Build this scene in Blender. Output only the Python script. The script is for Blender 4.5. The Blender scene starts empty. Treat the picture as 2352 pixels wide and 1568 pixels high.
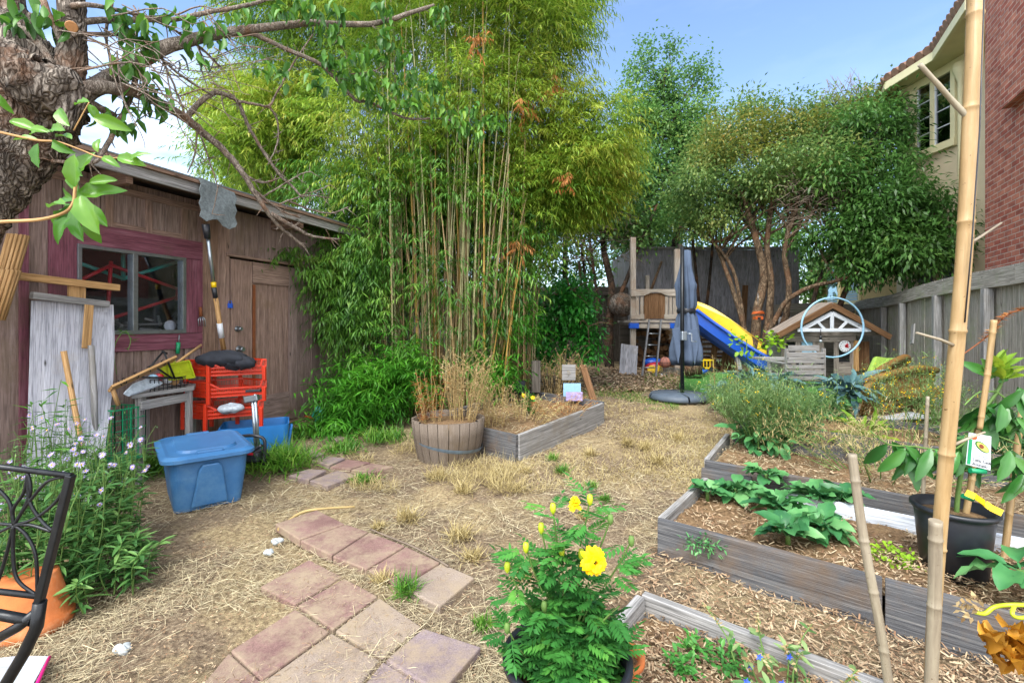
import bpy, math, random
import numpy as np
from mathutils import Vector as V
R = math.radians
random.seed(7); rng = np.random.default_rng(11)
F, CX, HY, H = 1060.0, 1176.0, 742.0, 1.35          # focal length, centre and horizon in photo units, eye height
sc = bpy.context.scene; col = sc.collection
# ------------------------------------------------------------ camera, sky, sun, exposure
cam = bpy.data.objects.new('camera', bpy.data.cameras.new('camera')); col.objects.link(cam); sc.camera = cam
cam.location = (0, 0, H); cam.rotation_euler = (R(90), 0, 0)
cam.data.sensor_width = 36; cam.data.lens = 36*F/2352; cam.data.shift_y = -42/2352
cam.data.clip_start = 0.05; cam.data.clip_end = 500
SUN_EL, SUN_ROT = 55, 208
w = bpy.data.worlds.new('World'); sc.world = w; w.use_nodes = True
nt = w.node_tree; bg = nt.nodes['Background']
sky = nt.nodes.new('ShaderNodeTexSky'); sky.sky_type = 'NISHITA'; sky.sun_disc = False
sky.sun_elevation = R(SUN_EL); sky.sun_rotation = R(SUN_ROT); sky.air_density = 1.0; sky.dust_density = .7; sky.ozone_density = 2.5
tc = nt.nodes.new('ShaderNodeTexCoord'); mp = nt.nodes.new('ShaderNodeMapping'); mp.inputs['Scale'].default_value = (1, 1, 3.2)
ns = nt.nodes.new('ShaderNodeTexNoise'); ns.inputs['Scale'].default_value = 1.7; ns.inputs['Detail'].default_value = 6; ns.inputs['Roughness'].default_value = .55
cr = nt.nodes.new('ShaderNodeValToRGB'); cr.color_ramp.elements[0].position = .47; cr.color_ramp.elements[1].position = .8
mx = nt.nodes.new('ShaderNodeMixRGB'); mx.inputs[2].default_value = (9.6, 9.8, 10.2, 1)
sx = nt.nodes.new('ShaderNodeSeparateXYZ'); mr = nt.nodes.new('ShaderNodeMapRange')
mr.inputs['From Min'].default_value = .25; mr.inputs['From Max'].default_value = -.45; mr.inputs['To Min'].default_value = .08; mr.inputs['To Max'].default_value = .85
mu = nt.nodes.new('ShaderNodeMath'); mu.operation = 'MULTIPLY'
nt.links.new(tc.outputs['Generated'], mp.inputs[0]); nt.links.new(mp.outputs[0], ns.inputs['Vector']); nt.links.new(ns.outputs['Fac'], cr.inputs[0])
nt.links.new(tc.outputs['Generated'], sx.inputs[0]); nt.links.new(sx.outputs['X'], mr.inputs['Value'])
mb = nt.nodes.new('ShaderNodeMapRange'); mb.inputs['From Min'].default_value = .12; mb.inputs['From Max'].default_value = -.35   # unseen cloud brightness added behind the camera as soft frontal fill
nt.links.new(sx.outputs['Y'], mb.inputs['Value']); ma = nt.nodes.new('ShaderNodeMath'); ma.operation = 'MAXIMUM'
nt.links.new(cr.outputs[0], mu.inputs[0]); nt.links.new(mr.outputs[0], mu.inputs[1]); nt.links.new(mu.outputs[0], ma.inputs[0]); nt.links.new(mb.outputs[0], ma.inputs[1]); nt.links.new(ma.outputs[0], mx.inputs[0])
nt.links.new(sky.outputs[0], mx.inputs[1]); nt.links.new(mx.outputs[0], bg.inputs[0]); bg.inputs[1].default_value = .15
sl = bpy.data.lights.new('sun', 'SUN'); sl.energy = 2.4; sl.angle = R(30); sl.color = (1, .97, .91)
so = bpy.data.objects.new('sun', sl); col.objects.link(so)
sd = V((math.sin(R(SUN_ROT))*math.cos(R(SUN_EL)), math.cos(R(SUN_ROT))*math.cos(R(SUN_EL)), math.sin(R(SUN_EL))))
so.rotation_euler = sd.to_track_quat('Z', 'Y').to_euler()
sc.view_settings.view_transform = 'Standard'; sc.view_settings.look = 'None'; sc.view_settings.exposure = 1.22; sc.view_settings.gamma = 1
sc.cycles.max_bounces = 6; sc.cycles.diffuse_bounces = 4; sc.cycles.transparent_max_bounces = 8; sc.cycles.caustics_reflective = False; sc.cycles.caustics_refractive = False

# ------------------------------------------------------------ placing helpers
def gz(x, y): return min(max((y-4)*.05, 0), .35)
def at(px, py, d): return V(((px-CX)/F*d, d, H-(py-HY)*d/F))
def G(px, py, h=0):
    d = 4
    for _ in range(30): d = (H-gz(0, d)-h)*F/(py-HY)*.6+d*.4
    return at(px, py, d)
def rn(a, b): return random.uniform(a, b)
def hx(s, k=1.0):
    c = [int(s[i:i+2], 16)/255 for i in (0, 2, 4)]
    return tuple((((x+.055)/1.055)**2.4 if x > .04045 else x/12.92)*k for x in c)+(1,)

# ------------------------------------------------------------ materials
def base(name):
    m = bpy.data.materials.new(name); m.use_nodes = True
    return m, m.node_tree, m.node_tree.nodes['Principled BSDF']
def ramp(nt, fac, cols, pos=None):
    r = nt.nodes.new('ShaderNodeValToRGB'); e = r.color_ramp.elements
    pos = pos or [i/(len(cols)-1) for i in range(len(cols))]
    e[0].position, e[0].color = pos[0], cols[0]; e[1].position, e[1].color = pos[-1], cols[-1]
    for p, c in list(zip(pos, cols))[1:-1]: x = e.new(p); x.color = c
    nt.links.new(fac, r.inputs[0]); return r.outputs[0]
def noise(nt, vec, scale, detail=5, rough=.6, dist=0):
    n = nt.nodes.new('ShaderNodeTexNoise'); n.inputs['Scale'].default_value = scale; n.inputs['Detail'].default_value = detail
    n.inputs['Roughness'].default_value = rough; n.inputs['Distortion'].default_value = dist
    nt.links.new(vec, n.inputs['Vector']); return n.outputs['Fac']
def coords(nt, which, scale=(1, 1, 1)):
    t = nt.nodes.new('ShaderNodeTexCoord'); m = nt.nodes.new('ShaderNodeMapping'); m.inputs['Scale'].default_value = scale
    nt.links.new(t.outputs[which], m.inputs[0]); return m.outputs[0]
def mixc(nt, fac, a, b, mode='MIX'):
    m = nt.nodes.new('ShaderNodeMixRGB'); m.blend_type = mode
    for i, v in ((0, fac), (1, a), (2, b)):
        if hasattr(v, 'node'): nt.links.new(v, m.inputs[i])
        else: m.inputs[i].default_value = v
    return m.outputs[0]
def bump(nt, b, h, s, d=.01):
    n = nt.nodes.new('ShaderNodeBump'); n.inputs['Strength'].default_value = s; n.inputs['Distance'].default_value = d
    nt.links.new(h, n.inputs['Height']); nt.links.new(n.outputs[0], b.inputs['Normal'])
def wood(name, c1, c2, c3, rough=.85, grain=60, stain=None, bstr=.6):
    """grain runs along u of the UV map, which is in metres"""
    m, nt, b = base(name)
    g = noise(nt, coords(nt, 'UV', (1.6, grain, 1)), 1, 6, .7, .4)
    g2 = noise(nt, coords(nt, 'UV', (6, grain*4, 1)), 1, 3, .6)
    c = ramp(nt, g, [c1, c2, c3], [.3, .52, .72])
    c = mixc(nt, .55, c, ramp(nt, g2, [(.25, .25, .25, 1), (1.2, 1.2, 1.2, 1)], [.32, .56]), 'MULTIPLY')
    st = noise(nt, coords(nt, 'Object', (1, 1, 1)), 2.2, 5, .65)
    if stain: c = mixc(nt, ramp(nt, st, [(0, 0, 0, 1), (1, 1, 1, 1)], [.53, .72]), c, stain)
    vo = nt.nodes.new('ShaderNodeTexVoronoi'); vo.inputs['Scale'].default_value = 1; nt.links.new(coords(nt, 'UV', (2.6, 9, 1)), vo.inputs['Vector'])
    c = mixc(nt, ramp(nt, vo.outputs['Distance'], [(1, 1, 1, 1), (0, 0, 0, 1)], [.03, .09]), c, (.03, .025, .02, 1))
    nt.links.new(c, b.inputs['Base Color']); b.inputs['Roughness'].default_value = rough; b.inputs['Specular IOR Level'].default_value = .25
    bump(nt, b, g2, bstr, .004); return m
def plain(name, c, rough=.5, metal=0, var=.25, scale=9, bs=.0, dirt=None, spec=.5):
    m, nt, b = base(name)
    n = noise(nt, coords(nt, 'Object'), scale, 6, .65)
    lo = tuple(x*(1-var) for x in c[:3])+(1,); hi = tuple(min(1, x*(1+var*.6)) for x in c[:3])+(1,)
    cc = ramp(nt, n, [lo, hi], [.3, .7])
    if dirt: cc = mixc(nt, ramp(nt, noise(nt, coords(nt, 'Object'), scale*.45, 8, .75), [(0, 0, 0, 1), (.8, .8, .8, 1)], [.52, .75]), cc, dirt)
    nt.links.new(cc, b.inputs['Base Color']); b.inputs['Roughness'].default_value = rough; b.inputs['Metallic'].default_value = metal; b.inputs['Specular IOR Level'].default_value = spec
    if bs: bump(nt, b, noise(nt, coords(nt, 'Object'), scale*6, 5, .7), bs, .006)
    return m
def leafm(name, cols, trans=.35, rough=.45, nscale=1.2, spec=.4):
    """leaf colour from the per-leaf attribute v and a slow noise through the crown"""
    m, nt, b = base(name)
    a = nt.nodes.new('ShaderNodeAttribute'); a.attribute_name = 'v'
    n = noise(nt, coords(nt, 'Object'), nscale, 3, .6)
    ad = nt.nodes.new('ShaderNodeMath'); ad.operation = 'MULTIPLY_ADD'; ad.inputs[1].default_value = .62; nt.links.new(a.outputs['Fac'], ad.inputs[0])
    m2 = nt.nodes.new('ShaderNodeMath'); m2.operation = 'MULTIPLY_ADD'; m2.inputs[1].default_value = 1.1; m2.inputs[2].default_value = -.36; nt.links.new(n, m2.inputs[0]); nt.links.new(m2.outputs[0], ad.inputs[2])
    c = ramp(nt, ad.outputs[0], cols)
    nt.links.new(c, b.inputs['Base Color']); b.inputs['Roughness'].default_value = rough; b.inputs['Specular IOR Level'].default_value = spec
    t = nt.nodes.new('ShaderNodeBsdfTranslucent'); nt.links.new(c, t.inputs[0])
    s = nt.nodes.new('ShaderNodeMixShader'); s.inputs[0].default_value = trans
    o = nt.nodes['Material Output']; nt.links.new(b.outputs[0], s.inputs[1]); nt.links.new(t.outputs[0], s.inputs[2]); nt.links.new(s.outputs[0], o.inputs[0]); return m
def attrm(name, cols, rough=.9):
    m, nt, b = base(name)
    a = nt.nodes.new('ShaderNodeAttribute'); a.attribute_name = 'v'
    nt.links.new(ramp(nt, a.outputs['Fac'], cols), b.inputs['Base Color']); b.inputs['Roughness'].default_value = rough; b.inputs['Specular IOR Level'].default_value = .2; return m
def barkm(name, c1, c2, c3, scale=14, bs=1.0, d=.03):
    m, nt, b = base(name)
    v = coords(nt, 'Object', (1, 1, .35)); n = noise(nt, v, scale, 8, .7, 1.2)
    vo = nt.nodes.new('ShaderNodeTexVoronoi'); vo.feature = 'DISTANCE_TO_EDGE'; vo.inputs['Scale'].default_value = scale*1.7
    mm = nt.nodes.new('ShaderNodeVectorMath'); mm.operation = 'ADD'; nv = nt.nodes.new('ShaderNodeTexNoise'); nv.inputs['Scale'].default_value = scale*.6; nt.links.new(v, nv.inputs['Vector'])
    s2 = nt.nodes.new('ShaderNodeVectorMath'); s2.operation = 'SCALE'; s2.inputs['Scale'].default_value = .25; nt.links.new(nv.outputs['Color'], s2.inputs[0])
    nt.links.new(v, mm.inputs[0]); nt.links.new(s2.outputs[0], mm.inputs[1]); nt.links.new(mm.outputs[0], vo.inputs['Vector'])
    c = ramp(nt, n, [c1, c2, c3], [.3, .5, .7])
    c = mixc(nt, 1, c, ramp(nt, vo.outputs['Distance'], [(.25, .22, .2, 1), (1, 1, 1, 1)], [0, .16]), 'MULTIPLY')
    nt.links.new(c, b.inputs['Base Color']); b.inputs['Roughness'].default_value = .9; b.inputs['Specular IOR Level'].default_value = .2
    c2_ = noise(nt, coords(nt, 'Object'), scale*.25, 4, .6); nt.links.new(mixc(nt, ramp(nt, c2_, [(0, 0, 0, 1), (.6, .6, .6, 1)], [.5, .66]), c, hx('7d5a42')), b.inputs['Base Color'])
    h = mixc(nt, .5, n, ramp(nt, vo.outputs['Distance'], [(0, 0, 0, 1), (1, 1, 1, 1)], [0, .3])); bump(nt, b, h, bs, d); return m

MT = {}
MT['shed'] = wood('shed_paint', hx('6b5851'), hx('8b7368'), hx('a28d80'), .8, 26, hx('7a6452'))
MT['shed_mauve'] = wood('shed_mauve_paint', hx('675853'), hx('88756e'), hx('9e8e88'), .8, 26, hx('776758'))
MT['maroon'] = wood('maroon_trim', hx('55303a'), hx('764654'), hx('8f6672'), .7, 30, hx('6a4c4a'))
MT['oldpost'] = wood('flaking_post', hx('4a3a32'), hx('82695a'), hx('a38b78'), .9, 30, hx('6a5444'))
MT['grey'] = wood('weathered_grey_wood', hx('5a5a5a'), hx('8f8e8d'), hx('b0afb0'), .9, 55, hx('807a72'))
MT['bedwood'] = wood('bed_timber', hx('2f3033'), hx('5c5d60'), hx('888683'), .9, 75, hx('6b5a4a'), 1)
MT['pale_panel'] = wood('pale_panel_wood', hx('8c8e98'), hx('adafb9'), hx('c2c3ca'), .85, 40, hx('a9a4a2'), .3)
MT['tan'] = wood('tan_wood', hx('8a6a42'), hx('b28c5e'), hx('c9a67a'), .7, 50)
MT['fence'] = wood('fence_wood', hx('6a675e'), hx('9c978e'), hx('bcb8b0'), .9, 40, hx('888e72'))
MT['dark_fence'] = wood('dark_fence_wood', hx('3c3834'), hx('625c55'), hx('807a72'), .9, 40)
MT['play'] = wood('play_wood', hx('75695e'), hx('9c948a'), hx('bcb6ae'), .9, 40, hx('8e7d6e'))
MT['playd'] = wood('play_dark_wood', hx('49331f'), hx('6e5138'), hx('8d7056'), .9, 40)
MT['house_wood'] = wood('playhouse_wood', hx('5e564e'), hx('88807a'), hx('a69f98'), .9, 40)
MT['white_wood'] = wood('white_paint_wood', hx('b4bcc8'), hx('cfd6e0'), hx('e2e6ec'), .7, 40)
MT['barrel'] = wood('barrel_oak', hx('46403a'), hx('75695e'), hx('9c9184'), .85, 45, hx('60523f'))
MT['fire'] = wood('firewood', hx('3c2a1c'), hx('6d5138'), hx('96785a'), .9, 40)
MT['tar'] = wood('tar_paper', hx('68696e'), hx('8c8d94'), hx('a6a5aa'), .9, 14, hx('7c7874'))
def bamboo_mat(name, c1, c2, c3):
    m, nt, b = base(name); n = noise(nt, coords(nt, 'UV', (2.5, 20, 1)), 1, 6, .7); n2 = noise(nt, coords(nt, 'UV', (60, 60, 1)), 1, 3, .6)
    c = mixc(nt, ramp(nt, n2, [(0, 0, 0, 1), (1, 1, 1, 1)], [.66, .74]), ramp(nt, n, [c1, c2, c3], [.3, .5, .7]), hx('4a3218'))
    nt.links.new(c, b.inputs['Base Color']); b.inputs['Roughness'].default_value = .5; return m
MT['pole'] = bamboo_mat('bamboo_pole', hx('7a6440'), hx('9c8056'), hx('ae966e'))
MT['greypole'] = bamboo_mat('grey_bamboo', hx('6a6052'), hx('887e6c'), hx('a09883'))
MT['culm_b'] = bamboo_mat('bamboo_culm_brown', hx('55462c'), hx('86714a'), hx('a08a62'))
MT['culm'] = bamboo_mat('bamboo_culm', hx('4a5230'), hx('86845a'), hx('a89c7c'))
MT['culm_y'] = bamboo_mat('bamboo_culm_golden', hx('6a5024'), hx('94742e'), hx('a98a4a'))
MT['red'] = plain('red_plastic', hx('c8300f'), .45, 0, .2, 5, 0, hx('b03418'))
MT['tote'] = plain('blue_tote_plastic', hx('34689a'), .5, 0, .18, 4, .02, hx('5f8aac'))
MT['tote2'] = plain('bright_blue_plastic', hx('2a78c0'), .4, 0, .1)
MT['slatep'] = plain('slate_plastic', hx('4c5866'), .6, 0, .2, 10, .05, hx('6a7078'))
MT['slate'] = plain('slate_fabric', hx('56647a'), .9, 0, .15, 8, .1, None, .1)
MT['blackm'] = plain('black_metal', hx('1d2024'), .35, .4, .3, 25, .1, hx('34383c'))
MT['dark'] = plain('black_plastic', hx('22252c'), .42, 0, .3, 12, .05, hx('3a4048'))
MT['black'] = plain('interior_shade_black', (.012, .013, .015, 1), .9)  # near-black colour painted in place of the shade inside shed and playhouse
MT['fabric_dark'] = plain('dark_cloth', hx('22262f'), .9, 0, .4, 20, .3)
MT['steel'] = plain('galvanised_steel', hx('8a9298'), .35, .8, .2, 12, .05, hx('6d6a66'))
MT['silver'] = plain('aluminium', hx('a8b2bc'), .3, .8, .1)
MT['hoop'] = plain('barrel_hoop_steel', hx('76899a'), .5, .5, .3, 12, .1, hx('6b5a4c'))
MT['terra'] = plain('terracotta', hx('b0622f'), .85, 0, .25, 12, .25, hx('b8906c'))
MT['blue'] = plain('blue_plastic', hx('1450b8'), .35, 0, .12)
MT['yellow'] = plain('yellow_plastic', hx('e2bc08'), .35, 0, .1)
MT['lime'] = plain('lime_plastic', hx('a8b824'), .45, 0, .2)
MT['green'] = plain('green_plastic', hx('148a5c'), .45, 0, .2)
MT['teal'] = plain('teal_paint', hx('2aa79a'), .35, 0, .15)
MT['redpaint'] = plain('red_paint', hx('b0222e'), .35, 0, .2)
MT['orange'] = plain('orange_plastic', hx('b0521f'), .5, 0, .15)
MT['white'] = plain('white_plastic', hx('cfd4dc'), .5, 0, .1)
MT['paleblue'] = plain('pale_blue_plastic', hx('8ab4cf'), .4, 0, .12, 30)
MT['clear'] = plain('crumpled_clear_plastic', hx('a9b4bf'), .2, 0, .3, 20, .3)
MT['pink'] = plain('pink_zip', hx('c81878'), .4)
MT['cream'] = plain('cream_paint', hx('d8cda4'), .7, 0, .08, 4, .03)
MT['creamtrim'] = plain('cream_trim_paint', hx('d5cda4'), .6, 0, .08, 4)
MT['stucco'] = plain('stucco', hx('cfc0a2'), .9, 0, .08, 3, .35)
MT['annex'] = plain('yellow_stucco', hx('c0a874'), .9, 0, .1, 3, .3)
MT['tile'] = plain('clay_roof_tile', hx('8a6a58'), .8, 0, .35, 8, .2)
MT['shingle'] = plain('asphalt_shingle', hx('6e777b'), .95, 0, .45, 40, .8)
MT['roofshingle'] = wood('cedar_shingles', hx('655c54'), hx('877c72'), hx('9e948a'), .9, 20)
MT['wicker'] = plain('wicker', hx('86602f'), .6, 0, .35, 30, .3)
MT['cushion'] = plain('green_cushion_cloth', hx('93b548'), .9, 0, .1)
MT['turf'] = plain('artificial_turf', hx('3f7a2a'), .9, 0, .35, 40, .5)
MT['rust'] = plain('rusty_brown', hx('7a4422'), .8, 0, .3, 20, .2)
MT['cut'] = plain('fresh_cut_wood', hx('94683c'), .8, 0, .3, 25, .3)
MT['stone'] = plain('pale_stone', hx('a8b0b4'), .8, 0, .2, 20, .3)
MT['bark'] = barkm('gnarled_bark', hx('3d3733'), hx('7d746b'), hx('b3a99c'), 17, 1.0, .04)
MT['branch'] = barkm('branch_bark', hx('544a42'), hx('80766c'), hx('a0978c'), 30, .6, .006)
MT['trunk'] = barkm('trunk_bark', hx('3a2f26'), hx('6b5a48'), hx('92806a'), 12, .7, .02)
MT['darktrunk'] = barkm('dark_trunk_bark', hx('241f1b'), hx('443a32'), hx('5e5248'), 12, .7, .02)
MT['bamboo_leaf'] = leafm('bamboo_leaves', [hx('2c5018'), hx('466e20'), hx('688e2c'), hx('88a636'), hx('a8b648'), hx('b09a54')], .45, .5, .55)
MT['bamboo_yel'] = leafm('bamboo_leaves_yellow', [hx('3c6018'), hx('64882a'), hx('8ca634'), hx('aeb448'), hx('b49a54')], .45, .5, .8)
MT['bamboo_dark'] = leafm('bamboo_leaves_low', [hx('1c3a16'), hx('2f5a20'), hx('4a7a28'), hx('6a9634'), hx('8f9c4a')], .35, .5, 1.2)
MT['bamboo_base'] = leafm('bamboo_shoots', [hx('235018'), hx('3b7a20'), hx('559a2a'), hx('7cb43c')], .4, .5, 2)
MT['privet'] = leafm('privet_leaves', [hx('34502e'), hx('4f703c'), hx('70904c'), hx('96a45a'), hx('b4ae68')], .42, .45, .7)
MT['tall'] = leafm('tall_tree_leaves', [hx('34563a'), hx('4e7842'), hx('6c964c'), hx('94a852')], .42, .45, .8)
MT['laurel'] = leafm('laurel_leaves', [hx('2c4c26'), hx('426a32'), hx('5e8c42'), hx('86a858')], .4, .35, 1)
MT['yellowish'] = leafm('yellowing_leaves', [hx('3f4f20'), hx('6f7a2e'), hx('98964a'), hx('ab8a4e')], .35, .5, 1.5)
MT['lemon'] = leafm('lemon_leaves', [hx('1f5020'), hx('2f7a2a'), hx('459a38'), hx('74b84e')], .3, .32, 2)
MT['pear'] = leafm('pear_leaves', [hx('28481c'), hx('3f6c2a'), hx('5a8a2e'), hx('86a83a')], .3, .4, 2.5, .3)
MT['peary'] = leafm('young_pear_leaves', [hx('2f6420'), hx('4f8428'), hx('78a434')], .35, .3, 6, .5)
MT['aster_leaf'] = leafm('aster_leaves', [hx('2a4c24'), hx('42703a'), hx('62904c'), hx('86a860')], .35, .5, 3)
MT['mari_leaf'] = leafm('marigold_leaves', [hx('26542a'), hx('387434'), hx('4e9240'), hx('74ac4a')], .3, .4, 4)
MT['kale'] = leafm('kale_leaves', [hx('2a4448'), hx('3e6064'), hx('5c8084'), hx('7f9ea0')], .15, .5, 3)
MT['collard'] = leafm('collard_leaves', [hx('2c5a3c'), hx('3e7a48'), hx('5c985a'), hx('82b074')], .25, .4, 4)
MT['fluffy'] = leafm('feathery_brassica', [hx('3c5c30'), hx('5c8048'), hx('84a066'), hx('aab880')], .3, .6, 3)
MT['avocado'] = leafm('avocado_leaves', [hx('1c4420'), hx('2c6028'), hx('427c34'), hx('689644')], .25, .35, 3, .5)
MT['avotip'] = leafm('young_avocado_leaves', [hx('5e8a2a'), hx('86a834'), hx('a8b83c')], .4, .35, 4)
MT['grassg'] = leafm('green_grass', [hx('2c5a1c'), hx('467c24'), hx('6a9a34'), hx('8ca048')], .35, .5, 3)
MT['limeg'] = leafm('lime_groundcover', [hx('6c9a1c'), hx('8cb828'), hx('a8cc3c')], .4, .5, 3)
MT['dryg'] = leafm('dry_grass', [hx('84744c'), hx('a89868'), hx('c6b684'), hx('d6caa0')], .3, .7, 1.5, .2)
MT['drybrown'] = leafm('dead_stalks', [hx('6a3a1c'), hx('9a5a2c'), hx('b07a48'), hx('b89868')], .25, .7, 2, .2)
MT['seed'] = leafm('dry_seed_heads', [hx('7a6040'), hx('a08a62'), hx('bca880'), hx('cdbd98')], .3, .8, 3, .1)
MT['straw'] = attrm('straw_litter', [hx('6e6252'), hx('94866a'), hx('b0a484'), hx('c8be9e'), hx('988a72')])
MT['chips'] = attrm('chip_litter', [hx('574839'), hx('856b52'), hx('a08a6e'), hx('bcab8e'), hx('846048')])
MT['lav'] = attrm('lavender_petals', [hx('8a78b8'), hx('a698cc'), hx('c0b6dc')], .7)
MT['yel'] = attrm('yellow_petals', [hx('e0a400'), hx('f0cc04'), hx('f6dc20')], .6)
MT['bluef'] = attrm('blue_petals', [hx('2a48b8'), hx('4a68d8')], .6)
MT['twig'] = plain('dead_twigs', hx('77695c'), .9)
MT['gtwig'] = plain('green_stems', hx('5b7a38'), .7)
MT['drytwig'] = plain('straw_stems', hx('b09866'), .85)
def glass(name, tint, f=.35):
    m, nt, b = base(name); t = nt.nodes.new('ShaderNodeBsdfTransparent'); t.inputs[0].default_value = tint
    g = nt.nodes.new('ShaderNodeBsdfGlossy'); g.inputs['Roughness'].default_value = .03; g.inputs[0].default_value = (.8, .85, .9, 1)
    fr = nt.nodes.new('ShaderNodeFresnel'); fr.inputs[0].default_value = 1.5; s = nt.nodes.new('ShaderNodeMixShader')
    a = nt.nodes.new('ShaderNodeMath'); a.operation = 'ADD'; a.inputs[1].default_value = f; nt.links.new(fr.outputs[0], a.inputs[0])
    nt.links.new(a.outputs[0], s.inputs[0]); nt.links.new(t.outputs[0], s.inputs[1]); nt.links.new(g.outputs[0], s.inputs[2]); nt.links.new(s.outputs[0], nt.nodes['Material Output'].inputs[0]); return m
MT['glass'] = glass('window_glass', (.95, .97, 1, 1), .0); MT['houseglass'] = glass('house_window_glass', (.25, .32, .4, 1), .22)
def brickm():
    m, nt, b = base('brick_wall'); t = nt.nodes.new('ShaderNodeTexBrick'); nt.links.new(coords(nt, 'UV'), t.inputs['Vector'])
    for k, v in (('Scale', 1), ('Brick Width', .21), ('Row Height', .073), ('Mortar Size', .006), ('Bias', .0)): t.inputs[k].default_value = v
    t.inputs['Color1'].default_value = hx('9c5240'); t.inputs['Color2'].default_value = hx('b87860'); t.inputs['Mortar'].default_value = hx('b8a898')
    n = noise(nt, coords(nt, 'UV', (5, 14, 1)), 1, 4, .6)
    c = mixc(nt, .75, t.outputs['Color'], ramp(nt, n, [(.4, .36, .42, 1), (1.2, 1.1, 1.1, 1)], [.3, .7]), 'MULTIPLY')
    nt.links.new(c, b.inputs['Base Color']); b.inputs['Roughness'].default_value = .9
    inv = nt.nodes.new('ShaderNodeInvert'); nt.links.new(t.outputs['Fac'], inv.inputs[1]); bump(nt, b, inv.outputs[0], .6, .01); return m
MT['brick'] = brickm()
def paverm(name, c1, c2):
    m, nt, b = base(name); n = noise(nt, coords(nt, 'Object'), 5, 6, .7); f = noise(nt, coords(nt, 'Object'), 160, 3, .7)
    c = mixc(nt, .7, ramp(nt, n, [c1, c2], [.35, .65]), ramp(nt, f, [(.45, .45, .45, 1), (1.25, 1.25, 1.25, 1)], [.3, .7]), 'MULTIPLY')
    c = mixc(nt, ramp(nt, noise(nt, coords(nt, 'Object'), 3, 8, .8), [(0, 0, 0, 1), (.9, .9, .9, 1)], [.44, .6]), c, hx('93836e'))
    nt.links.new(c, b.inputs['Base Color']); b.inputs['Roughness'].default_value = .95; bump(nt, b, f, .5, .004); return m
MT['pav_r'] = paverm('red_paver', hx('705450'), hx('8a6c66')); MT['pav_g'] = paverm('tan_paver', hx('85766a'), hx('9a8c80')); MT['pav_p'] = paverm('purple_paver', hx('736468'), hx('8a7c7e'))
def groundm():
    m, nt, b = base('garden_soil'); v = coords(nt, 'Object')
    n = noise(nt, v, 1.1, 8, .65); f = noise(nt, v, 45, 6, .75); 
    c = ramp(nt, f, [hx('42382e'), hx('7a6a58'), hx('a2937a')], [.3, .5, .68])
    c2 = ramp(nt, f, [hx('5c4e3e'), hx('978668'), hx('bcac86')], [.3, .5, .7])
    c = mixc(nt, ramp(nt, n, [(0, 0, 0, 1), (1, 1, 1, 1)], [.47, .56]), c, c2)
    nt.links.new(c, b.inputs['Base Color']); b.inputs['Roughness'].default_value = 1; b.inputs['Specular IOR Level'].default_value = .1; bump(nt, b, f, .9, .02); return m
MT['ground'] = groundm()
MT['soil'] = plain('chip_covered_soil', hx('80684e'), 1, 0, .6, 45, .9, hx('a08a68'), .1)

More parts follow.
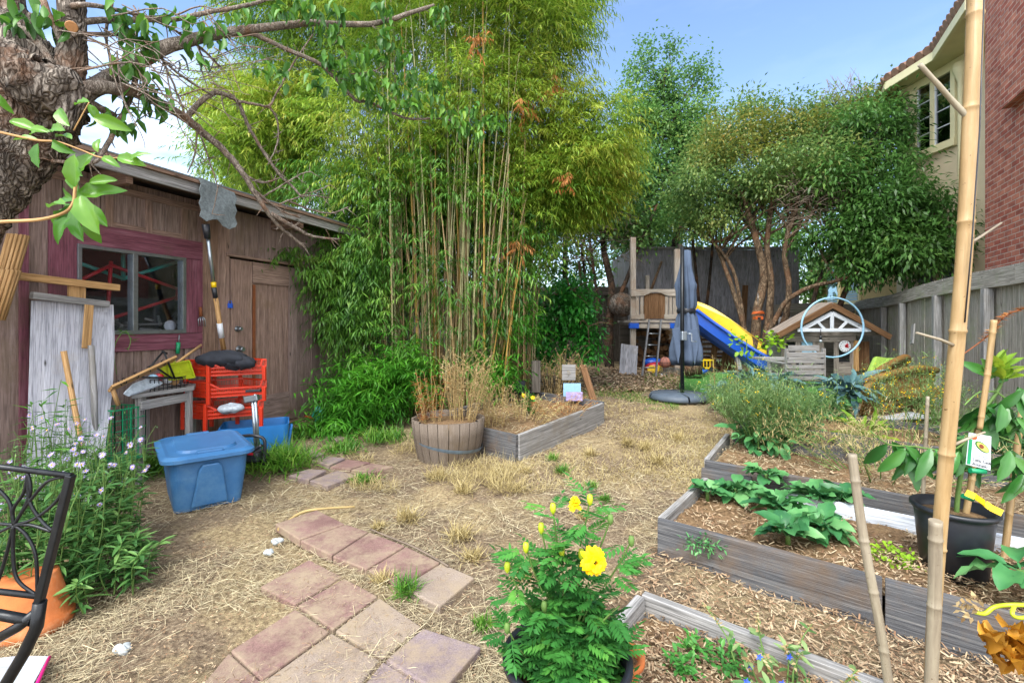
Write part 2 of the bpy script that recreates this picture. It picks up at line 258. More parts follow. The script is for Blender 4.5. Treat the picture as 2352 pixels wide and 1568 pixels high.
# ------------------------------------------------------------ mesh helpers
ORG = {}
def empty(name, loc, rz=0):
    o = bpy.data.objects.new(name, None); col.objects.link(o); o.location = loc; o.rotation_euler = (0, 0, rz); o.empty_display_size = .1; ORG[o.name] = V(loc); return o
def tag(o, label=None, cat=None, group=None, kind=None):
    for k, v in (('label', label), ('category', cat), ('group', group), ('kind', kind)):
        if v: o[k] = v
    return o
def thing(name, label, cat, loc=(0, 0, 0), group=None, rz=0): return tag(empty(name, loc, rz), label, cat, group)
def place(o, parent):
    col.objects.link(o)
    if parent is not None: o.parent = parent; ORG[o.name] = ORG[parent.name]
    else: ORG[o.name] = V((0, 0, 0))
def org(parent): return ORG[parent.name] if parent is not None else V((0, 0, 0))
class M:
    def __init__(s): s.v = []; s.f = []; s.uv = []; s.sm = []
    def face(s, idx, uv, sm=False): s.f.append(idx); s.uv.extend(uv); s.sm.append(sm)
    def hexa(s, p, a, b, c):
        """box from corner p with edge vectors a (grain), b, c"""
        p, a, b, c = V(p), V(a), V(b), V(c); n = len(s.v); la, lb, lc = a.length, b.length, c.length; r = rn(0, 50); r2 = rn(0, 50)
        if a.cross(b).dot(c) < 0: b, c, lb, lc = c, b, lc, lb
        s.v += [p, p+a, p+a+b, p+b, p+c, p+a+c, p+a+b+c, p+b+c]
        for f, q in (((0, 3, 2, 1), [(0, 0), (0, lb), (la, lb), (la, 0)]), ((4, 5, 6, 7), [(0, 0), (la, 0), (la, lb), (0, lb)]),
                     ((0, 1, 5, 4), [(0, lb), (la, lb), (la, lb+lc), (0, lb+lc)]), ((3, 7, 6, 2), [(0, 0), (0, -lc), (la, -lc), (la, 0)]),
                     ((0, 4, 7, 3), [(0, 0), (lc*.1, 0), (lc*.1, lb), (0, lb)]), ((1, 2, 6, 5), [(0, 0), (0, lb), (lc*.1, lb), (lc*.1, 0)])):
            s.face(tuple(n+i for i in f), [(u+r, v+r2) for u, v in q])
        return s
    def box(s, c, d):
        i = max(range(3), key=lambda k: d[k]); e = [V((d[0], 0, 0)), V((0, d[1], 0)), V((0, 0, d[2]))]; o = V(c)-V(d)/2
        return s.hexa(o, e[i], e[(i+1) % 3], e[(i+2) % 3])
    def beam(s, p, q, w, h, up=(0, 0, 1)):
        """w across, h along up"""
        p, q = V(p), V(q); a = q-p; up = V(up); sd = a.cross(up)
        if sd.length < 1e-6: sd = a.cross(V((0, 1, 0)))
        sd.normalize(); u = sd.cross(a).normalized()
        return s.hexa(p-sd*w/2-u*h/2, a, sd*w, u*h)
    def tube(s, pts, rad, n=8, caps=True, knots=0):
        pts = [V(p) for p in pts]; rad = rad if hasattr(rad, '__len__') else [rad]*len(pts); k0 = len(s.v); L = 0
        t = (pts[1]-pts[0]).normalized(); x = t.orthogonal().normalized(); ls = []
        for i, p in enumerate(pts):
            t2 = (pts[min(i+1, len(pts)-1)]-pts[max(i-1, 0)]).normalized(); x = (x-t2*x.dot(t2)).normalized(); y = t2.cross(x)
            if i: L += (p-pts[i-1]).length
            ls.append(L)
            for j in range(n):
                a = 2*math.pi*j/n; rr = rad[i]*(1+rn(-knots, knots)); s.v.append(p+x*math.cos(a)*rr+y*math.sin(a)*rr)
        o = rn(0, 30)
        for i in range(len(pts)-1):
            for j in range(n):
                a, b = k0+i*n+j, k0+i*n+(j+1) % n; va, vb = j/n*6.28*rad[i], (j+1)/n*6.28*rad[i]
                s.face((a, b, b+n, a+n), [(ls[i]+o, va), (ls[i]+o, vb), (ls[i+1]+o, vb), (ls[i+1]+o, va)], True)
        if caps:
            e = k0+(len(pts)-1)*n
            s.face(tuple(k0+j for j in reversed(range(n))), [(o, 0)]*n); s.face(tuple(e+j for j in range(n)), [(o, 0)]*n)
        return s
    def lathe(s, c, prof, n=32, closed=False, mod=None, a0=0, a1=2*math.pi):
        """prof: list of (r, z); c the centre"""
        c = V(c); k0 = len(s.v); full = abs(a1-a0-2*math.pi) < 1e-6; m = n if full else n+1
        for r, z in prof:
            for j in range(m):
                a = a0+(a1-a0)*j/n; q = r*(mod(a, z) if mod else 1); s.v.append(c+V((q*math.cos(a), q*math.sin(a), z)))
        for i in range(len(prof)-1):
            for j in range(n):
                a, b = k0+i*m+j, k0+i*m+(j+1) % m; r = prof[i][0]
                s.face((a, b, b+m, a+m), [(prof[i][1], j/n*6.28*r), (prof[i][1], (j+1)/n*6.28*r), (prof[i+1][1], (j+1)/n*6.28*r), (prof[i+1][1], j/n*6.28*r)], True)
        return s
    def poly(s, pts, ext):
        """planar polygon extruded by vector ext"""
        pts = [V(p) for p in pts]; ext = V(ext); n = len(pts); k = len(s.v); s.v += pts+[p+ext for p in pts]
        nrm = V((0, 0, 0))
        for i in range(n): nrm += pts[i].cross(pts[(i+1) % n])
        ax = (pts[1]-pts[0]).normalized(); ay = nrm.normalized().cross(ax); uv = [((p-pts[0]).dot(ax), (p-pts[0]).dot(ay)) for p in pts]; rev = nrm.dot(ext) > 0
        a, b = list(range(n)), list(range(n, 2*n)); ua = uv[:]
        if rev: s.face(tuple(k+i for i in reversed(a)), ua[::-1]); s.face(tuple(k+i for i in b), ua)
        else: s.face(tuple(k+i for i in a), ua); s.face(tuple(k+i for i in reversed(b)), ua[::-1])
        for i in range(n):
            j = (i+1) % n; L = (pts[j]-pts[i]).length; q = (k+i, k+j, k+n+j, k+n+i); u = [(0, 0), (L, 0), (L, ext.length), (0, ext.length)]
            if rev: s.face(q, u)
            else: s.face(q[::-1], u[::-1])
        return s
    def ball(s, c, r, n=16, m=10):
        c = V(c); r = V(r) if hasattr(r, '__len__') else V((r, r, r)); k0 = len(s.v)
        for i in range(m+1):
            t = math.pi*i/m
            for j in range(n): a = 2*math.pi*j/n; s.v.append(c+V((r.x*math.sin(t)*math.cos(a), r.y*math.sin(t)*math.sin(a), r.z*math.cos(t))))
        for i in range(m):
            for j in range(n):
                a, b = k0+i*n+j, k0+i*n+(j+1) % n; s.face((a, a+n, b+n, b), [(0, 0), (0, .1), (.1, .1), (.1, 0)], True)
        return s
    def build(s, name, mat, parent=None, bev=0, label=None):
        o = org(parent); me = bpy.data.meshes.new(name); me.from_pydata([tuple(V(v)-o) for v in s.v], [], s.f)
        uv = me.uv_layers.new(name='UVMap'); uv.data.foreach_set('uv', np.array(s.uv, dtype=np.float32).ravel())
        me.polygons.foreach_set('use_smooth', s.sm); me.materials.append(MT[mat] if isinstance(mat, str) else mat)
        ob = bpy.data.objects.new(name, me); place(ob, parent)
        if bev: b = ob.modifiers.new('bevel', 'BEVEL'); b.width = bev; b.segments = 2; b.limit_method = 'ANGLE'; b.angle_limit = R(50)
        if label: ob['label'] = label
        return ob
def nz(a): return a/np.maximum(np.linalg.norm(a, axis=1, keepdims=True), 1e-9)
def quads(name, mat, parent, verts, v, nq, smooth=False, label=None):
    """verts (k,4*?) flat list of quads given as index template handled by callers: verts (Nv,3), v per face, nq (Nf,4)"""
    o = np.array(org(parent)); me = bpy.data.meshes.new(name); nf = len(nq)
    me.vertices.add(len(verts)); me.vertices.foreach_set('co', (verts-o).astype(np.float32).ravel())
    me.loops.add(nf*4); me.loops.foreach_set('vertex_index', nq.astype(np.int32).ravel())
    me.polygons.add(nf); me.polygons.foreach_set('loop_start', np.arange(0, nf*4, 4, dtype=np.int32)); me.polygons.foreach_set('loop_total', np.full(nf, 4, np.int32))
    if smooth: me.polygons.foreach_set('use_smooth', np.ones(nf, bool))
    a = me.attributes.new('v', 'FLOAT', 'FACE'); a.data.foreach_set('value', v.astype(np.float32))
    me.update(calc_edges=True); me.validate(); me.materials.append(MT[mat]); ob = bpy.data.objects.new(name, me); place(ob, parent)
    if label: ob['label'] = label
    return ob
class Lv:
    """batch of leaves; add() arrays of base B, direction D, up U, length L, width W, colour v"""
    def __init__(s, wave=.1): s.b = []; s.wave = wave
    def add(s, B, D, L, W, U=None, v=None, kind=0, bend=.25, fold=.12):
        B = np.atleast_2d(np.array(B, float)); n = len(B); D = nz(np.broadcast_to(np.array(D, float), (n, 3)))
        U = np.array([[0, 0, 1.]]) if U is None else np.array(U, float); U = np.broadcast_to(U, (n, 3))+rng.normal(0, .25, (n, 3))
        L = np.broadcast_to(L, (n,))[:, None]; W = np.broadcast_to(W, (n,))[:, None]; v = rng.random(n) if v is None else np.broadcast_to(v, (n,))
        S = nz(np.cross(D, U)); N = np.cross(S, D)
        if kind == 0:
            P = np.stack([B, B+D*L*.4+S*W/2-N*L*bend*.15, B+D*L-N*L*bend, B+D*L*.4-S*W/2-N*L*bend*.15], 1).reshape(-1, 3)
            q = np.arange(n*4).reshape(n, 4); s.b.append((P, q, v))
        elif kind == 3: # splintered chip or strip
            e = rng.uniform(.35, 1, (n, 4))*W/2; k = rng.uniform(-.18, .18, (n, 2))*L
            P = np.stack([B-S*e[:, :1], B+S*e[:, 1:2]+D*k[:, :1], B+D*(L+k[:, 1:])+S*e[:, 2:3]-N*L*bend, B+D*L-S*e[:, 3:]-N*L*bend], 1).reshape(-1, 3); s.b.append((P, np.arange(n*4).reshape(n, 4), v))
        elif kind == 2: # broad leaf with a midrib fold and a rippled edge
            ph = rng.uniform(0, 6.28, (n, 1)); T_ = [0, .12, .28, .45, .62, .78, .91, 1]; Wd = [.06, .5, .85, 1, .95, .72, .4, .02]; K_ = [-1, -.5, 0, .5, 1]; P = []
            for t, wd in zip(T_, Wd):
                for k in K_: P.append(B+D*L*t-N*L*bend*t*t+S*W/2*k*wd+N*W*wd*(fold*abs(k)+s.wave*abs(k)**1.5*np.sin(ph+t*17+k*1.3)))
            P = np.stack(P, 1).reshape(-1, 3); t = np.array([[r*5+c, r*5+c+1, r*5+c+6, r*5+c+5] for r in range(7) for c in range(4)]); q = (np.arange(n)[:, None, None]*40+t[None]).reshape(-1, 4); s.b.append((P, q, np.repeat(v, 28)))
        else:
            def pt(t, k): return B+D*L*t-N*L*bend*t*t+S*W/2*k+N*W*fold*abs(k)
            P = np.stack([pt(0, 0), pt(.5, 0), pt(1, 0), pt(.2, .72), pt(.5, 1), pt(.8, .6), pt(.2, -.72), pt(.5, -1), pt(.8, -.6)], 1).reshape(-1, 3)
            t = np.array([[0, 1, 4, 3], [1, 2, 5, 4], [0, 6, 7, 1], [1, 7, 8, 2]]); q = (np.arange(n)[:, None, None]*9+t[None]).reshape(-1, 4); s.b.append((P, q, np.repeat(v, 4)))
        return s
    def build(s, name, mat, parent=None, label=None):
        off = 0; vs, qs, ks = [], [], []
        for P, q, v in s.b: vs.append(P); qs.append(q+off); ks.append(v); off += len(P)
        return quads(name, mat, parent, np.concatenate(vs), np.concatenate(ks), np.concatenate(qs), True, label)
def dirs(n, up=0, spread=1):
    d = rng.normal(0, spread, (n, 3)); d[:, 2] += up; return nz(d)
def copy_tree(o, parent=None):
    c = o.copy(); col.objects.link(c); c.parent = parent; ORG[c.name] = ORG[o.name]
    for ch in [x for x in ALLCH.get(o.name, [])]: copy_tree(ch, c)
    return c
ALLCH = {}
def scan():
    ALLCH.clear()
    for o in col.objects:
        if o.parent: ALLCH.setdefault(o.parent.name, []).append(o)
def blob(px, py, d, rx, ry, rd): c = at(px, py, d); return (np.array(c), np.array([rx*d/F, rd, ry*d/F]))
def sample(blobs, n, shell=.45):
    w_ = np.array([(b[1][0]*b[1][2]+b[1][0]*b[1][1]) for b in blobs]); k = rng.choice(len(blobs), n, p=w_/w_.sum())
    C = np.array([b[0] for b in blobs])[k]; Rr = np.array([b[1] for b in blobs])[k]; d = nz(rng.normal(0, 1, (n, 3))); r = (rng.random(n)**shell)[:, None]
    r = r*(1+rng.normal(0, .07, (n, 1)))
    return C+d*Rr*r, d
def leafcloud(name, mat, parent, blobs, n, L, W, per=14, rad=.16, droop=-.3, kind=0, bend=.25, label=None, shell=.4, zmin=None):
    nc = n//per; C, O = sample(blobs, nc, shell); C = np.repeat(C, per, 0); O = np.repeat(O, per, 0)
    off = rng.normal(0, 1, C.shape)*rad*np.array([1, 1, .75]); B = C+off; D = nz(O*.7+off/rad*.35+rng.normal(0, .6, C.shape)+np.array([0, 0, droop]))
    if zmin is not None: k = B[:, 2] > zmin; B, D = B[k], D[k]
    cv = np.repeat(rng.random(nc), per)[:len(B)] if zmin is None else np.zeros(len(B))+rng.random(len(B))
    v = np.clip(.55*cv+.45*rng.random(len(B)), 0, 1)
    m = len(B); return Lv().add(B, D, L*rng.uniform(.6, 1.25, m), W*rng.uniform(.7, 1.2, m), v=v, kind=kind, bend=bend).build(name, mat, parent, label)
def path(pts, n=4, jit=0):
    """catmull-rom through pts"""
    pts = [V(p) for p in pts]; out = []
    for i in range(len(pts)-1):
        p0, p1, p2, p3 = pts[max(i-1, 0)], pts[i], pts[i+1], pts[min(i+2, len(pts)-1)]
        for j in range(n):
            t = j/n; q = .5*((2*p1)+(p2-p0)*t+(2*p0-5*p1+4*p2-p3)*t*t+(3*p1-p0-3*p2+p3)*t**3)
            out.append(q+V((rn(-jit, jit), rn(-jit, jit), rn(-jit, jit))))
    out.append(pts[-1]); return out
def taper(n, a, b): return [a+(b-a)*i/(n-1) for i in range(n)]
def limbs(m, start, blobs, n, r0, r1=.012, jit=.06):
    P, _ = sample(blobs, n, .8)
    for p in P:
        s = V(start[random.randrange(len(start))]); e = V(p); mid = (s+e)/2+V((rn(-.25, .25), rn(-.25, .25), rn(0, .3)))
        pp = path([s, (s+mid)/2+V((rn(-.1, .1), rn(-.1, .1), rn(-.05, .1))), mid, e], 3, jit*.3); m.tube(pp, taper(len(pp), r0, r1), 6, True)
        for _ in range(3):
            q = pp[random.randrange(len(pp)//2, len(pp))]; t = q+V((rn(-.4, .4), rn(-.3, .3), rn(-.2, .4))); pq = path([q, (q+t)/2+V((rn(-.05, .05), 0, rn(0, .08))), t], 2); m.tube(pq, taper(len(pq), r1*1.2, .004), 4)
#==PART2==
# ============================================================ SETTING
def UV(U, Vv, z=None, dz=0):
    x, y = .785*U+.62*Vv, -.62*U+.785*Vv; return V((x, y, (gz(x, y) if z is None else z)+dz))
BEDS = [(-1.0, 2.6, 2.67, 3.59, .13), (-1.15, 2.0, 4.15, 5.1, .12), (-.85, 2.3, .6, 2.06, .03), (-3.95, -2.74, 3.54, 5.3, .19), (-1.2, 2.2, 5.7, 6.7, .12)]
def surf(x, y):
    z = np.clip((y-4)*.05, 0, .35); U, W_ = .785*x-.62*y, .62*x+.785*y
    for a, b, c, d, h in BEDS: z = np.where((U > a) & (U < b) & (W_ > c) & (W_ < d), z+h, z)
    return z
def bumpy(x, y): return .012*(np.sin(x*7.1+y*3)+np.sin(y*9.7-x*4.2)*.7+np.sin(x*23+y*17)*.35)
xs = np.concatenate([np.linspace(-90, -8, 12), np.linspace(-7.5, 9, 260), np.linspace(10, 90, 12)]); ys = np.concatenate([np.linspace(-6, .5, 8), np.linspace(.6, 9, 220), np.linspace(9.3, 14, 20), np.linspace(18, 150, 12)])
X, Y = np.meshgrid(xs, ys); Z = np.clip((Y-4)*.05, 0, .35)+bumpy(X, Y)-.012; nx, ny = len(xs), len(ys)
I = np.arange(nx*ny).reshape(ny, nx); q = np.stack([I[:-1, :-1], I[:-1, 1:], I[1:, 1:], I[1:, :-1]], -1).reshape(-1, 4)
tag(quads('ground', 'ground', None, np.stack([X, Y, Z], -1).reshape(-1, 3), np.zeros(len(q)), q, True), kind='structure')
m = M(); tp = [G(1600, 868), G(1700, 862), at(1980, 850, 9.6), at(2050, 880, 7.6), G(1640, 893)]
m.poly([V((p.x, p.y, gz(0, p.y)+.018)) for p in [G(1555, 893), G(1575, 862), V((5.2, 9.9, 0)), V((6.6, 9.2, 0)), V((5.4, 6.9, 0)), V((3.2, 6.9, 0))]], (0, 0, .012))
tag(m.build('artificial_turf', 'turf'), kind='structure')

# ------------------------------------------------------------ shed
def wp(s, z, o=0): return V((-3.0+.3287*s+.9444*o, 5.55+.9444*s-.3287*o, z))
def pw(px, py=742, o=0):
    r = (px-CX)/F; s = (r*(5.55-.3287*o)+3-.9444*o)/(.3287-.9444*r); y = 5.55+.9444*s-.3287*o; return s, H-(py-HY)*y/F
def SP(px, py, o=0): s, z = pw(px, py, o); return wp(s, z, o)
def sb(m, s0, s1, z0, z1, o0, o1, g='z'):
    p = wp(s0, z0, o0); a = wp(s1, z0, o0)-p; b = wp(s0, z0, o1)-p; c = V((0, 0, z1-z0))
    return m.hexa(p, c, a, b) if g == 'z' else m.hexa(p, a, b, c)
shed = thing('garden_shed', 'old mauve brown board shed with maroon window trim and a worn door', 'shed', wp(0, 0))
WL, WR, WB, WT = pw(171)[0], pw(421)[0], 1.25, 2.005
DL, DR = pw(525)[0], pw(679)[0]
m = M(); ztop = 2.62
def run(s0, s1, z0, z1, wmax=.3):
    s = s0
    while s < s1-.02: e = min(s1, s+rn(wmax*.6, wmax)); sb(m, s+.003, e-.003, z0, z1, -.03, rn(0, .004)); s = e
run(-4, WL, -.1, ztop); run(WL, WR, -.1, WB); run(WL, WR, WT, ztop); run(WR, DL, -.1, ztop); run(DL, DR, 2.09, ztop); run(DR, 3.4, -.05, ztop)
sb(m, -4.1, -4.03, -.1, 2.8, -3, 0); sb(m, 3.4, 3.46, -.1, 2.8, -3, 0); sb(m, -4, 3.4, -.1, 2.8, -3.05, -3)
m.build('wall', 'shed_mauve', shed, .003)
m = M(); sb(m, -4, 3.4, 0, .01, -3, -.05, 's'); sb(m, -4, 3.4, .01, ztop, -.9, -.88, 's'); m.build('interior_shade', 'black', shed)  # black floor and back sheet stand in for the shade inside
for a, b in ((240, 257), (332, 347), (414, 428)):
    mm = M(); sb(mm, pw(a)[0], pw(b)[0], 2.19, 2.5, .003, .022); mm.build('batten', 'shed', shed, .002)
for a, b in ((41, 62), (-60, -40), (712, 722), (750, 760)):
    mm = M(); sb(mm, pw(a)[0], pw(b)[0], .0, 2.5, .005, .026); mm.build('batten', 'maroon' if a == 41 else 'shed_mauve', shed, .002)
mm = M(); sb(mm, -4, DL, 2.5, 2.56, .005, .03, 's'); sb(mm, pw(240)[0], pw(430)[0], 2.185, 2.24, .003, .018, 's'); mm.build('batten', 'shed', shed, .002)
for k, s in enumerate(np.arange(WL-.1, WR+.2, .2)):
    mm = M(); sb(mm, s, s+.05, .3, 1.09, .003, .02); mm.build('batten', 'shed_mauve', shed)
mm = M(); sb(mm, pw(460)[0], pw(494)[0], 0, 2.5, .005, .045); mm.build('corner_post', 'oldpost', shed, .004, 'dark flaking weathered board beside the window')
mm = M(); sb(mm, pw(496)[0], pw(523)[0], 0, 2.5, .005, .03); mm.build('door_post', 'shed', shed, .003)
for (a, b, c, d, g, nm) in ((pw(108)[0], WL, 1.095, 2.19, 'z', 'maroon side board'), (WR, pw(461)[0], 1.255, 2.0, 'z', 'maroon side board'), (WL+.003, pw(461)[0], 2.003, 2.19, 's', 'x'), (WL+.003, pw(461)[0], 1.095, 1.25, 's', 'x')):
    mm = M(); sb(mm, a, b, c, d, .006, .034, g); mm.build('window_trim', 'maroon', shed, .003)
win = M()
for a, b, c, d in ((WL, WR, WT-.03, WT), (WL, WR, WB, WB+.035), (WL, WL+.03, WB+.035, WT-.03), (WR-.035, WR, WB+.035, WT-.03), (pw(298)[0], pw(310)[0], WB+.035, WT-.03)): sb(win, a, b, c, d, -.03, .045, 's' if b-a > .3 else 'z')
wf = win.build('window', 'steel', shed, .002)
mm = M(); sb(mm, WL+.03, WR-.035, WB+.035, WT-.03, .004, .008, 's'); mm.build('pane', 'glass', wf)
def doorboard(a, b, c, d, o0, o1, g='z', mat='shed'): mm = M(); sb(mm, a, b, c, d, o0, o1, g); return mm.build('door_rail' if g == 's' else 'door_stile', mat, shed, .003)
mm = M(); s = DL
while s < DR-.02: e = min(DR, s+.26); sb(mm, s+.002, e-.002, .12, 2.07, -.02, .008); s = e
door = mm.build('door', 'shed', shed, .002)
for a, b, c, d, g, mt in ((DL, pw(575)[0], .12, 2.06, 'z', 'shed'), (pw(576)[0], pw(583)[0], .5, 1.8, 'z', 'rust'), (pw(660)[0], DR, .12, 2.06, 'z', 'shed_mauve'), (pw(576)[0], pw(660)[0]-.002, 1.82, 2.06, 's', 'shed'), (pw(576)[0], pw(660)[0]-.002, .13, .48, 's', 'shed_mauve')):
    mm = M(); sb(mm, a+.002, b-.002, c, d, .008, .032, g); mm.build('rail' if g == 's' else 'stile', mt, door, .003)
for px, py, r in ((548, 802, .032), (544, 755, .025)):
    p = SP(px, py, .03); n_ = V((.9444, -.3287, 0)); mm = M().tube([p, p+n_*.012, p+n_*.02, p+n_*.05, p+n_*.075], [r*1.3, r*1.3, r*.5, r, r*.7], 16); mm.build('door_knob' if r > .03 else 'deadbolt', 'steel', door)
p = SP(529, 702, .05); mm = M().box(p, (.05, .02, .05)); mm.tube([p+V((-.015, 0, .02)), p+V((-.015, 0, .05)), p+V((.015, 0, .05)), p+V((.015, 0, .02))], .005, 6)
tag(mm.build('padlock', 'blue', None, .004), 'small blue padlock hanging on the shed door hasp', 'padlock')
mm = M(); sb(mm, DL-.06, pw(745)[0], 2.09, 2.12, .005, .055, 's'); mm.build('drip_board', 'shed', shed, .003)
mm = M(); sb(mm, pw(500)[0], pw(800)[0], -.06, .11, .01, .12, 's'); mm.build('sill_beam', 'oldpost', shed, .008)
rf = M(); p = wp(-4.3, 2.64, .5); rf.hexa(p, wp(3.7, 2.64, .5)-p, wp(-4.3, 2.95, -3.4)-p, V((0, 0, .03))); roof = rf.build('roof', 'oldpost', shed)
rf = M(); p = wp(-4.3, 2.674, .53); rf.hexa(p, wp(3.7, 2.674, .53)-p, wp(-4.3, 2.99, -3.4)-p, V((0, 0, .012))); rf.build('roofing_felt', 'shingle', roof)
mm = M(); sb(mm, -4.3, 3.7, 2.55, 2.64, .47, .5, 's'); mm.build('fascia', 'grey', roof, .004)
mm = M(); sb(mm, -4.3, 3.7, 2.64, 2.672, .503, .53, 's'); mm.build('fascia', 'oldpost', roof, .004)
for s in np.arange(-3.6, 3.4, .93):
    mm = M(); sb(mm, s, s+.05, 2.49, 2.63, .0, .46, 's'); mm.build('rafter', 'oldpost', roof, .004)
# things behind the shed window
def frame_thing(name, label, cat, segs, mat, r=.016, o=-.2):
    mm = M()
    for s in segs: mm.tube([SP(x, y, o) for x, y in s], r, 8)
    return tag(mm.build(name, mat), label, cat)
frame_thing('bicycle_frame', 'red bicycle frame hanging inside the shed window', 'bicycle frame', [[(255, 609), (409, 664)], [(409, 660), (405, 690)], [(407, 682), (262, 729)], [(255, 600), (247, 722)], [(255, 609), (175, 648)], [(262, 729), (215, 722)]], 'redpaint')
frame_thing('bicycle_frame', 'teal and pale bicycle frame behind the red one in the shed window', 'bicycle frame', [[(165, 598), (283, 640)], [(283, 640), (420, 598)], [(283, 644), (283, 575)]], 'teal', .018, -.33)
p = SP(388, 748, -.16); mm = M().tube([p+V((-.06, .03, 0)), p+V((.0, 0, 0))], [.035, .03], 14); mm.tube([p, p+V((.02, -.01, 0))], [.05, .055], 20)
tag(mm.build('white_lamp', 'white'), 'round white lamp on the sill inside the shed window', 'lamp')
mm = M()
for k in range(26):
    a = SP(rn(180, 410), rn(735, 765), rn(-.5, -.2)); mm.beam(a, a+V((rn(-.25, .25), rn(-.1, .1), rn(-.03, .12))), .03, .02)
tag(mm.build('scrap_pile', 'grey'), 'jumble of grey scrap behind the bottom of the shed window', 'scrap', kind='stuff')

# ------------------------------------------------------------ things leaning on the shed
def plank(name, label, cat, p, q, w, h, mat, group=None, up=(0, 0, 1), bev=.003): return tag(M().beam(p, q, w, h, up).build(name, mat, None, bev), label, cat, group)
pan = thing('wooden_hoarding', 'tall pale grey board panel leaning against the shed wall', 'panel', wp(pw(150)[0], 0, .35))
# rounded outline panel cut from three boards
def pp(u, t): # u across 0..1, t height 0..1
    bl, br_ = G(56, 1205), G(212, 1168); tl, tr = SP(71, 690, .16), SP(247, 700, .16)
    return (bl*(1-u)+br_*u)*(1-t)+(tl*(1-u)+tr*u)*t
def bul(t): return 1+.13*math.sin(min(1, max(0, (t-.02)))*math.pi*.9)
for k, (a, b) in enumerate(((0, .27), (.275, .56), (.565, 1))):
    L_ = [pp(a, t/10) for t in range(11)]; R_ = [pp(b*(bul(t/10) if b == 1 else 1), t/10) for t in range(10, -1, -1)]
    M().poly(L_+R_, V((.004*k, .02, .004))).build('board', 'pale_panel', pan, .002)
plank('grey_batten', 'short split grey timber lying on top of the leaning panel', 'timber', SP(72, 678, .2), SP(248, 699, .2), .05, .05, 'grey')
plank('old_beam', 'long old beam fixed across the shed wall above the grey panel', 'timber', SP(24, 632, .15), SP(272, 661, .15), .05, .055, 'tan')
plank('tan_block', 'short tan block of wood between the beam and the grey panel', 'timber', SP(176, 645, .13), SP(176, 690, .13), .11, .03, 'tan', up=(.94, -.33, 0))
plank('tan_lath', 'tan tapering lath showing through the middle of the grey panel', 'timber', SP(205, 700, .26), SP(198, 800, .3), .06, .012, 'tan', up=(.94, -.33, 0))
def pole(name, label, cat, pts, r, mat, n=10, group=None): return tag(M().tube(pts, r, n).build(name, mat), label, cat, group)
pole('tool_handle', 'pale yellow wooden handle leaning on the grey panel', 'handle', [SP(146, 806, .42), SP(190, 1035, .5), SP(196, 1085, .5)], [.018, .017, .016], 'tan')
pole('grey_stick', 'weathered grey round stick leaning on the grey panel', 'stick', [SP(209, 793, .4), SP(216, 900, .45), SP(221, 1090, .5)], [.02, .021, .018], 'grey')
pole('thin_stick', 'thin brown upright stick beside the grey panel edge', 'stick', [SP(257, 728, .12), SP(252, 930, .3)], [.018, .014], 'oldpost')
for k, (a, b, lb) in enumerate((((0, 690, .25), (42, 540, .25), 'rolled reed blind leaning behind the tree, uppermost'), ((-14, 735, .22), (22, 620, .3), 'lower rolled reed blind leaning behind the tree trunk'))):
    mm = M(); A, B_ = SP(*a), SP(*b); 
    for j in range(14):
        an = j/14*6.28; o_ = V((math.cos(an)*.045, math.sin(an)*.045, 0)); mm.tube([A+o_, B_+o_*1.1], .011, 5)
    tag(mm.build('reed_blind', 'tan'), lb, 'blind')
# roofing flap and long-handled tool
mm = M(); g_ = 7
pts = []
for j in range(g_):
    for i in range(g_):
        s_ = pw(458+82*i/(g_-1)+(3 if j % 2 else -2), 442, .56)[0]; pts.append(wp(s_, 2.69-.36*j/(g_-1)-(.03*math.sin(i*1.7) if j == g_-1 else 0)-.05*(i/(g_-1)), .56+.006*math.sin(i*1.1+j)+.02*j/6))
for j in range(g_-1):
    for i in range(g_-1): a = j*g_+i; mm.face((a, a+g_, a+g_+1, a+1), [(0, 0)]*4)
mm.v = pts; o = mm.build('roofing_flap', 'shingle'); s_ = o.modifiers.new('s', 'SOLIDIFY'); s_.thickness = .008
tag(o, 'square grey granular roofing flap hanging over the shed eave', 'roofing')
t = thing('long_scraper', 'long scraper with silver shaft and wood handle leaning on the shed', 'tool', SP(515, 800, .3))
M().tube([SP(472, 515, .5), SP(477, 548, .48)], [.035, .028], 10).build('socket', 'dark', t)
M().tube([SP(477, 545, .48), SP(491, 652, .4)], .016, 10).build('shaft', 'silver', t)
M().tube([SP(490.5, 648, .4), SP(491.3, 660, .4)], .024, 10).build('collar', 'yellow', t); M().tube([SP(491.3, 660, .4), SP(495, 684, .39)], .022, 10).build('grip', 'dark', t)
h_ = M().tube([SP(495, 682, .39), SP(515, 812, .3)], [.022, .024], 10).build('handle', 'tan', t); M().tube([SP(504, 742, .352), SP(509, 775, .33)], .0262, 12).build('sticker', 'white', h_)
t = thing('hand_fork', 'small rusty hand fork hanging on the maroon window trim', 'garden fork', SP(460, 720, .06))
M().tube([SP(460, 705, .06), SP(462, 727, .06)], [.014, .018], 8).build('handle', 'rust', t)
mm = M()
for k in (-1, -.3, .4, 1.1): mm.tube(path([SP(463, 727, .06), SP(463+k*7, 733, .09), SP(464+k*7, 749, .07)], 3), .004, 5)
mm.build('tines', 'silver', t)
t = thing('hand_hoe', 'small green handled tool hanging under the window', 'hand tool', SP(410, 785, .06)); M().tube([SP(410, 786, .06), SP(408, 812, .06)], .018, 8).build('handle', 'green', t); M().tube([SP(412, 769, .06), SP(410, 787, .06)], .006, 6).build('stem', 'steel', t)
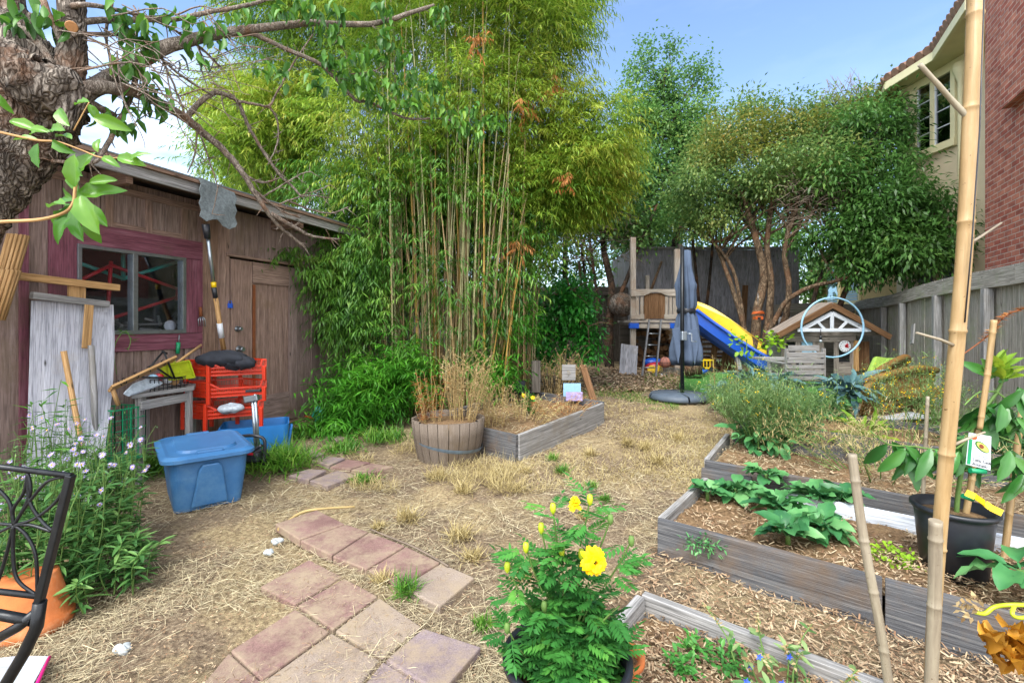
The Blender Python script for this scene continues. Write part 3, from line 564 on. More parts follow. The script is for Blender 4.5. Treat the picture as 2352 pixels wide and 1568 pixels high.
# ------------------------------------------------------------ table with clutter
def SB(px, py, o): return SP(px, py, o)
tz = .73
def tp_(px, o, z=tz): s = pw(px, 742, o)[0]; return wp(s, z, o)
t = thing('work_table', 'weathered grey wooden table against the shed', 'table', tp_(400, .4, 0))
A, B_, C_, D_ = tp_(302, .48), tp_(446, .48), tp_(455, .05), tp_(322, .05)
M().poly([A, B_, C_, D_], (0, 0, .035)).build('tabletop', 'grey', t, .004)
M().beam(A+V((.05, .03, -.06)), B_+V((-.05, .03, -.06)), .025, .075).build('apron', 'grey', t, .003)
for P_ in (A*.9+C_*.1, B_*.9+D_*.1, C_*.9+A*.1, D_*.9+B_*.1): M().beam(V((P_.x, P_.y, 0)), V((P_.x, P_.y, tz)), .045, .045).build('leg', 'grey', t, .004)
def tpo(px, o, dz=0): return tp_(px, o, tz+.035+dz)
t = thing('number_board', 'pale yellow numbered board lying tilted across the table', 'board', tpo(300, .45))
a_, b_ = SP(253, 893, .52), SP(402, 823, .42); M().beam(a_, b_, .02, .075, (.94, -.33, .9)).build('board', 'tan', t, .002)
pole('peg_stick', 'pale stick with a hole rising from the table clutter', 'stick', [SP(385, 848, .4), SP(462, 792, .3)], .012, 'tan')
mm = M()
for s in ([(325, 866), (376, 806)], [(376, 806), (402, 870)], [(325, 866), (420, 868)], [(350, 838), (395, 868)], [(372, 806), (384, 812)]): mm.tube([SP(x, y, .45) for x, y in s], .008, 6)
tag(mm.build('metal_bracket', 'blackm'), 'black triangular metal bracket standing on the table', 'bracket')
t = thing('lime_crate', 'lime green plastic box tipped over on the table', 'box', SP(415, 850, .4))
pA = [SP(384, 838, .42), SP(432, 828, .4), SP(445, 866, .4), SP(388, 872, .42)]; M().poly(pA, V((-.12, .06, .0))).build('base', 'lime', t, .008)
mm = M()
for i in range(4): mm.beam(pA[i]+V((.008, -.004, 0)), pA[(i+1) % 4]+V((.008, -.004, 0)), .02, .012)
mm.beam((pA[0]+pA[1])/2, (pA[2]+pA[3])/2, .012, .012); mm.beam((pA[0]*.4+pA[3]*.6), (pA[1]*.4+pA[2]*.6), .012, .012); mm.build('ribs', 'lime', t)
mm = M()
for x in np.linspace(345, 425, 9): mm.tube([tpo(x, .46), tpo(x, .46, .1)], .0035, 5)
for z_ in (.02, .1): mm.tube([tpo(345, .46, z_), tpo(425, .46, z_), tpo(435, .25, z_), tpo(355, .25, z_), tpo(345, .46, z_)], .004, 5)
tag(mm.build('wire_tray', 'blackm'), 'black wire tray of bits and pieces on the table', 'tray')
for px, py, mt, lb, nm, ct in ((352, 868, 'paleblue', 'crumpled pale blue packet on the table', 'packet', 'packet'), (365, 866, 'redpaint', 'small red tin inside the wire tray', 'small_tin', 'tin'), (385, 872, 'white', 'white folded paper in the wire tray', 'folded_paper', 'paper'), (400, 876, 'tan', 'tan cloth scrap in the wire tray', 'cloth_scrap', 'cloth')):
    p = SP(px, py, .36); o = M().ball(p+V((0, 0, .0)), (.045, .03, .035), 9, 6).build(nm, mt); tag(o, lb, ct)
mm = M(); p0 = [SP(280, 905, .55), SP(300, 885, .5), SP(345, 868, .4), SP(370, 885, .45), SP(330, 900, .5), SP(295, 912, .55)]; mm.poly(p0, V((.01, .02, .02))); tag(mm.build('plastic_bag', 'clear', None, .01), 'crumpled clear plastic bag hanging off the table edge', 'plastic bag')
pole('hammer_handle', 'pale wooden handle sticking up under the table edge', 'handle', [SP(258, 893, .5), SP(272, 930, .5)], .016, 'tan')
# green mesh crate
def crate(name, label, cat, c, ex, ey, h, mat, nx_=7, ny_=4, nz_=5, bar=.006, group=None):
    t = thing(name, label, cat, c, group); c = V(c); ex = V(ex); ey = V(ey); cor = [c-ex/2-ey/2, c+ex/2-ey/2, c+ex/2+ey/2, c-ex/2+ey/2]
    for i in range(4):
        a, b = cor[i], cor[(i+1) % 4]; k = nx_ if i % 2 == 0 else ny_; mm = M()
        for j in range(k+1): p = a+(b-a)*j/k; mm.beam(p, p+V((0, 0, h)), bar, bar)
        for j in range(nz_+1): z = V((0, 0, h*j/nz_)); mm.beam(a+z, b+z, bar, bar*(1.8 if j in (0, nz_) else 1))
        mm.build('side', mat, t)
    M().poly(cor, (0, 0, .006)).build('bottom', mat, t); return t
crate('green_crate', 'green plastic mesh crate on end beside the table', 'crate', wp(pw(272, 742, .38)[0], .24, .38), V((.24, -.05, 0)), V((.05, .24, 0)), .42, 'green')
# ------------------------------------------------------------ totes and red baskets
def ring(c, L, W, hl, hw, rad, z, n=6):
    out = []
    for k, (sx_, sy_) in enumerate(((1, 1), (-1, 1), (-1, -1), (1, -1))):
        for j in range(n+1): a = (k*90+90*j/n)*math.pi/180; out.append(V(c)+L*(sx_*(hl-rad)+rad*math.cos(a))+W*(sy_*(hw-rad)+rad*math.sin(a))+V((0, 0, z)))
    return out
def loft(m, rings, cap0=False, cap1=False):
    k0 = len(m.v); n = len(rings[0])
    for r in rings: m.v += r
    for i in range(len(rings)-1):
        for j in range(n): a, b = k0+i*n+j, k0+i*n+(j+1) % n; m.face((a, b, b+n, a+n), [(0, 0)]*4, False)
    if cap0: m.face(tuple(k0+j for j in reversed(range(n))), [(0, 0)]*n)
    e = k0+(len(rings)-1)*n
    if cap1: m.face(tuple(e+j for j in range(n)), [(0, 0)]*n)
    return m
def tote(label, c, ang, hl, hw, h, mat, lid=True):
    t = thing('storage_tote', label, 'storage tote', c); L = V((math.cos(ang), math.sin(ang), 0)); W_ = V((-L.y, L.x, 0)); c = V(c)
    R_ = lambda l, w_, r, z: ring(c, L, W_, l, w_, r, z)
    b = loft(M(), [R_(hl*.80, hw*.78, .05, 0), R_(hl*.9, hw*.88, .06, h*.55), R_(hl*.93, hw*.92, .06, h*.9), R_(hl*.93-.01, hw*.92-.01, .05, h*.9), R_(hl*.8-.01, hw*.78-.01, .04, .02)], True, True).build('body', mat, t)
    for p in b.data.polygons: p.use_smooth = False
    for sgn in (-1, 1): # pressed handle panels on the short ends
        q = c+L*sgn*hl*.83; a_, z0, z1 = hw*.34, .03, h*.78; ti = L*sgn*(hl*.125)
        sec = [q-W_*a_*1.25+V((0, 0, z0)), q+W_*a_*1.25+V((0, 0, z0)), q+W_*a_*.8+ti*.9+V((0, 0, z1-.04)), q+W_*a_*.55+ti+V((0, 0, z1)), q-W_*a_*.55+ti+V((0, 0, z1)), q-W_*a_*.8+ti*.9+V((0, 0, z1-.04))]
        M().poly(sec, L*sgn*.028).build('handle_panel', mat, t, .012)
    if lid:
        l = loft(M(), [R_(hl*1.04, hw*1.06, .1, h*.84), R_(hl*1.07, hw*1.09, .1, h*.86), R_(hl*1.07, hw*1.09, .1, h*.915), R_(hl*.97, hw*.96, .08, h*.955), R_(hl*.9, hw*.88, .08, h*.945), R_(hl*.76, hw*.72, .1, h*.945), R_(hl*.73, hw*.68, .1, h*.985)], True, True).build('lid', mat, t)
        for sgn in (-1, 1): M().beam(c+L*sgn*hl*.88-W_*hw*.3+V((0, 0, h*.955)), c+L*sgn*hl*.88+W_*hw*.3+V((0, 0, h*.955)), .05, .03).build('latch', mat, l, .008)
    return t
tote('large dusty blue storage tote with a lid, standing on the straw', (-2.44, 3.65, -.01), math.atan2(.76, -.65), .39, .27, .44, 'tote')
tote('brighter blue tote under the red stacking baskets', (-2.62, 4.72, 0), .45, .33, .24, .37, 'tote2', False)
def basket(parent_c, ex, ey, h, label, leg):
    t = thing('stacking_basket', label, 'basket', parent_c, 'red stacking baskets'); c = V(parent_c); L = ex.normalized(); W_ = ey.normalized(); a, b = ex.length, ey.length
    def pt(u, w_, z): return c+L*a*(u-.5)+W_*b*(w_-.5)+V((0, 0, z))
    # sides: left full height, front with dipped edge, slats
    hi = lambda u: (h-u/.2*h*.42 if u < .2 else h*.58 if u < .93 else h)
    for w0, nm in ((0, 'front'), (1, 'back')):
        mm = M(); f = hi if w0 == 0 else (lambda u: h)
        for j in range(35): u = j/34; mm.beam(pt(u, w0, .01), pt(u+(.012 if u > .5 else 0), w0, f(u)), .006, .005)
        us = [0, .2, .9, .93, 1]
        for u0, u1 in zip(us[:-1], us[1:]): mm.beam(pt(u0, w0, f(u0)), pt(u1, w0, f(u1) if u1 < .99 else h), .022, .016)
        for z in (.008, h*.3, h*.55): mm.beam(pt(0, w0, z), pt(1, w0, z), .009, .014)
        mm.build('basket_side', 'red', t)
    for u0 in (0, 1):
        mm = M()
        for j in range(17): mm.beam(pt(u0, j/16, .01), pt(u0, j/16, h), .006, .005)
        for z in (.008, h*.5, h): mm.beam(pt(u0, 0, z), pt(u0, 1, z), .012, .015)
        mm.build('basket_side', 'red', t)
    mm = M()
    for j in range(13): mm.beam(pt(0, j/12, .006), pt(1, j/12, .006), .006, .006)
    for j in range(18): mm.beam(pt(j/17, 0, .004), pt(j/17, 1, .004), .006, .004)
    mm.build('basket_floor', 'red', t)
    for u, w_ in ((.0, -.02), (.0, .97), (.5, 1.02), (.96, 1.02), (.96, -.02)):
        M().beam(pt(u, w_, -leg), pt(u, w_, h*.95 if u < .9 or w_ > .5 else h*.5), .034, .026).build('leg', 'red', t, .004)
ex_, ey_ = V((.42, .25, 0)), V((-.3, .12, 0))
for k, (dx, lb) in enumerate(((-.03, 'bottom red plastic basket of the stack, grey bag inside'), (.0, 'middle red plastic basket of the stack by the shed door'), (.0, 'top red plastic basket of the stack, piled with dark cloth'))):
    basket((-2.84+dx, 4.585, .43+.205*k), ex_, ey_, .145, lb, .065 if k else .12)
def rag(name, label, cat, c, r, mat, seed=1, n=22):
    me = M().ball(c, r, 26, 16); rr = random.Random(seed); ph = [rr.uniform(0, 6) for _ in range(6)]
    for i, v in enumerate(me.v): d = V(v)-V(c); a = math.atan2(d.y, d.x); me.v[i] = V(c)+d*(1+.16*math.sin(a*3+ph[0])+.1*math.sin(a*7+d.z*40+ph[1])+.06*math.sin(d.x*90+ph[2])*math.sin(d.z*70))
    return tag(me.build(name, mat), label, cat)
rag('dark_coat', 'bundle of dark cloth heaped on the top red basket', 'cloth', (-2.85, 4.5, 1.0), (.24, .13, .075), 'fabric_dark', 3)
rag('dark_sleeve', 'dark folded strap end sagging over the top basket edge', 'cloth', (-2.66, 4.52, .965), (.17, .1, .065), 'fabric_dark', 5)
rag('grey_bag', 'crumpled grey plastic bag in the bottom red basket', 'bag', (-2.75, 4.5, .52), (.11, .08, .045), 'clear', 8)
# folding stand / walker frame beside the basket
t = thing('pressure_washer', 'black and silver wheeled pump machine behind the blue tote', 'machine', (-2.35, 4.5, 0))
for a_, b_ in (((586, 905), (594, 1035)), ((580, 915), (588, 1040))): M().tube([at(*a_, 4.35), at(*b_, 4.35)], .014, 8).build('pole', 'silver', t)
M().beam(at(562, 918, 4.35), at(594, 912, 4.35), .05, .06).build('head', 'steel', t, .01); M().beam(at(565, 898, 4.35), at(600, 896, 4.35), .03, .025).build('handle', 'dark', t, .006)
mm = M(); mm.tube(path([at(548, 1002, 4.2), at(580, 1000, 4.1), at(606, 1008, 4.1), at(608, 1040, 4.1), at(606, 1052, 4.1)], 4), .014, 8); mm.tube(path([at(560, 1045, 4.1), at(580, 1035, 4.1), at(602, 1022, 4.1)], 3), .014, 8); mm.build('frame', 'dark', t)
M().box(at(582, 1046, 4.15), (.17, .16, .09)).build('motor', 'dark', t, .02); M().box(at(575, 1042, 4.06), (.045, .01, .02)).build('badge', 'redpaint', t)
for dx in (-.07, .1): p = at(585, 1054, 4.2)+V((dx, 0, 0)); M().tube([p-V((.02, 0, 0)), p+V((.02, 0, 0))], .055, 16).build('wheel', 'dark', t)
rag('teal_bag', 'crumpled teal and white bag at the foot of the shed', 'bag', tuple(G(736, 968)+V((0, 0, .08))), (.09, .07, .11), 'teal', 9)
pole('orange_hose', 'short orange hose on the shed sill beside the teal bag', 'hose', path([at(700, 955, 5.9), at(712, 958, 5.8), at(722, 964, 5.75)], 3), .012, 'orange')

# ------------------------------------------------------------ fences
def fence(name, label, A, B, hA, hB, mat, postm, nposts=5, bw=.14, cap=True, inward=(-1, 0), zb=None, postlist=None):
    A, B = V(A), V(B); t = thing(name, label, 'fence', (A.x, A.y, 0)); d = (B-A); L = d.length; e = d/L; n_ = V((inward[0], inward[1], 0)); mm = M(); s = 0
    zt = lambda s: hA+(hB-hA)*s/L+.02*math.sin(s*1.3)
    while s < L: w_ = min(bw*rn(.9, 1.1), L-s+.001); p = A+e*s; p.z = 0; off = rn(-.006, .006); mm.hexa(p+n_*off, V((0, 0, zt(s)-(.0 if not cap else .0))), e*(w_-.003), -n_*.02); s += w_
    mm.build('boards', mat, t, .002)
    if cap:
        mm = M(); k = max(2, int(L/1.2))
        for i in range(k): p, q_ = A+e*L*i/k, A+e*L*(i+1)/k; p.z = zt(L*i/k)-.2; q_.z = zt(L*(i+1)/k)-.2; mm.hexa(p+n_*.02, q_-p, V((0, 0, .17)), n_*.02); 
        mm.build('top_board', mat, t, .003); mm = M()
        for i in range(k): p, q_ = A+e*L*i/k, A+e*L*(i+1)/k; p.z = zt(L*i/k)-.235; q_.z = zt(L*(i+1)/k)-.235; mm.hexa(p+n_*.02, q_-p, V((0, 0, .034)), n_*.06)
        mm.build('rail', mat, t, .003)
    for s in (postlist or [L*(i+.5)/nposts for i in range(nposts)]): p = A+e*s; p.z = 0; mm = M(); mm.hexa(p+n_*.025, V((0, 0, zt(s)-.24 if cap else zt(s)+.05)), e*.09, n_*.09); mm.build('post', postm, t, .004)
    return t
def fx(px): r = (px-CX)/F; y = (5.4-.49*4.9)/(r-.49); return math.hypot(.49, 1)*(y-1.49)
fence('board_fence', 'weathered grey board fence with mossy top board on the right', (3.73, 1.49, 0), (8.76, 11.75, 0), 2.08, 1.88, 'fence', 'grey', inward=(-.898, .44), postlist=[.9, fx(2290), fx(2168), fx(2085), fx(2040)])
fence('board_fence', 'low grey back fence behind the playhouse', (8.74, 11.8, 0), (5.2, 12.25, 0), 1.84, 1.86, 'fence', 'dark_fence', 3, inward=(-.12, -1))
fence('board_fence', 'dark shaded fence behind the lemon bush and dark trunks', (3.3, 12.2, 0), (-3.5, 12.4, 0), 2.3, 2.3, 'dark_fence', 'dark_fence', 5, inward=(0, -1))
t = thing('tar_paper_shed', 'tall windowless outbuilding clad in dark tar paper at the back', 'outbuilding', (5, 12, 0)); mm = M(); x = 3.05
while x < 6.95: mm.hexa((x, 12+rn(0, .01), .2), (0, 0, 1.85), (.88, 0, 0), (0, .02, 0)); mm.hexa((x, 12.0+rn(.0, .015)+.01, 2.04), (0, 0, 1.22), (.88, 0, 0), (0, .02, 0)); x += .885
mm.build('cladding', 'tar', t); M().hexa((3.06, 12.04, .2), (3.85, 0, 0), (0, 2, 0), (0, 0, 3.05)).build('wall', 'tar', t); M().beam((3.0, 11.95, 3.29), (7.0, 11.95, 3.29), .12, .06).build('eave_board', 'grey', t)
plank('rusty_post', 'reddish upright board leaning on the tar paper wall', 'board', at(1705, 790, 11.6), at(1712, 655, 11.7), .14, .03, 'playd', up=(0, 1, 0))
plank('fence_frame', 'small grey framed shutter hanging on the right fence', 'shutter', at(2098, 745, 7.45), at(2094, 790, 7.4), .12, .02, 'grey', up=(-.9, .4, 0))

# ------------------------------------------------------------ neighbour house
hs = thing('neighbour_house', 'neighbouring stucco and brick house with tiled eave above the fence', 'house', (8, 8, 0))
dm = V((-.475, -.88, 0))
M().hexa((6.97, 6.8, 0), dm*6, (1.2, -.65, 0), (0, 0, 9)).build('brick_wall', 'brick', hs)
p = V((6.97, 6.8, 0))+dm*.92+V((-.88, .475, 0))*.02; M().hexa(p+V((-.1, .055, 4.15)), dm*3, (1.2, -.65, 0), (0, 0, 5)).build('chimney_breast', 'brick', hs)
M().poly([(8.2, 6.4, 0), (8.2, 9.7, 0), (9.0, 10.8, 0), (12, 10.8, 0), (12, 6.4, 0)], (0, 0, 6.24)).build('bay_wall', 'stucco', hs)
M().poly([(9.05, 10.81, 0), (10.3, 16, 0), (14, 16, 0), (14, 10.81, 0)], (0, 0, 3.6)).build('annex', 'annex', hs)
Y0, Y1, Z0, Z1 = 8.57, 9.3, 4.76, 6.03; mm = M()
def hw(y0, y1, z0, z1, x0, x1): mm.box(((x0+x1)/2, (y0+y1)/2, (z0+z1)/2), (x1-x0, y1-y0, z1-z0))
hw(Y0-.09, Y0, Z0-.1, Z1+.1, 8.13, 8.199); hw(Y1, Y1+.14, Z0-.1, Z1+.1, 8.13, 8.199); hw(Y0, Y1, Z1, Z1+.1, 8.13, 8.199); hw(Y0-.1, Y1+.16, Z0-.14, Z0, 8.1, 8.199); ym = (Y0+Y1)/2+.02; hw(ym-.04, ym+.04, Z0, Z1, 8.14, 8.199)
wn = mm.build('window', 'creamtrim', hs, .006); mm = M()
for i in range(1, 4): z = Z0+(Z1-Z0)*i/4; hw(Y0, ym-.04, z-.008, z+.008, 8.165, 8.19); hw(ym+.04, Y1, z-.008, z+.008, 8.165, 8.19)
for y in (Y0+.012, ym-.052, ym+.052, Y1-.012): hw(y-.012, y+.012, Z0, Z1, 8.162, 8.188)
mm.build('sash', 'white', wn); mm = M(); hw(Y0, Y1, Z0, Z1, 8.185, 8.192); mm.build('pane', 'houseglass', wn)
mm = M(); a, b = V((8.2, 9.7, 0)), V((9.0, 10.8, 0)); e = (b-a)/(b-a).length; n_ = V((-e.y, e.x, 0)); mm.hexa(a+e*.2+n_*.01+V((0, 0, 4.5)), (0, 0, 1.5), e*.9, n_*.05); w2 = mm.build('window', 'creamtrim', hs)
mm = M(); mm.hexa(a+e*.3+n_*.062+V((0, 0, 4.6)), (0, 0, 1.3), e*.7, n_*.004); mm.build('pane', 'houseglass', w2)
for (x, y, z) in ((9.45, 12.5, 1.9), (9.75, 13.7, 1.9)):
    e = V((.234, .972, 0)); n_ = V((-.972, .234, 0)); mm = M(); x = 9.05+(y-10.81)*.241; mm.hexa(V((x, y, z))+n_*.0, e*.8, n_*.05, (0, 0, 1.3)); wb = mm.build('window', 'creamtrim', hs); mm = M()
    for i in range(16): mm.hexa(V((x, y, z+.08+i*.075))+e*.08+n_*.055, e*.64, n_*.01, (0, 0, .055))
    mm.build('blind', 'paleblue', wb)
mm = M().beam((9.03, 10.9, 1.85), (10.3, 16, 1.85), .08, .12).build('band', 'creamtrim', hs)
for x0 in (2135, 2195): # lower window partly behind the fence
    a = at(x0, 640, 9); y = 8.2*F/(x0-CX); mm = M(); mm.box((8.16, y, 2.25), (.06, .42, .9)); wl = mm.build('window', 'creamtrim', hs); mm = M(); mm.box((8.12, y, 2.25), (.02, .3, .75)); mm.build('pane', 'houseglass', wl)
E0, E1, E2 = V((8.5, 10.8, 6.2)), V((7.7, 9.5, 6.2)), V((7.7, 8.42, 6.2)); E3 = E2+dm*1.55; ev = [E0, E1, E2, E3]
M().poly([V((p.x, p.y, 6.21)) for p in (E0, E1, E2, E3, V((8.6, 6.6, 0)), V((12, 6.6, 0)), V((12, 10.8, 0)))], (0, 0, .03)).build('soffit', 'cream', hs)
for a, b in zip(ev[:-1], ev[1:]): M().beam(a+V((0, 0, .02)), b+V((0, 0, .02)), .06, .16).build('gutter', 'creamtrim', hs, .01)
for a, b in zip([(8.2, 9.7, 6.15), (8.2, 8.0, 6.15)], [(8.2, 8.0, 6.15), (7.9, 7.1, 6.15)]): M().beam(V(a)+V((-.03, 0, 0)), V(b)+V((-.03, 0, 0)), .06, .1).build('moulding', 'creamtrim', hs)
rp = [V((12, 12, 8.6)), V((12, 7, 8.6))]; M().poly([E1+V((0, 0, .14)), E2+V((0, 0, .14)), E2+V((4, 0, 2.3))], (0, 0, .03)).build('roof', 'tile', hs); M().poly([E2+V((0, 0, .14)), E3+V((0, 0, .14)), E3+V((4, -2, 2.3)), E2+V((4, 0, 2.3))], (0, 0, .03)).build('roof', 'tile', hs)
tl = M()
for a, b in zip(ev[:-1], ev[1:]):
    L = (b-a).length; k = int(L/.17); e = (b-a)/L; inn = V((-e.y, e.x, 0)); inn = inn if inn.x > 0 else -inn
    for i in range(k):
        p = a+e*(i+.5)*L/k+V((0, 0, .16))-inn*.05
        for j in range(4): q = p+inn*.3*j+V((0, 0, .16*j)); tl.tube([q, q+inn*.33+V((0, 0, .15))], [.085, .07], 8)
tl.build('roof_tiles', 'tile', hs)
M().lathe((8.13, 8.36, 0), [(.045, .5), (.045, 5.72), (.05, 5.74), (.12, 5.95), (.12, 6.05), (0, 6.06)], 14).build('downspout', 'creamtrim', hs)

# ------------------------------------------------------------ paving
PT = [('r', [(632, 1202), (687, 1238), (792, 1202), (728, 1170)], .05), ('r', [(690, 1240), (761, 1274), (846, 1220), (795, 1203)], .042), ('r', [(764, 1276), (841, 1306), (930, 1252), (849, 1221)], .035), ('r', [(845, 1308), (920, 1345), (1010, 1290), (933, 1254)], .025), ('g', [(924, 1347), (1010, 1392), (1090, 1325), (1013, 1292)], .012),
      ('r', [(598, 1346), (679, 1387), (787, 1323), (710, 1284)], .014), ('r', [(684, 1389), (765, 1444), (868, 1368), (791, 1326)], .016), ('g', [(770, 1447), (880, 1510), (968, 1438), (872, 1371)], .018), ('p', [(886, 1513), (1012, 1590), (1105, 1484), (973, 1441)], .03),
      ('r', [(530, 1492), (602, 1560), (757, 1449), (679, 1397)], .016), ('g', [(606, 1563), (740, 1680), (872, 1514), (762, 1452)], .013), ('p', [(746, 1684), (900, 1820), (1005, 1594), (880, 1517)], .016), ('r', [(440, 1600), (520, 1700), (600, 1564), (526, 1497)], .012),
      ('p', [(680, 1040), (712, 1054), (744, 1041), (717, 1031)], .03), ('p', [(716, 1056), (756, 1070), (793, 1051), (751, 1045)], .03), ('r', [(758, 1072), (804, 1078), (851, 1060), (797, 1052)], .03), ('r', [(806, 1079), (856, 1086), (904, 1070), (853, 1061)], .03), ('p', [(663, 1092), (709, 1102), (750, 1078), (708, 1074)], .03), ('p', [(711, 1103), (752, 1115), (822, 1090), (775, 1078)], .03), ('g', [(746, 1000), (772, 1012), (800, 1004), (775, 996)], .03), ('g', [(640, 1062), (668, 1072), (700, 1060), (672, 1052)], .025)]
PD = {'r': 'red', 'g': 'tan', 'p': 'purplish'}; PN = ['nearest the big crack', 'second in the raised row', 'third in the raised row', 'fourth in the raised row', 'at the sunken end of the raised row', 'left of the wide block, uppermost', 'under loose straw, middle of the block', 'right of the middle of the block', 'corner slab furthest right of the block', 'left corner slab of the front row', 'middle slab of the front row', 'cut off by the bottom edge', 'mostly below the bottom left of the block', 'by the far green tufts', 'second towards the barrel', 'third towards the barrel', 'fourth, closest to the barrel', 'left of the near pair', 'right of the near pair', 'far up by the shed sill', 'half buried beside the green grass']
for (c, pts, h), lb in zip(PT, PN):
    P_ = [G(x, y, h) for x, y in pts]; ctr = sum(P_, V((0, 0, 0)))/4; z = gz(0, ctr.y)+h; P_ = [V((p.x, p.y, z-.05)) for p in P_]
    tag(M().poly(P_, (0, 0, .05)).build('paver', 'pav_'+c, None, .007), PD[c]+' square paver '+lb, 'paver', 'square concrete pavers')
# ------------------------------------------------------------ raised beds
def bed(label, U0, U1, V0, V1, h, soil, parts, hts=None, mats='bedwood'):
    t = thing('raised_bed', label, 'raised bed', UV(U0, V0, 0)); 
    for k, (a, b, mt, hh) in enumerate(parts): za, zb = gz(0, UV(*a).y), gz(0, UV(*b).y); M().beam(UV(*a, z=za+hh/2-.02), UV(*b, z=zb+hh/2-.02), .042, hh+.04).build('side_board', mt, t, .004)
    n = 40; xs_ = np.linspace(U0+.02, U1-.02, n); ys_ = np.linspace(V0+.02, V1-.02, n); vv = []
    for y in ys_:
        for x in xs_: p = UV(x, y); vv.append((p.x, p.y, gz(0, p.y)+soil+bumpy(p.x*1.7, p.y*1.6)*1.2))
    I = np.arange(n*n).reshape(n, n); q = np.stack([I[:-1, :-1], I[:-1, 1:], I[1:, 1:], I[1:, :-1]], -1).reshape(-1, 4); quads('soil', 'soil', t, np.array(vv), np.zeros(len(q)), q, True); return t
b1 = bed('long low timber bed with dark soil and collards, in front', -1.0, 2.6, 2.67, 3.59, .21, .12, [((-1.0, 2.65), (.02, 2.65), 'bedwood', .21), ((.03, 2.65), (2.6, 2.65), 'bedwood', .21), ((-1.0, 2.69), (-1.0, 3.6), 'grey', .2), ((-1.0, 3.62), (-.5, 3.6), 'bedwood', .18), ((-.5, 3.6), (2.6, 3.58), 'white_wood', .21)])
bed('second timber bed behind the collards with feathery plants', -1.15, 2.0, 4.15, 5.1, .2, .11, [((-1.15, 4.13), (2.0, 4.13), 'bedwood', .18), ((-1.15, 4.17), (-1.2, 5.1), 'grey', .18), ((-1.15, 5.12), (2.0, 5.12), 'bedwood', .2), ((-.9, 5.2), (2.0, 5.2), 'grey', .14)])
bed('narrow low bed edged with one grey board at the bottom right', -.85, 2.3, .6, 2.04, .1, .03, [((-.85, 2.06), (2.3, 2.06), 'grey', .1), ((-.85, 1.3), (-.85, 2.03), 'grey', .1)])
bed('deep timber bed beside the half barrel full of dead weeds', -3.95, -2.74, 3.54, 5.3, .26, .18, [((-3.95, 3.52), (-2.72, 3.52), 'bedwood', .25), ((-2.72, 3.54), (-2.72, 5.3), 'grey', .25), ((-2.72, 5.32), (-3.95, 5.32), 'bedwood', .26), ((-3.95, 5.3), (-3.95, 3.54), 'bedwood', .25)])
bed('far timber bed with kale behind the yellow flowering plants', -1.2, 2.2, 5.7, 6.7, .2, .12, [((-1.2, 5.68), (2.2, 5.68), 'bedwood', .2), ((-1.2, 5.7), (-1.2, 6.7), 'dark_fence', .2), ((-1.2, 6.72), (2.2, 6.72), 'bedwood', .2)])
plank('short_rail', 'short grey board standing on edge by the collard stems', 'board', UV(-1.12, 3.92, dz=.09), UV(-.75, 3.92, dz=.09), .035, .16, 'bedwood')
# half barrel
c = V(((1030-CX)/F*4.6, 4.6, .03)); t = thing('half_barrel', 'old oak half barrel planter holding dead brown stalks', 'barrel planter', c); N_ = 22
for k in range(N_):
    a0, a1 = 2*math.pi*k/N_+.008, 2*math.pi*(k+1)/N_-.008; dz = rn(-.008, .012); M().lathe(c, [(.29, -.04), (.325, .1), (.35, .24), (.362, .385+dz), (.338, .385+dz), (.328, .24), (.3, .1)], 3, a0=a0, a1=a1).build('stave', 'barrel', t)
for z, r, dz in ((.12, .338, .05), (.3, .361, .0)):
    mm = M(); mm.lathe(c, [(r-.01, z), (r, z+.018), (r+.004, z+.036)], 40); 
    for i, v in enumerate(mm.v): mm.v[i] = V(v)+V((0, 0, -(V(v)-c).x*dz/.35))
    if dz: mm.build('hoop', 'hoop', t)
M().lathe(c, [(.34, .33), (.2, .35), (0, .36)], 30).build('soil', 'soil', t)
# big nursery pots
def pot(name, label, cat, c, r0, r1, h, mat, soilz=.88, tilt=None, rim=.014, soil=True):
    t = thing(name, label, cat, c); c = V(c); M().lathe(c, [(0, 0), (r0, 0), (r0+(r1-r0)*.9, h*.88), (r1*.97, h*.9), (r1, h-.02), (r1+rim, h-.018), (r1+rim, h), (r1-.006, h+.002), (r1*.93, h*.8), (r0*.9, .02), (0, .02)], 48).build('pot', mat, t)
    if soil: M().lathe(c, [(r1*.95, h*soilz-.01), (r1*.5, h*soilz+.005), (0, h*soilz+.012)], 30).build('soil', 'soil', t)
    return t
pa = V((2.2, 2.3, .11)); pot('nursery_pot', 'large black nursery pot holding the young avocado tree', 'plant pot', pa, .125, .155, .33, 'dark')
pm = V((.17, 1.43, -.02)); pot('nursery_pot', 'black nursery pot under the yellow marigold at the bottom edge', 'plant pot', pm, .15, .185, .345, 'dark', .8)
pot('clay_pot', 'small orange clay pot half hidden by marigold leaves', 'plant pot', (.375, 1.62, -.01), .05, .075, .2, 'terra')
c = V((-2.16, 2.06, -.01)); t = thing('upturned_clay_pot', 'large upturned orange clay pot behind the black chair', 'plant pot', c); M().lathe(c, [(.15, 0), (.155, .01), (.155, .05), (.143, .055), (.1, .235), (.095, .24), (.045, .24), (.04, .233), (0, .233)], 40).build('pot', 'terra', t)
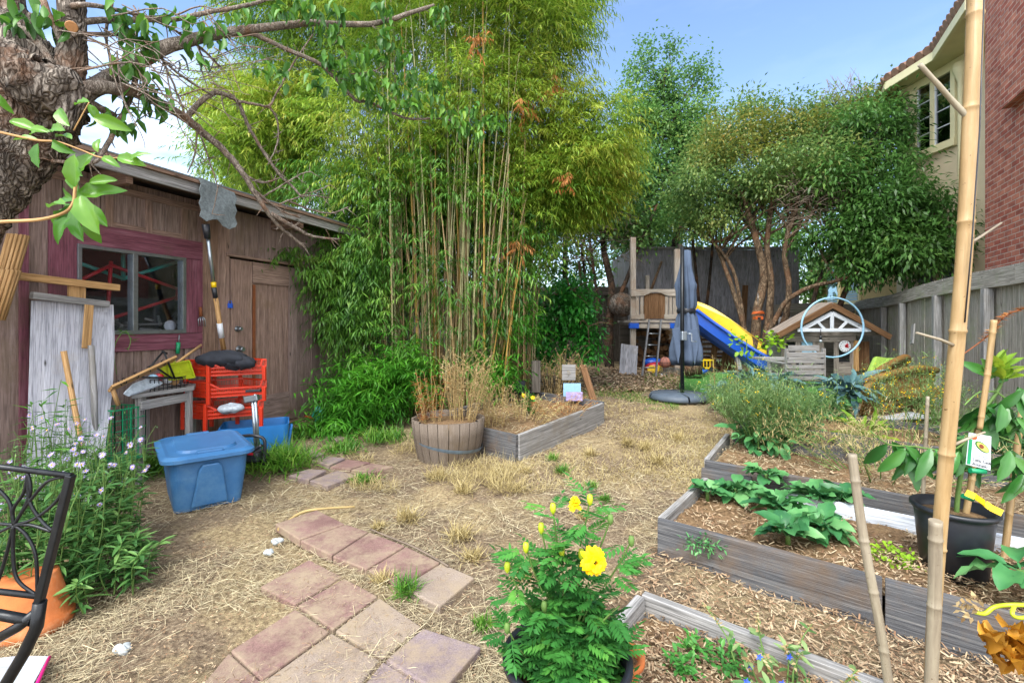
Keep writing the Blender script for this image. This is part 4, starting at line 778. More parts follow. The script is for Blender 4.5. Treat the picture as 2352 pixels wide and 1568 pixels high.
#==PART3==
# ============================================================ FAR GARDEN
ps = thing('play_tower', 'wooden play platform with crib rail front and four tall posts', 'play tower', (3.3, 10.2, .3)); D0 = 10.0
def AB(m, x0, y0, x1, y1, d, t, g='x'):
    """flat board facing the camera from pixel rectangle at depth d, thickness t"""
    a, b = at(x0, y1, d), at(x1, y0, d)
    if g == 'x': return m.hexa(a, (b.x-a.x, 0, 0), (0, t, 0), (0, 0, b.z-a.z))
    return m.hexa(a, (0, 0, b.z-a.z), (b.x-a.x, 0, 0), (0, t, 0))
for (x0, y0, x1, y1, d) in ((1449, 545, 1461, 858, 10), (1551, 572, 1563, 856, 10), (1484, 632, 1492, 740, 11.2), (1560, 560, 1568, 850, 11.2)): M_ = M(); AB(M_, x0, y0, x1, y1, d, .09, 'z'); M_.build('post', 'play', ps, .005)
M_ = M(); AB(M_, 1449, 735, 1560, 741, 9.98, 1.25); M_.build('platform', 'play', ps, .004); M_ = M(); AB(M_, 1449, 744, 1560, 754, 9.97, .05); M_.build('beam', 'play', ps, .004)
for a in ((1447, 742, 1468, 754), (1540, 742, 1558, 754)): M_ = M(); AB(M_, *a, 9.93, .12); M_.build('bracket', 'blue', ps, .006)
M_ = M(); rail = [at(1450, 681, 9.95), at(1480, 679, 9.95)]+[at(1480+52*i/8, 679-8*math.sin(math.pi*i/8), 9.95) for i in range(1, 8)]+[at(1532, 679, 9.95), at(1558, 681, 9.95), at(1558, 664, 9.95), at(1450, 664, 9.95)]
M_.poly(rail, (0, .05, 0)); pn = M_.build('rail', 'play', ps, .004)
M_ = M(); AB(M_, 1450, 722, 1480, 733, 9.96, .05); AB(M_, 1526, 722, 1558, 733, 9.96, .05); M_.build('rail', 'play', ps, .004)
for x in (1461, 1471, 1528, 1537, 1546): M_ = M(); AB(M_, x, 681, x+7, 722, 9.97, .03, 'z'); M_.build('slat', 'play', ps)
M_ = M()
for i in range(9): x = 1480+i*5.3; AB(M_, x, 673, x+4.9, 732, 9.985, .02, 'z')
M_.build('brown_panel', 'playd', ps)
ld = thing('metal_ladder', 'grey blue metal ladder leaning on the play platform', 'ladder', (2.9, 9.7, .3))
for a, b in (((1491, 735), (1475, 863)), ((1518, 735), (1506, 864))): M().beam(at(*a, 9.9), at(*b, 9.4), .03, .045, (0, 1, 0)).build('rail', 'steel', ld)
for k in range(4): y = 766+26*k; x = 1487-16*(y-735)/128+2; M().tube([at(x, y, 9.9-.5*(y-735)/128), at(x+28, y, 9.9-.5*(y-735)/128)], .012, 8).build('rung', 'steel', ld)
plank('plywood_sheet', 'grey sheet leaning against the foot of the play tower', 'board', at(1442, 860, 9.6)+V((0, 0, 0)), at(1446, 792, 9.9), .02, .36, 'tar', up=(1, 0, 0))
# slide: blue chute with yellow sides
sl_ = thing('slide', 'blue and yellow plastic slide coming off the play tower', 'slide', (4.5, 9.6, .3))
S0, S1, S2, S3 = at(1588, 712, 10), at(1640, 750, 9.8), at(1740, 815, 9.3), at(1800, 832, 9.1); sp = path([S0, S1, S2, S3], 6); M_ = M(); sec = []
for p in sp: sec.append([p+V(q) for q in ((0, -.25, .0), (0, -.25, -.26), (0, -.1, -.33), (0, .2, -.33), (0, .25, .05), (0, .2, .05), (0, .17, -.2), (0, -.1, -.2), (0, -.2, -.15), (0, -.2, 0))])
loft(M_, sec, True, True).build('chute', 'blue', sl_)
for p0 in (0,): 
    for yo, col_ in ((-.27, 'blue'),): M().tube([p+V((0, yo, .0)) for p in sp], .035, 8).build('edge', 'blue', sl_)
up = []; lo = []
for i, p in enumerate(sp): t_ = i/(len(sp)-1); lo.append(p+V((0, .24, -.02))); up.append(p+V((.05*(1-t_), .25, .06+.4*math.sin(math.pi*min(1, t_*.95+.06))**.8)))
M().poly(lo+up[::-1], (0, .05, 0)).build('side_wall', 'yellow', sl_, .01); M().beam(S3+V((-.2, 0, -.1)), V((S3.x-.2, S3.y, .25)), .3, .08).build('foot', 'yellow', sl_)
plank('slide_prop', 'pale grey plank propped beside the slide', 'board', at(1700, 850, 9.4), at(1690, 795, 9.5), .09, .03, 'grey', up=(0, 1, 0))
# umbrella
ub = thing('garden_umbrella', 'closed slate blue cantilever umbrella on a round segmented base', 'umbrella', at(1575, 905, 7.35)); u0 = at(1577, 905, 7.42); zz = lambda y: H-(y-HY)*7.42/F
def fold(a, z): return 1+.13*math.sin(a*8+z*2)+.08*math.sin(a*5+z*6)
M().lathe((u0.x, u0.y+.02, 0), [(.035, zz(574)), (.06, zz(576)), (.085, zz(615)), (.13, zz(645)), (.155, zz(655)), (.14, zz(668)), (.145, zz(700)), (.12, zz(710)), (.115, zz(716)), (.15, zz(730)), (.19, zz(770)), (.225, zz(800)), (.23, zz(822)), (.2, zz(838)), (.19, zz(830)), (.1, zz(720))], 64, mod=fold).build('canopy', 'slate', ub)
M().lathe((u0.x, u0.y+.02, 0), [(.13, zz(708)), (.145, zz(711)), (.145, zz(717)), (.13, zz(720))], 32).build('strap', 'dark', ub)
def flap(px, ly, d): return [at(px-12, ly-80, d), at(px+8, ly-84, d), at(px+10, ly-40, d-.02), at(px+2, ly, d-.02), at(px-6, ly-30, d-.04)]
M().poly(flap(1556, 835, 7.22), (0, .02, 0)).build('canopy_corner', 'slate', ub, .004); M().poly(flap(1594, 838, 7.24), (0, .02, 0)).build('canopy_corner', 'slate', ub, .004)
px_ = at(1567, 905, 7.2); M().tube([(px_.x, 7.2, zz(900)), (px_.x, 7.2, zz(572))], .03, 12).build('pole', 'blackm', ub); M().box((px_.x, 7.15, zz(770)), (.08, .09, .14)).build('crank_box', 'silver', ub, .01); M().tube([(px_.x+.03, 7.1, zz(765)), (px_.x+.1, 7.08, zz(765)), (px_.x+.1, 7.08, zz(782)), (px_.x+.17, 7.05, zz(782))], .009, 8).build('crank_handle', 'silver', ub)
for k in range(4):
    a0 = k*math.pi/2+.03; M().lathe((px_.x-.04, 7.25, gz(0, 7.2)), [(0.02, 0), (.43, 0), (.45, .03), (.42, .09), (.05, .11), (.02, .11)], 12, a0=a0, a1=a0+math.pi/2-.06).build('base_segment', 'slatep', ub)
# toys and wood under the tower
t = thing('toy_car', 'red and blue toddler ride on toy behind the ladder', 'toy', at(1505, 840, 10)); M().ball(at(1501, 832, 10.1), (.24, .14, .1)).build('body', 'blue', t); M().ball(at(1507, 843, 10), (.24, .14, .12)).build('lower_body', 'redpaint', t)
for x in (1513, 1497): M().tube([at(x, 848, 9.85), at(x, 848, 9.95)], .09, 14).build('wheel', 'yellow', t)
bk = thing('basketball', 'faded basketball resting on the wire basket', 'ball', at(1528, 832, 9.8)); bc = at(1528, 832, 9.8); M().ball(bc, .118, 24, 16).build('ball', plain('faded_ball', hx('a26a5c'), .7), bk)
mm = M()
for k, n_ in enumerate((V((0, 0, 1)), V((1, 0, .1)), V((.7, .7, 0)), V((-.7, .7, .1)))): a, b = n_.orthogonal().normalized(), n_.cross(n_.orthogonal()).normalized(); mm.tube([bc+(a*math.cos(i/16*6.283)+b*math.sin(i/16*6.283))*.118 for i in range(17)], .004, 4)
mm.build('seams', 'dark', bk)
crate('wire_basket', 'white wire basket of balls under the umbrella', 'basket', at(1528, 866, 9.6)+V((.1, 0, -.02)), V((.36, 0, 0)), V((0, .24, 0)), .2, 'steel', 10, 6, 4, .005)
for k, (x, y, mt, lb) in enumerate(((1520, 862, 'white', 'white ball at the left of the wire basket'), (1530, 861, 'paleblue', 'pale blue ball in the wire basket'), (1538, 862, 'green', 'green ball at the right of the wire basket'))): tag(M().ball(at(x, y, 9.55), .035, 12, 8).build('small_ball', mt), lb, 'ball')
tk = thing('toy_truck', 'yellow plastic toy truck on the artificial turf', 'toy truck', at(1618, 850, 9.3)); a = at(1606, 852, 9.3)
mm = M(); mm.box(a+V((.14, .05, .06)), (.3, .18, .03)); mm.box(a+V((.14, .05, .22)), (.28, .18, .02))
for i in range(5): mm.box(a+V((.01+i*.065, -.03, .14)), (.018, .015, .16)); mm.box(a+V((.01+i*.065, .13, .14)), (.018, .015, .16))
mm.build('body', 'yellow', tk, .004)
for x in (.05, .23): M().tube([a+V((x, -.06, .04)), a+V((x, -.03, .04))], .05, 14).build('wheel', 'dark', tk)
tag(M().poly([at(1588, 860, 9), at(1612, 852, 9.2), at(1628, 853, 9.3), at(1610, 861, 9)], (0, 0, .04)).build('toy_boat', 'blue', None, .01), 'flat blue plastic toy lying before the yellow truck', 'toy')
wp_ = thing('pallet_stack', 'stack of brown pallets and boards under the slide', 'wood stack', at(1640, 850, 10.4)); zb = .3
for k in range(9):
    M().hexa((4.05+rn(-.05, .05), 10.3+rn(-.05, .05), zb+.03+k*.105), (.95+rn(-.1, .15), rn(-.08, .08), rn(-.03, .03)), (0, .4, 0), (0, 0, .035)).build('board', 'fire', wp_, .003)
for x in (1633, 1660, 1675): M().beam(at(x, 858, 10.1), at(x+12, 775, 10.3), .13, .03, (0, 1, 0)).build('upright_board', 'fire', wp_, .003)
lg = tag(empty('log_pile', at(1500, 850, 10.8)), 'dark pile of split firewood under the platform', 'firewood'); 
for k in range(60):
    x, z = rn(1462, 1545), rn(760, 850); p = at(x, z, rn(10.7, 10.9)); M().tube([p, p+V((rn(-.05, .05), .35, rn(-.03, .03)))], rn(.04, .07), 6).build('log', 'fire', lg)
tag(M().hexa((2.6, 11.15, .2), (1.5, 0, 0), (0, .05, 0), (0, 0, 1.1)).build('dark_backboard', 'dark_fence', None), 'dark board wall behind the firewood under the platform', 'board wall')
for k, (x, y) in enumerate(((1585, 862), (1597, 858))): pole('stump', 'short upright log at the umbrella foot, %s' % ('leaning left' if k == 0 else 'the thicker one'), 'log', [at(x, y, 9.0), at(x-6+k*8, y-28, 9.0)], [.09+.04*k, .07+.03*k], 'trunk')
pole('bird_feeder_string', 'thin string holding the orange bird feeder', 'string', [at(1741, 715, 9.1), at(1741, 672, 9.1)], .004, 'steel', 4)
t = thing('bird_feeder', 'orange hanging bird feeder in the multi stemmed tree', 'bird feeder', at(1741, 735, 9.1)); M().box(at(1741, 730, 9.1), (.15, .12, .07)).build('box', 'orange', t, .008)
a = at(1741, 721, 9.1); M().poly([a+V((-.1, -.08, 0)), a+V((.1, -.08, 0)), a+V((.05, -.1, .06)), a+V((-.05, -.08, .05))], (0, .16, 0)).build('roof', 'orange', t, .005); M().box(at(1744, 731, 9.0), (.05, .02, .05)).build('hole', 'dark', t)
# ------------------------------------------------------------ playhouse
PH = 8.6; ph = thing('playhouse', 'small grey cedar playhouse with white truss gable on the right', 'playhouse', at(1912, 872, PH)+V((0, .5, 0)))
M_ = M(); x = 1796
for (x0, y0, x1, y1) in ((1796, 785, 1806, 875), (1828, 785, 1838, 875), (1868, 785, 1893, 875), (1917, 785, 1927, 875), (1954, 785, 1966, 875), (1838, 796, 1842, 875)): AB(M_, x0, y0, x1, y1, PH, .03, 'z')
AB(M_, 1797, 771, 1966, 785, PH-.01, .04); AB(M_, 1806, 822, 1870, 875, PH, .03); AB(M_, 1927, 832, 1954, 875, PH, .03); M_.build('front_wall', 'house_wood', ph, .003)
M_ = M(); b_, c_ = at(1797, 875, PH), at(1966, 771, PH); M_.hexa((b_.x, PH+.03, b_.z), (0, .5, 0), (.03, 0, 0), (0, 0, c_.z-b_.z)); M_.hexa((c_.x-.03, PH+.03, b_.z), (0, .5, 0), (.03, 0, 0), (0, 0, c_.z-b_.z)); M_.hexa((b_.x, PH+.5, b_.z), (c_.x-b_.x, 0, 0), (0, .03, 0), (0, 0, c_.z-b_.z)); M_.build('side_wall', 'house_wood', ph)
ap, el, er = at(1912, 697, PH-.2), at(1786, 767, PH-.2), at(2046, 771, PH-.2)
for e in (el, er): M().hexa(e, (ap-e), (0, .4, 0), (0, 0, .03)).build('roof', 'roofshingle', ph); M().beam(e+V((0, 0, -.03)), ap+V((0, 0, -.03)), .03, .1, (0, 0, 1)).build('barge_board', 'playd', ph, .003)
M().poly([at(1800, 771, PH-.03), at(2030, 771, PH-.03), at(1912, 704, PH-.03)], (0, .03, 0)).build('gable', 'house_wood', ph)
M_ = M(); AP, TL, TR = at(1911, 719, PH-.16), at(1832, 758, PH-.16), at(2000, 758, PH-.16)
M_.beam(TL, TR, .03, .06); M_.beam(TL+V((.05, .012, .0)), AP, .03, .075); M_.beam(TR+V((-.05, .012, 0)), AP+V((0, .003, 0)), .03, .075); M_.beam(AP, (AP.x, AP.y, TL.z), .028, .06, (1, 0, 0)); 
for s_ in (-1, 1): M_.beam(((AP.x+s_*.12), AP.y, TL.z), (AP.x+s_*.27, AP.y, (AP.z+TL.z)/2+.0), .026, .045)
M_.build('white_truss', 'white_wood', ph, .004)
M_ = M(); AB(M_, 1806, 785, 1828, 822, PH+.05, .01); AB(M_, 1927, 787, 1954, 832, PH+.05, .01); M_.build('dark_window', 'black', ph); M_ = M(); AB(M_, 1842, 780, 1866, 822, PH+.02, .02); M_.build('blue_panel', 'paleblue', ph, label='blue panel behind the wooden chair')
M_ = M(); AB(M_, 1965, 782, 1973, 852, PH-.05, .05, 'z'); M_.build('orange_post', 'tan', ph, label='orange wooden post'); M_ = M(); AB(M_, 1974, 784, 1997, 850, PH+.1, .03, 'z'); M_.build('door', 'playd', ph)
p = at(1914, 778, PH-.25); cl = thing('hanging_bulb', 'small black hanging lamp under the playhouse gable', 'lamp', at(1885, 775, PH-.2)); M().tube([at(1885, 756, PH-.2), at(1885, 772, PH-.2)], .006, 6).build('cord', 'dark', cl); M().tube([at(1885, 771, PH-.2), at(1885, 779, PH-.2)], .02, 8).build('socket', 'dark', cl); M().ball(at(1885, 783, PH-.2), .026, 12, 8).build('bulb', 'clear', cl)
ck = thing('round_clock', 'white toy clock with red hands on the playhouse window', 'clock', at(1941, 795, PH-.05)); cc = at(1941, 795, PH-.06); M().tube([cc, cc+V((0, .02, 0))], .105, 32).build('face', 'white', ck)
M().beam(cc+V((0, -.006, 0)), cc+V((.05, -.006, .04)), .006, .035, (0, 0, 1)).build('hand', 'redpaint', ck); M().beam(cc+V((0, -.006, 0)), cc+V((.06, -.006, -.01)), .006, .03, (0, 0, 1)).build('hand', 'redpaint', ck); M_ = M()
for k in range(12): a = k*math.pi/6; M_.box(cc+V((math.cos(a)*.085, -.003, math.sin(a)*.085)), (.012, .004, .014))
M_.build('numerals', 'dark', ck)
wv = thing('weathervane', 'blue grey running horse weathervane on the playhouse ridge', 'weathervane', at(1911, 700, PH)); M().tube([at(1911, 700, PH-.1), at(1911, 672, PH-.1)], .008, 6).build('rod', 'paleblue', wv)
hp = [(1901, 690), (1904, 680), (1903, 672), (1906, 668), (1909, 664), (1911, 668), (1918, 667), (1920, 664), (1922, 672), (1924, 680), (1923, 686), (1920, 680), (1917, 676), (1910, 678), (1908, 684), (1905, 690)]
M().poly([at(x, y-6, PH-.1) for x, y in hp], (0, .012, 0)).build('horse', 'paleblue', wv); M().tube([at(1896, 688, PH-.1), at(1930, 686, PH-.1)], .007, 6).build('arrow', 'paleblue', wv)
hc = at(1912, 752, 7.75); M_ = M(); M_.tube([hc+V((math.cos(i/48*6.2832)*.522, 0, math.sin(i/48*6.2832)*.5)) for i in range(49)], .016, 8, False); tag(M_.build('hula_hoop', 'paleblue'), 'pale blue hula hoop standing behind the wooden chair', 'hula hoop')
pv = thing('side_shelter', 'small grey slatted shelter roof left of the playhouse', 'shelter', at(1815, 760, 9.6)); M_ = M()
for i in range(8): AB(M_, 1789, 728+i*5, 1840, 732+i*5, 9.6-.02*i, .02)
M_.build('slats', 'grey', pv); M_ = M(); AB(M_, 1791, 768, 1795, 872, 9.7, .05, 'z'); AB(M_, 1836, 768, 1840, 872, 9.7, .05, 'z'); M_.build('post', 'grey', pv)
# wooden armchair, back to the camera
wc = thing('wooden_chair', 'weathered slatted wooden garden chair facing the playhouse', 'chair', at(1852, 930, 7.0)); dC = 7.0
for x in (1806, 1891): M_ = M(); AB(M_, x, 800, x+6, 915, dC, .05, 'z'); M_.build('leg', 'grey', wc, .003)
for k, (y0, y1) in enumerate(((793, 806), (809, 821), (825, 834), (838, 847), (850, 860), (864, 872))): M_ = M(); AB(M_, 1812 if k == 0 else 1808, y0, 1882 if k == 0 else 1894, y1, dC-.02, .025); M_.build('slat', 'grey', wc, .003)
a, b = at(1808, 868, dC), at(1894, 868, dC)
M().hexa(a, (b-a), (0, .5, 0), (0, 0, .03)).build('seat', 'grey', wc, .003)
for q in (a, b-V((.05, 0, 0))): M().hexa(q+V((0, .02, .2)), (0, .55, 0), (.07, 0, 0), (0, 0, .025)).build('arm', 'grey', wc, .003); M().hexa(V((q.x, q.y+.5, .25)), (0, 0, q.z-.05), (.05, 0, 0), (0, .05, 0)).build('leg', 'grey', wc)
M().hexa(at(1805, 873, 8.35), (1.3, 0, 0), (0, .15, 0), (0, 0, .02)).build('unused', 'grey', wc) if False else None
tag(M().hexa(at(1755, 828, 7.9), (.95, 0, 0), (0, .4, 0), (0, 0, .04)).build('deck_board', 'grey', None, .004), 'pale grey plank shelf at the end of the slide', 'plank')
# wicker chair
wk = thing('wicker_chair', 'honey brown wicker armchair with a lime green cushion', 'wicker chair', at(2060, 930, 5.9))
cw = at(2055, 880, 6.0); zf = gz(0, 6); top1 = path([at(1990, 880, 5.7), at(2010, 858, 5.9), at(2040, 838, 6.3), at(2078, 820, 6.7), at(2086, 828, 6.8)], 4); M().tube(top1, .045, 10).build('arm_rail', 'wicker', wk)
top2 = path([at(1985, 905, 5.4), at(2005, 875, 5.5), at(2050, 858, 5.6), at(2110, 846, 5.9), at(2150, 850, 6.1)], 4); M().tube(top2, .045, 10).build('arm_rail', 'wicker', wk)
def skirt(pts, name):
    M_ = M()
    for i in range(60): t_ = i/59*(len(pts)-1); k = min(int(t_), len(pts)-2); p = pts[k].lerp(pts[k+1], t_-k); M_.tube([p, V((p.x*.98+.02, p.y, zf+.15))], .007, 4)
    M_.build(name, 'wicker', wk); M_ = M()
    for a, b in zip(pts[:-1], pts[1:]):
        for z in np.linspace(.1, 1, 9): M_.beam(V((a.x, a.y+.012, zf+(a.z-zf)*z)), V((b.x, b.y+.012, zf+(b.z-zf)*z)), .008, .03)
    M_.build('weave', 'wicker', wk)
skirt(top1, 'side_strands'); skirt(top2, 'side_strands')
M().poly([at(1998, 850, 6.1), at(2012, 818, 6.6), at(2040, 822, 6.9), at(2070, 822, 6.8), at(2040, 842, 6.3), at(2010, 862, 5.9)], (.02, .1, -.04)).build('cushion', 'cushion', wk, .02)
M().poly([top2[0], top2[-1], top1[-1], top1[0]], (0, 0, -.08)).build('seat', 'wicker', wk) if False else M().hexa(V((cw.x-.35, cw.y-.4, zf+.35)), (.8, 0, 0), (0, .7, 0), (0, 0, .08)).build('seat', 'wicker', wk)
tag(M().hexa(at(2035, 965, 5.4), (.65, .1, .0), (-.05, .45, .03), (0, 0, .015)).build('wire_rack', 'white'), 'white flat rack lying among the yellow flowering weeds', 'rack')
# small things by the left bed
for (x0, y0, x1, y1, d, mt, lb) in ((1291, 837, 1322, 873, 6.2, 'grey', 'small grey slate sign standing in the dead weeds'), (1294, 880, 1334, 910, 6.0, 'paleblue', 'pale green and white card standing in the left bed'), (1300, 900, 1338, 920, 5.95, 'lav_', 'lavender patterned card at the foot of the green card')):
    if mt == 'lav_': MT['lav_'] = plain('lavender_card', hx('a79ac8'), .6, 0, .5, 30)
    M_ = M(); AB(M_, x0, y0, x1, y1, d, .01); tag(M_.build('garden_sign', mt), lb, 'sign')
plank('leaning_board', 'narrow brown board leaning over the far end of the left bed', 'board', at(1366, 928, 6.0), at(1338, 838, 6.3), .03, .09, 'playd', up=(1, .3, 0))
plank('short_post', 'dark short post standing in the dead weeds', 'post', at(1231, 900, 6.4), at(1231, 828, 6.4), .12, .1, 'dark_fence')
pole('bucket', 'dark blue bucket behind the left bed', 'bucket', [at(1192, 905, 6.2), at(1192, 875, 6.2)], [.07, .09], 'fabric_dark', 16)
# ============================================================ FOREGROUND
def bamboo_pole(name, label, pts, r0, r1, mat, nodes=6, cat='bamboo stake'):
    P = path(pts, 10); n = len(P); rad = taper(n, r0, r1); k = [int((i+.5)*n/nodes) for i in range(nodes)]; PP, RR = [], []
    for i, p in enumerate(P):
        if i in k and 0 < i < n-1: d_ = (P[i+1]-P[i-1]).normalized(); PP += [p-d_*.006, p-d_*.002, p+d_*.002, p+d_*.006]; RR += [rad[i], rad[i]*1.12, rad[i]*1.12, rad[i]*.98]
        else: PP.append(p); RR.append(rad[i])
    return tag(M().tube(PP, RR, 16).build(name, mat), label, cat)
bamboo_pole('bamboo_pole', 'tall thick tan bamboo pole rising the full height at the right', [at(2242, -60, 1.32), at(2236, 150, 1.3), at(2228, 300, 1.3), at(2216, 560, 1.3), at(2200, 760, 1.3), at(2178, 1000, 1.32), at(2160, 1200, 1.34), at(2146, 1400, 1.36), at(2135, 1640, 1.38)], .0195, .0165, 'pole', 7)
bamboo_pole('bamboo_pole', 'grey cut bamboo pole strapped beside the tall tan pole', [at(2149, 1195, 1.28), at(2146, 1390, 1.3), at(2135, 1640, 1.32)], .0155, .015, 'greypole', 3)
bamboo_pole('bamboo_stake', 'grey brown bamboo stake tilted over the long bed board', [at(1957, 1042, 1.62), at(1975, 1180, 1.6), at(1995, 1300, 1.58), at(2018, 1420, 1.56), at(2040, 1560, 1.55), at(2052, 1650, 1.54)], .0145, .014, 'greypole', 5)
pole('bamboo_side_shoot', 'thin side branch at the top of the tall bamboo pole', 'twig', path([at(2224, 270, 1.3), at(2190, 235, 1.3), at(2155, 195, 1.28), at(2112, 148, 1.27)], 4), [.0075]*5+[.0065]*4+[.006]*4, 'greypole', 8)
pole('bamboo_side_shoot', 'thin side branch at the middle of the tall pole', 'twig', [at(2196, 795, 1.3), at(2160, 780, 1.28), at(2105, 764, 1.26)], [.005, .004, .003], 'greypole', 6)
pole('bamboo_side_shoot', 'pale twig crossing the plant tag', 'twig', [at(2176, 1028, 1.32), at(2220, 1008, 1.3), at(2262, 992, 1.3)], [.005, .004, .003], 'greypole', 6)
pole('bamboo_side_shoot', 'pale twig pointing at the brick wall', 'twig', [at(2222, 562, 1.3), at(2250, 545, 1.31), at(2300, 512, 1.33)], [.005, .004, .003], 'greypole', 6)
pole('wire', 'thin black wire running down the tall bamboo pole', 'wire', [at(2262, -60, 1.27), at(2250, 300, 1.27), at(2232, 560, 1.27), at(2216, 740, 1.28)], .0018, 'dark', 5)
bamboo_pole('bamboo_stake', 'short orange bamboo stake in front of the right fence', [at(2283, 735, 2.2), at(2268, 860, 2.2), at(2250, 985, 2.2)], .0125, .011, 'pole', 3)
bamboo_pole('bamboo_stake', 'orange stake tied to the avocado stem', [at(2248, 975, 2.3), at(2232, 1100, 2.3), at(2212, 1215, 2.3)], .014, .014, 'pole', 3)
bamboo_pole('bamboo_stake', 'yellow bamboo stake behind the nursery pot at the right', [at(2352, 900, 2.5), at(2330, 1080, 2.45), at(2303, 1312, 2.4)], .013, .016, 'pole', 5)
bamboo_pole('bamboo_stake', 'thin grey stake standing behind the nursery pot', [at(2131, 910, 2.75), at(2124, 1050, 2.75), at(2118, 1175, 2.75)], .009, .011, 'greypole', 4)
# plant tag with writing
tg = thing('plant_tag', 'white plant tag with avocado picture hung on the young tree', 'plant tag', at(2248, 1040, 2.02)); dT = 2.02
c4 = [at(2219, 1066, dT), at(2275, 1080, dT), at(2277, 1002, dT), at(2226, 993, dT)]; M().poly(c4, (0, .002, 0)).build('card', 'white', tg, .0005)
def onc(u, v, o=.0025): a = c4[0].lerp(c4[1], u); b = c4[3].lerp(c4[2], u); return a.lerp(b, v)+V((0, -o, 0))
def cardpoly(pts, mat, name, o=.002): M().poly([onc(u, v, o) for u, v in pts], (0, .001, 0)).build(name, mat, tg)
cardpoly([(.02, .03), (.16, .03), (.16, .8), (.02, .8)], 'green', 'green_stripe'); el_ = lambda cx_, cy_, a, b, th, n=20: [(cx_+a*math.cos(t_)*math.cos(th)-b*math.sin(t_)*math.sin(th), cy_+a*math.cos(t_)*math.sin(th)*.7+b*math.sin(t_)*math.cos(th)*.7) for t_ in np.linspace(0, 2*math.pi, n, endpoint=False)]
cardpoly(el_(.22, .88, .14, .1, 0), 'orange', 'orange_badge'); cardpoly(el_(.6, .66, .33, .14, -.45), 'grassg_', 'avocado_picture') if False else None
MT['avo1'] = plain('avocado_skin', hx('2f6a2a')); MT['avo2'] = plain('avocado_flesh', hx('c0c860')); MT['avo3'] = plain('avocado_stone', hx('7a3a20')); MT['ink'] = plain('black_ink', hx('101214'))
cardpoly(el_(.6, .64, .34, .17, -.5), 'avo1', 'avocado_picture', .002); cardpoly(el_(.61, .635, .29, .13, -.5), 'avo2', 'avocado_picture', .003); cardpoly(el_(.55, .65, .11, .09, -.4), 'avo3', 'avocado_picture', .004)
M_ = M()
for k in range(3): M_.beam(onc(.24, .40-.05*k), onc(.9-.1*(k == 2), .40-.05*k), .001, .0012, (0, 0, 1))
M_.build('small_print', 'ink', tg)
def text(s, name, size, loc, ex, mat, parent, up=V((0, 0, 1))):
    cu = bpy.data.curves.new(name, 'FONT'); cu.body = s; cu.size = size; cu.extrude = .0004; o = bpy.data.objects.new(name, cu); col.objects.link(o); bpy.context.view_layer.update()
    me = bpy.data.meshes.new_from_object(o.evaluated_get(bpy.context.evaluated_depsgraph_get())); bpy.data.objects.remove(o); X_ = V(ex).normalized(); N_ = X_.cross(up).normalized(); U_ = N_.cross(X_)
    og = org(parent); 
    for v in me.vertices: v.co = V(loc)+X_*v.co.x+U_*v.co.y+N_*v.co.z-og
    me.materials.clear(); me.materials.append(MT[mat]); ob = bpy.data.objects.new(name, me); place(ob, parent); return ob
bx_ = (c4[1]-c4[0]); text('Little Cado', 'lettering', .0195, onc(.2, .17, .004), bx_, 'ink', tg); text('Avocado', 'lettering', .0195, onc(.2, .04, .004), bx_, 'ink', tg)
nb = bpy.data.objects['number_board']; e_ = (b_2 := SP(402, 823, .42))-(a_2 := SP(253, 893, .52))
for s_, f_ in (('10', .12), ('5', .36), ('7', .56), ('5', .78)): text(s_, 'numeral', .075, a_2.lerp(b_2, f_)+V((.03, -.03, -.012)), e_, 'ink', nb, V((-.3, .1, 1)))
# ties and ribbon
tag(M().tube([at(2228, 1080, 2.2), at(2262, 1083, 2.2)], .012, 8).build('plant_tie', 'green'), 'green plastic tie just below the plant tag', 'plant tie')
tag(M().tube([at(2212, 1138, 2.2), at(2234, 1146, 2.2)], .012, 8).build('plant_tie', 'green'), 'green plastic tie beside the yellow ribbon', 'plant tie')
M_ = M(); rb = [at(2218, 1130, 2.15), at(2240, 1140, 2.13), at(2262, 1155, 2.15), at(2275, 1165, 2.14), at(2302, 1178, 2.12)]
for a, b in zip(rb[:-1], rb[1:]): M_.beam(a, b, .003, .03, (0, .3, 1))
tag(M_.build('yellow_ribbon', 'yellow'), 'bright yellow ribbon tied on the young avocado stem', 'ribbon')
# black wire chair back, bottom left
ch = thing('wrought_iron_chair', 'black iron chair back with wheel pattern, bottom left corner', 'chair', at(60, 1568, 1.2)+V((0, 0, -.35))); dq = 1.22
def q_(x, y, d=dq): return at(x, y, d)
def curve(pts, r, n=8): return M().tube(path([q_(*p) for p in pts], 6), r, n)
M().tube([q_(-260, 1040), q_(165, 1092)], .008, 8).build('top_rail', 'blackm', ch)
M().beam(q_(163, 1090), q_(88, 1390), .018, .018, (0, 1, 0)).build('side_post', 'blackm', ch, .003)
M().tube([q_(-240, 1330), q_(88, 1368)], .008, 8).build('lower_rail', 'blackm', ch)
M().tube([q_(92, 1380), q_(84, 1440), q_(55, 1500), q_(10, 1575), q_(-20, 1640)], .0145, 10).build('leg', 'blackm', ch); M().tube([q_(84, 1405), q_(40, 1440), q_(-40, 1485)], .013, 8).build('arm', 'blackm', ch); M().tube([q_(75, 1425), q_(-60, 1400)], .013, 8).build('seat_rail', 'blackm', ch)
hb = (32, 1205); C8 = [[(64, 1086), (70, 1130), (50, 1175), hb], [(158, 1094), (110, 1105), (65, 1155), hb], [hb, (80, 1190), (130, 1150), (158, 1100)], [hb, (60, 1228), (82, 1275), (86, 1362)], [hb, (30, 1270), (40, 1330), (84, 1366)], [(64, 1086), (68, 1150), (95, 1195), (120, 1218)], [hb, (70, 1205), (118, 1220)], [hb, (10, 1290), (-10, 1350)], [hb, (-30, 1240), (-80, 1300)], [hb, (-20, 1200), (-80, 1190)], [hb, (20, 1150), (-20, 1110), (-60, 1080)], [(64, 1086), (55, 1130), (30, 1170), hb]]
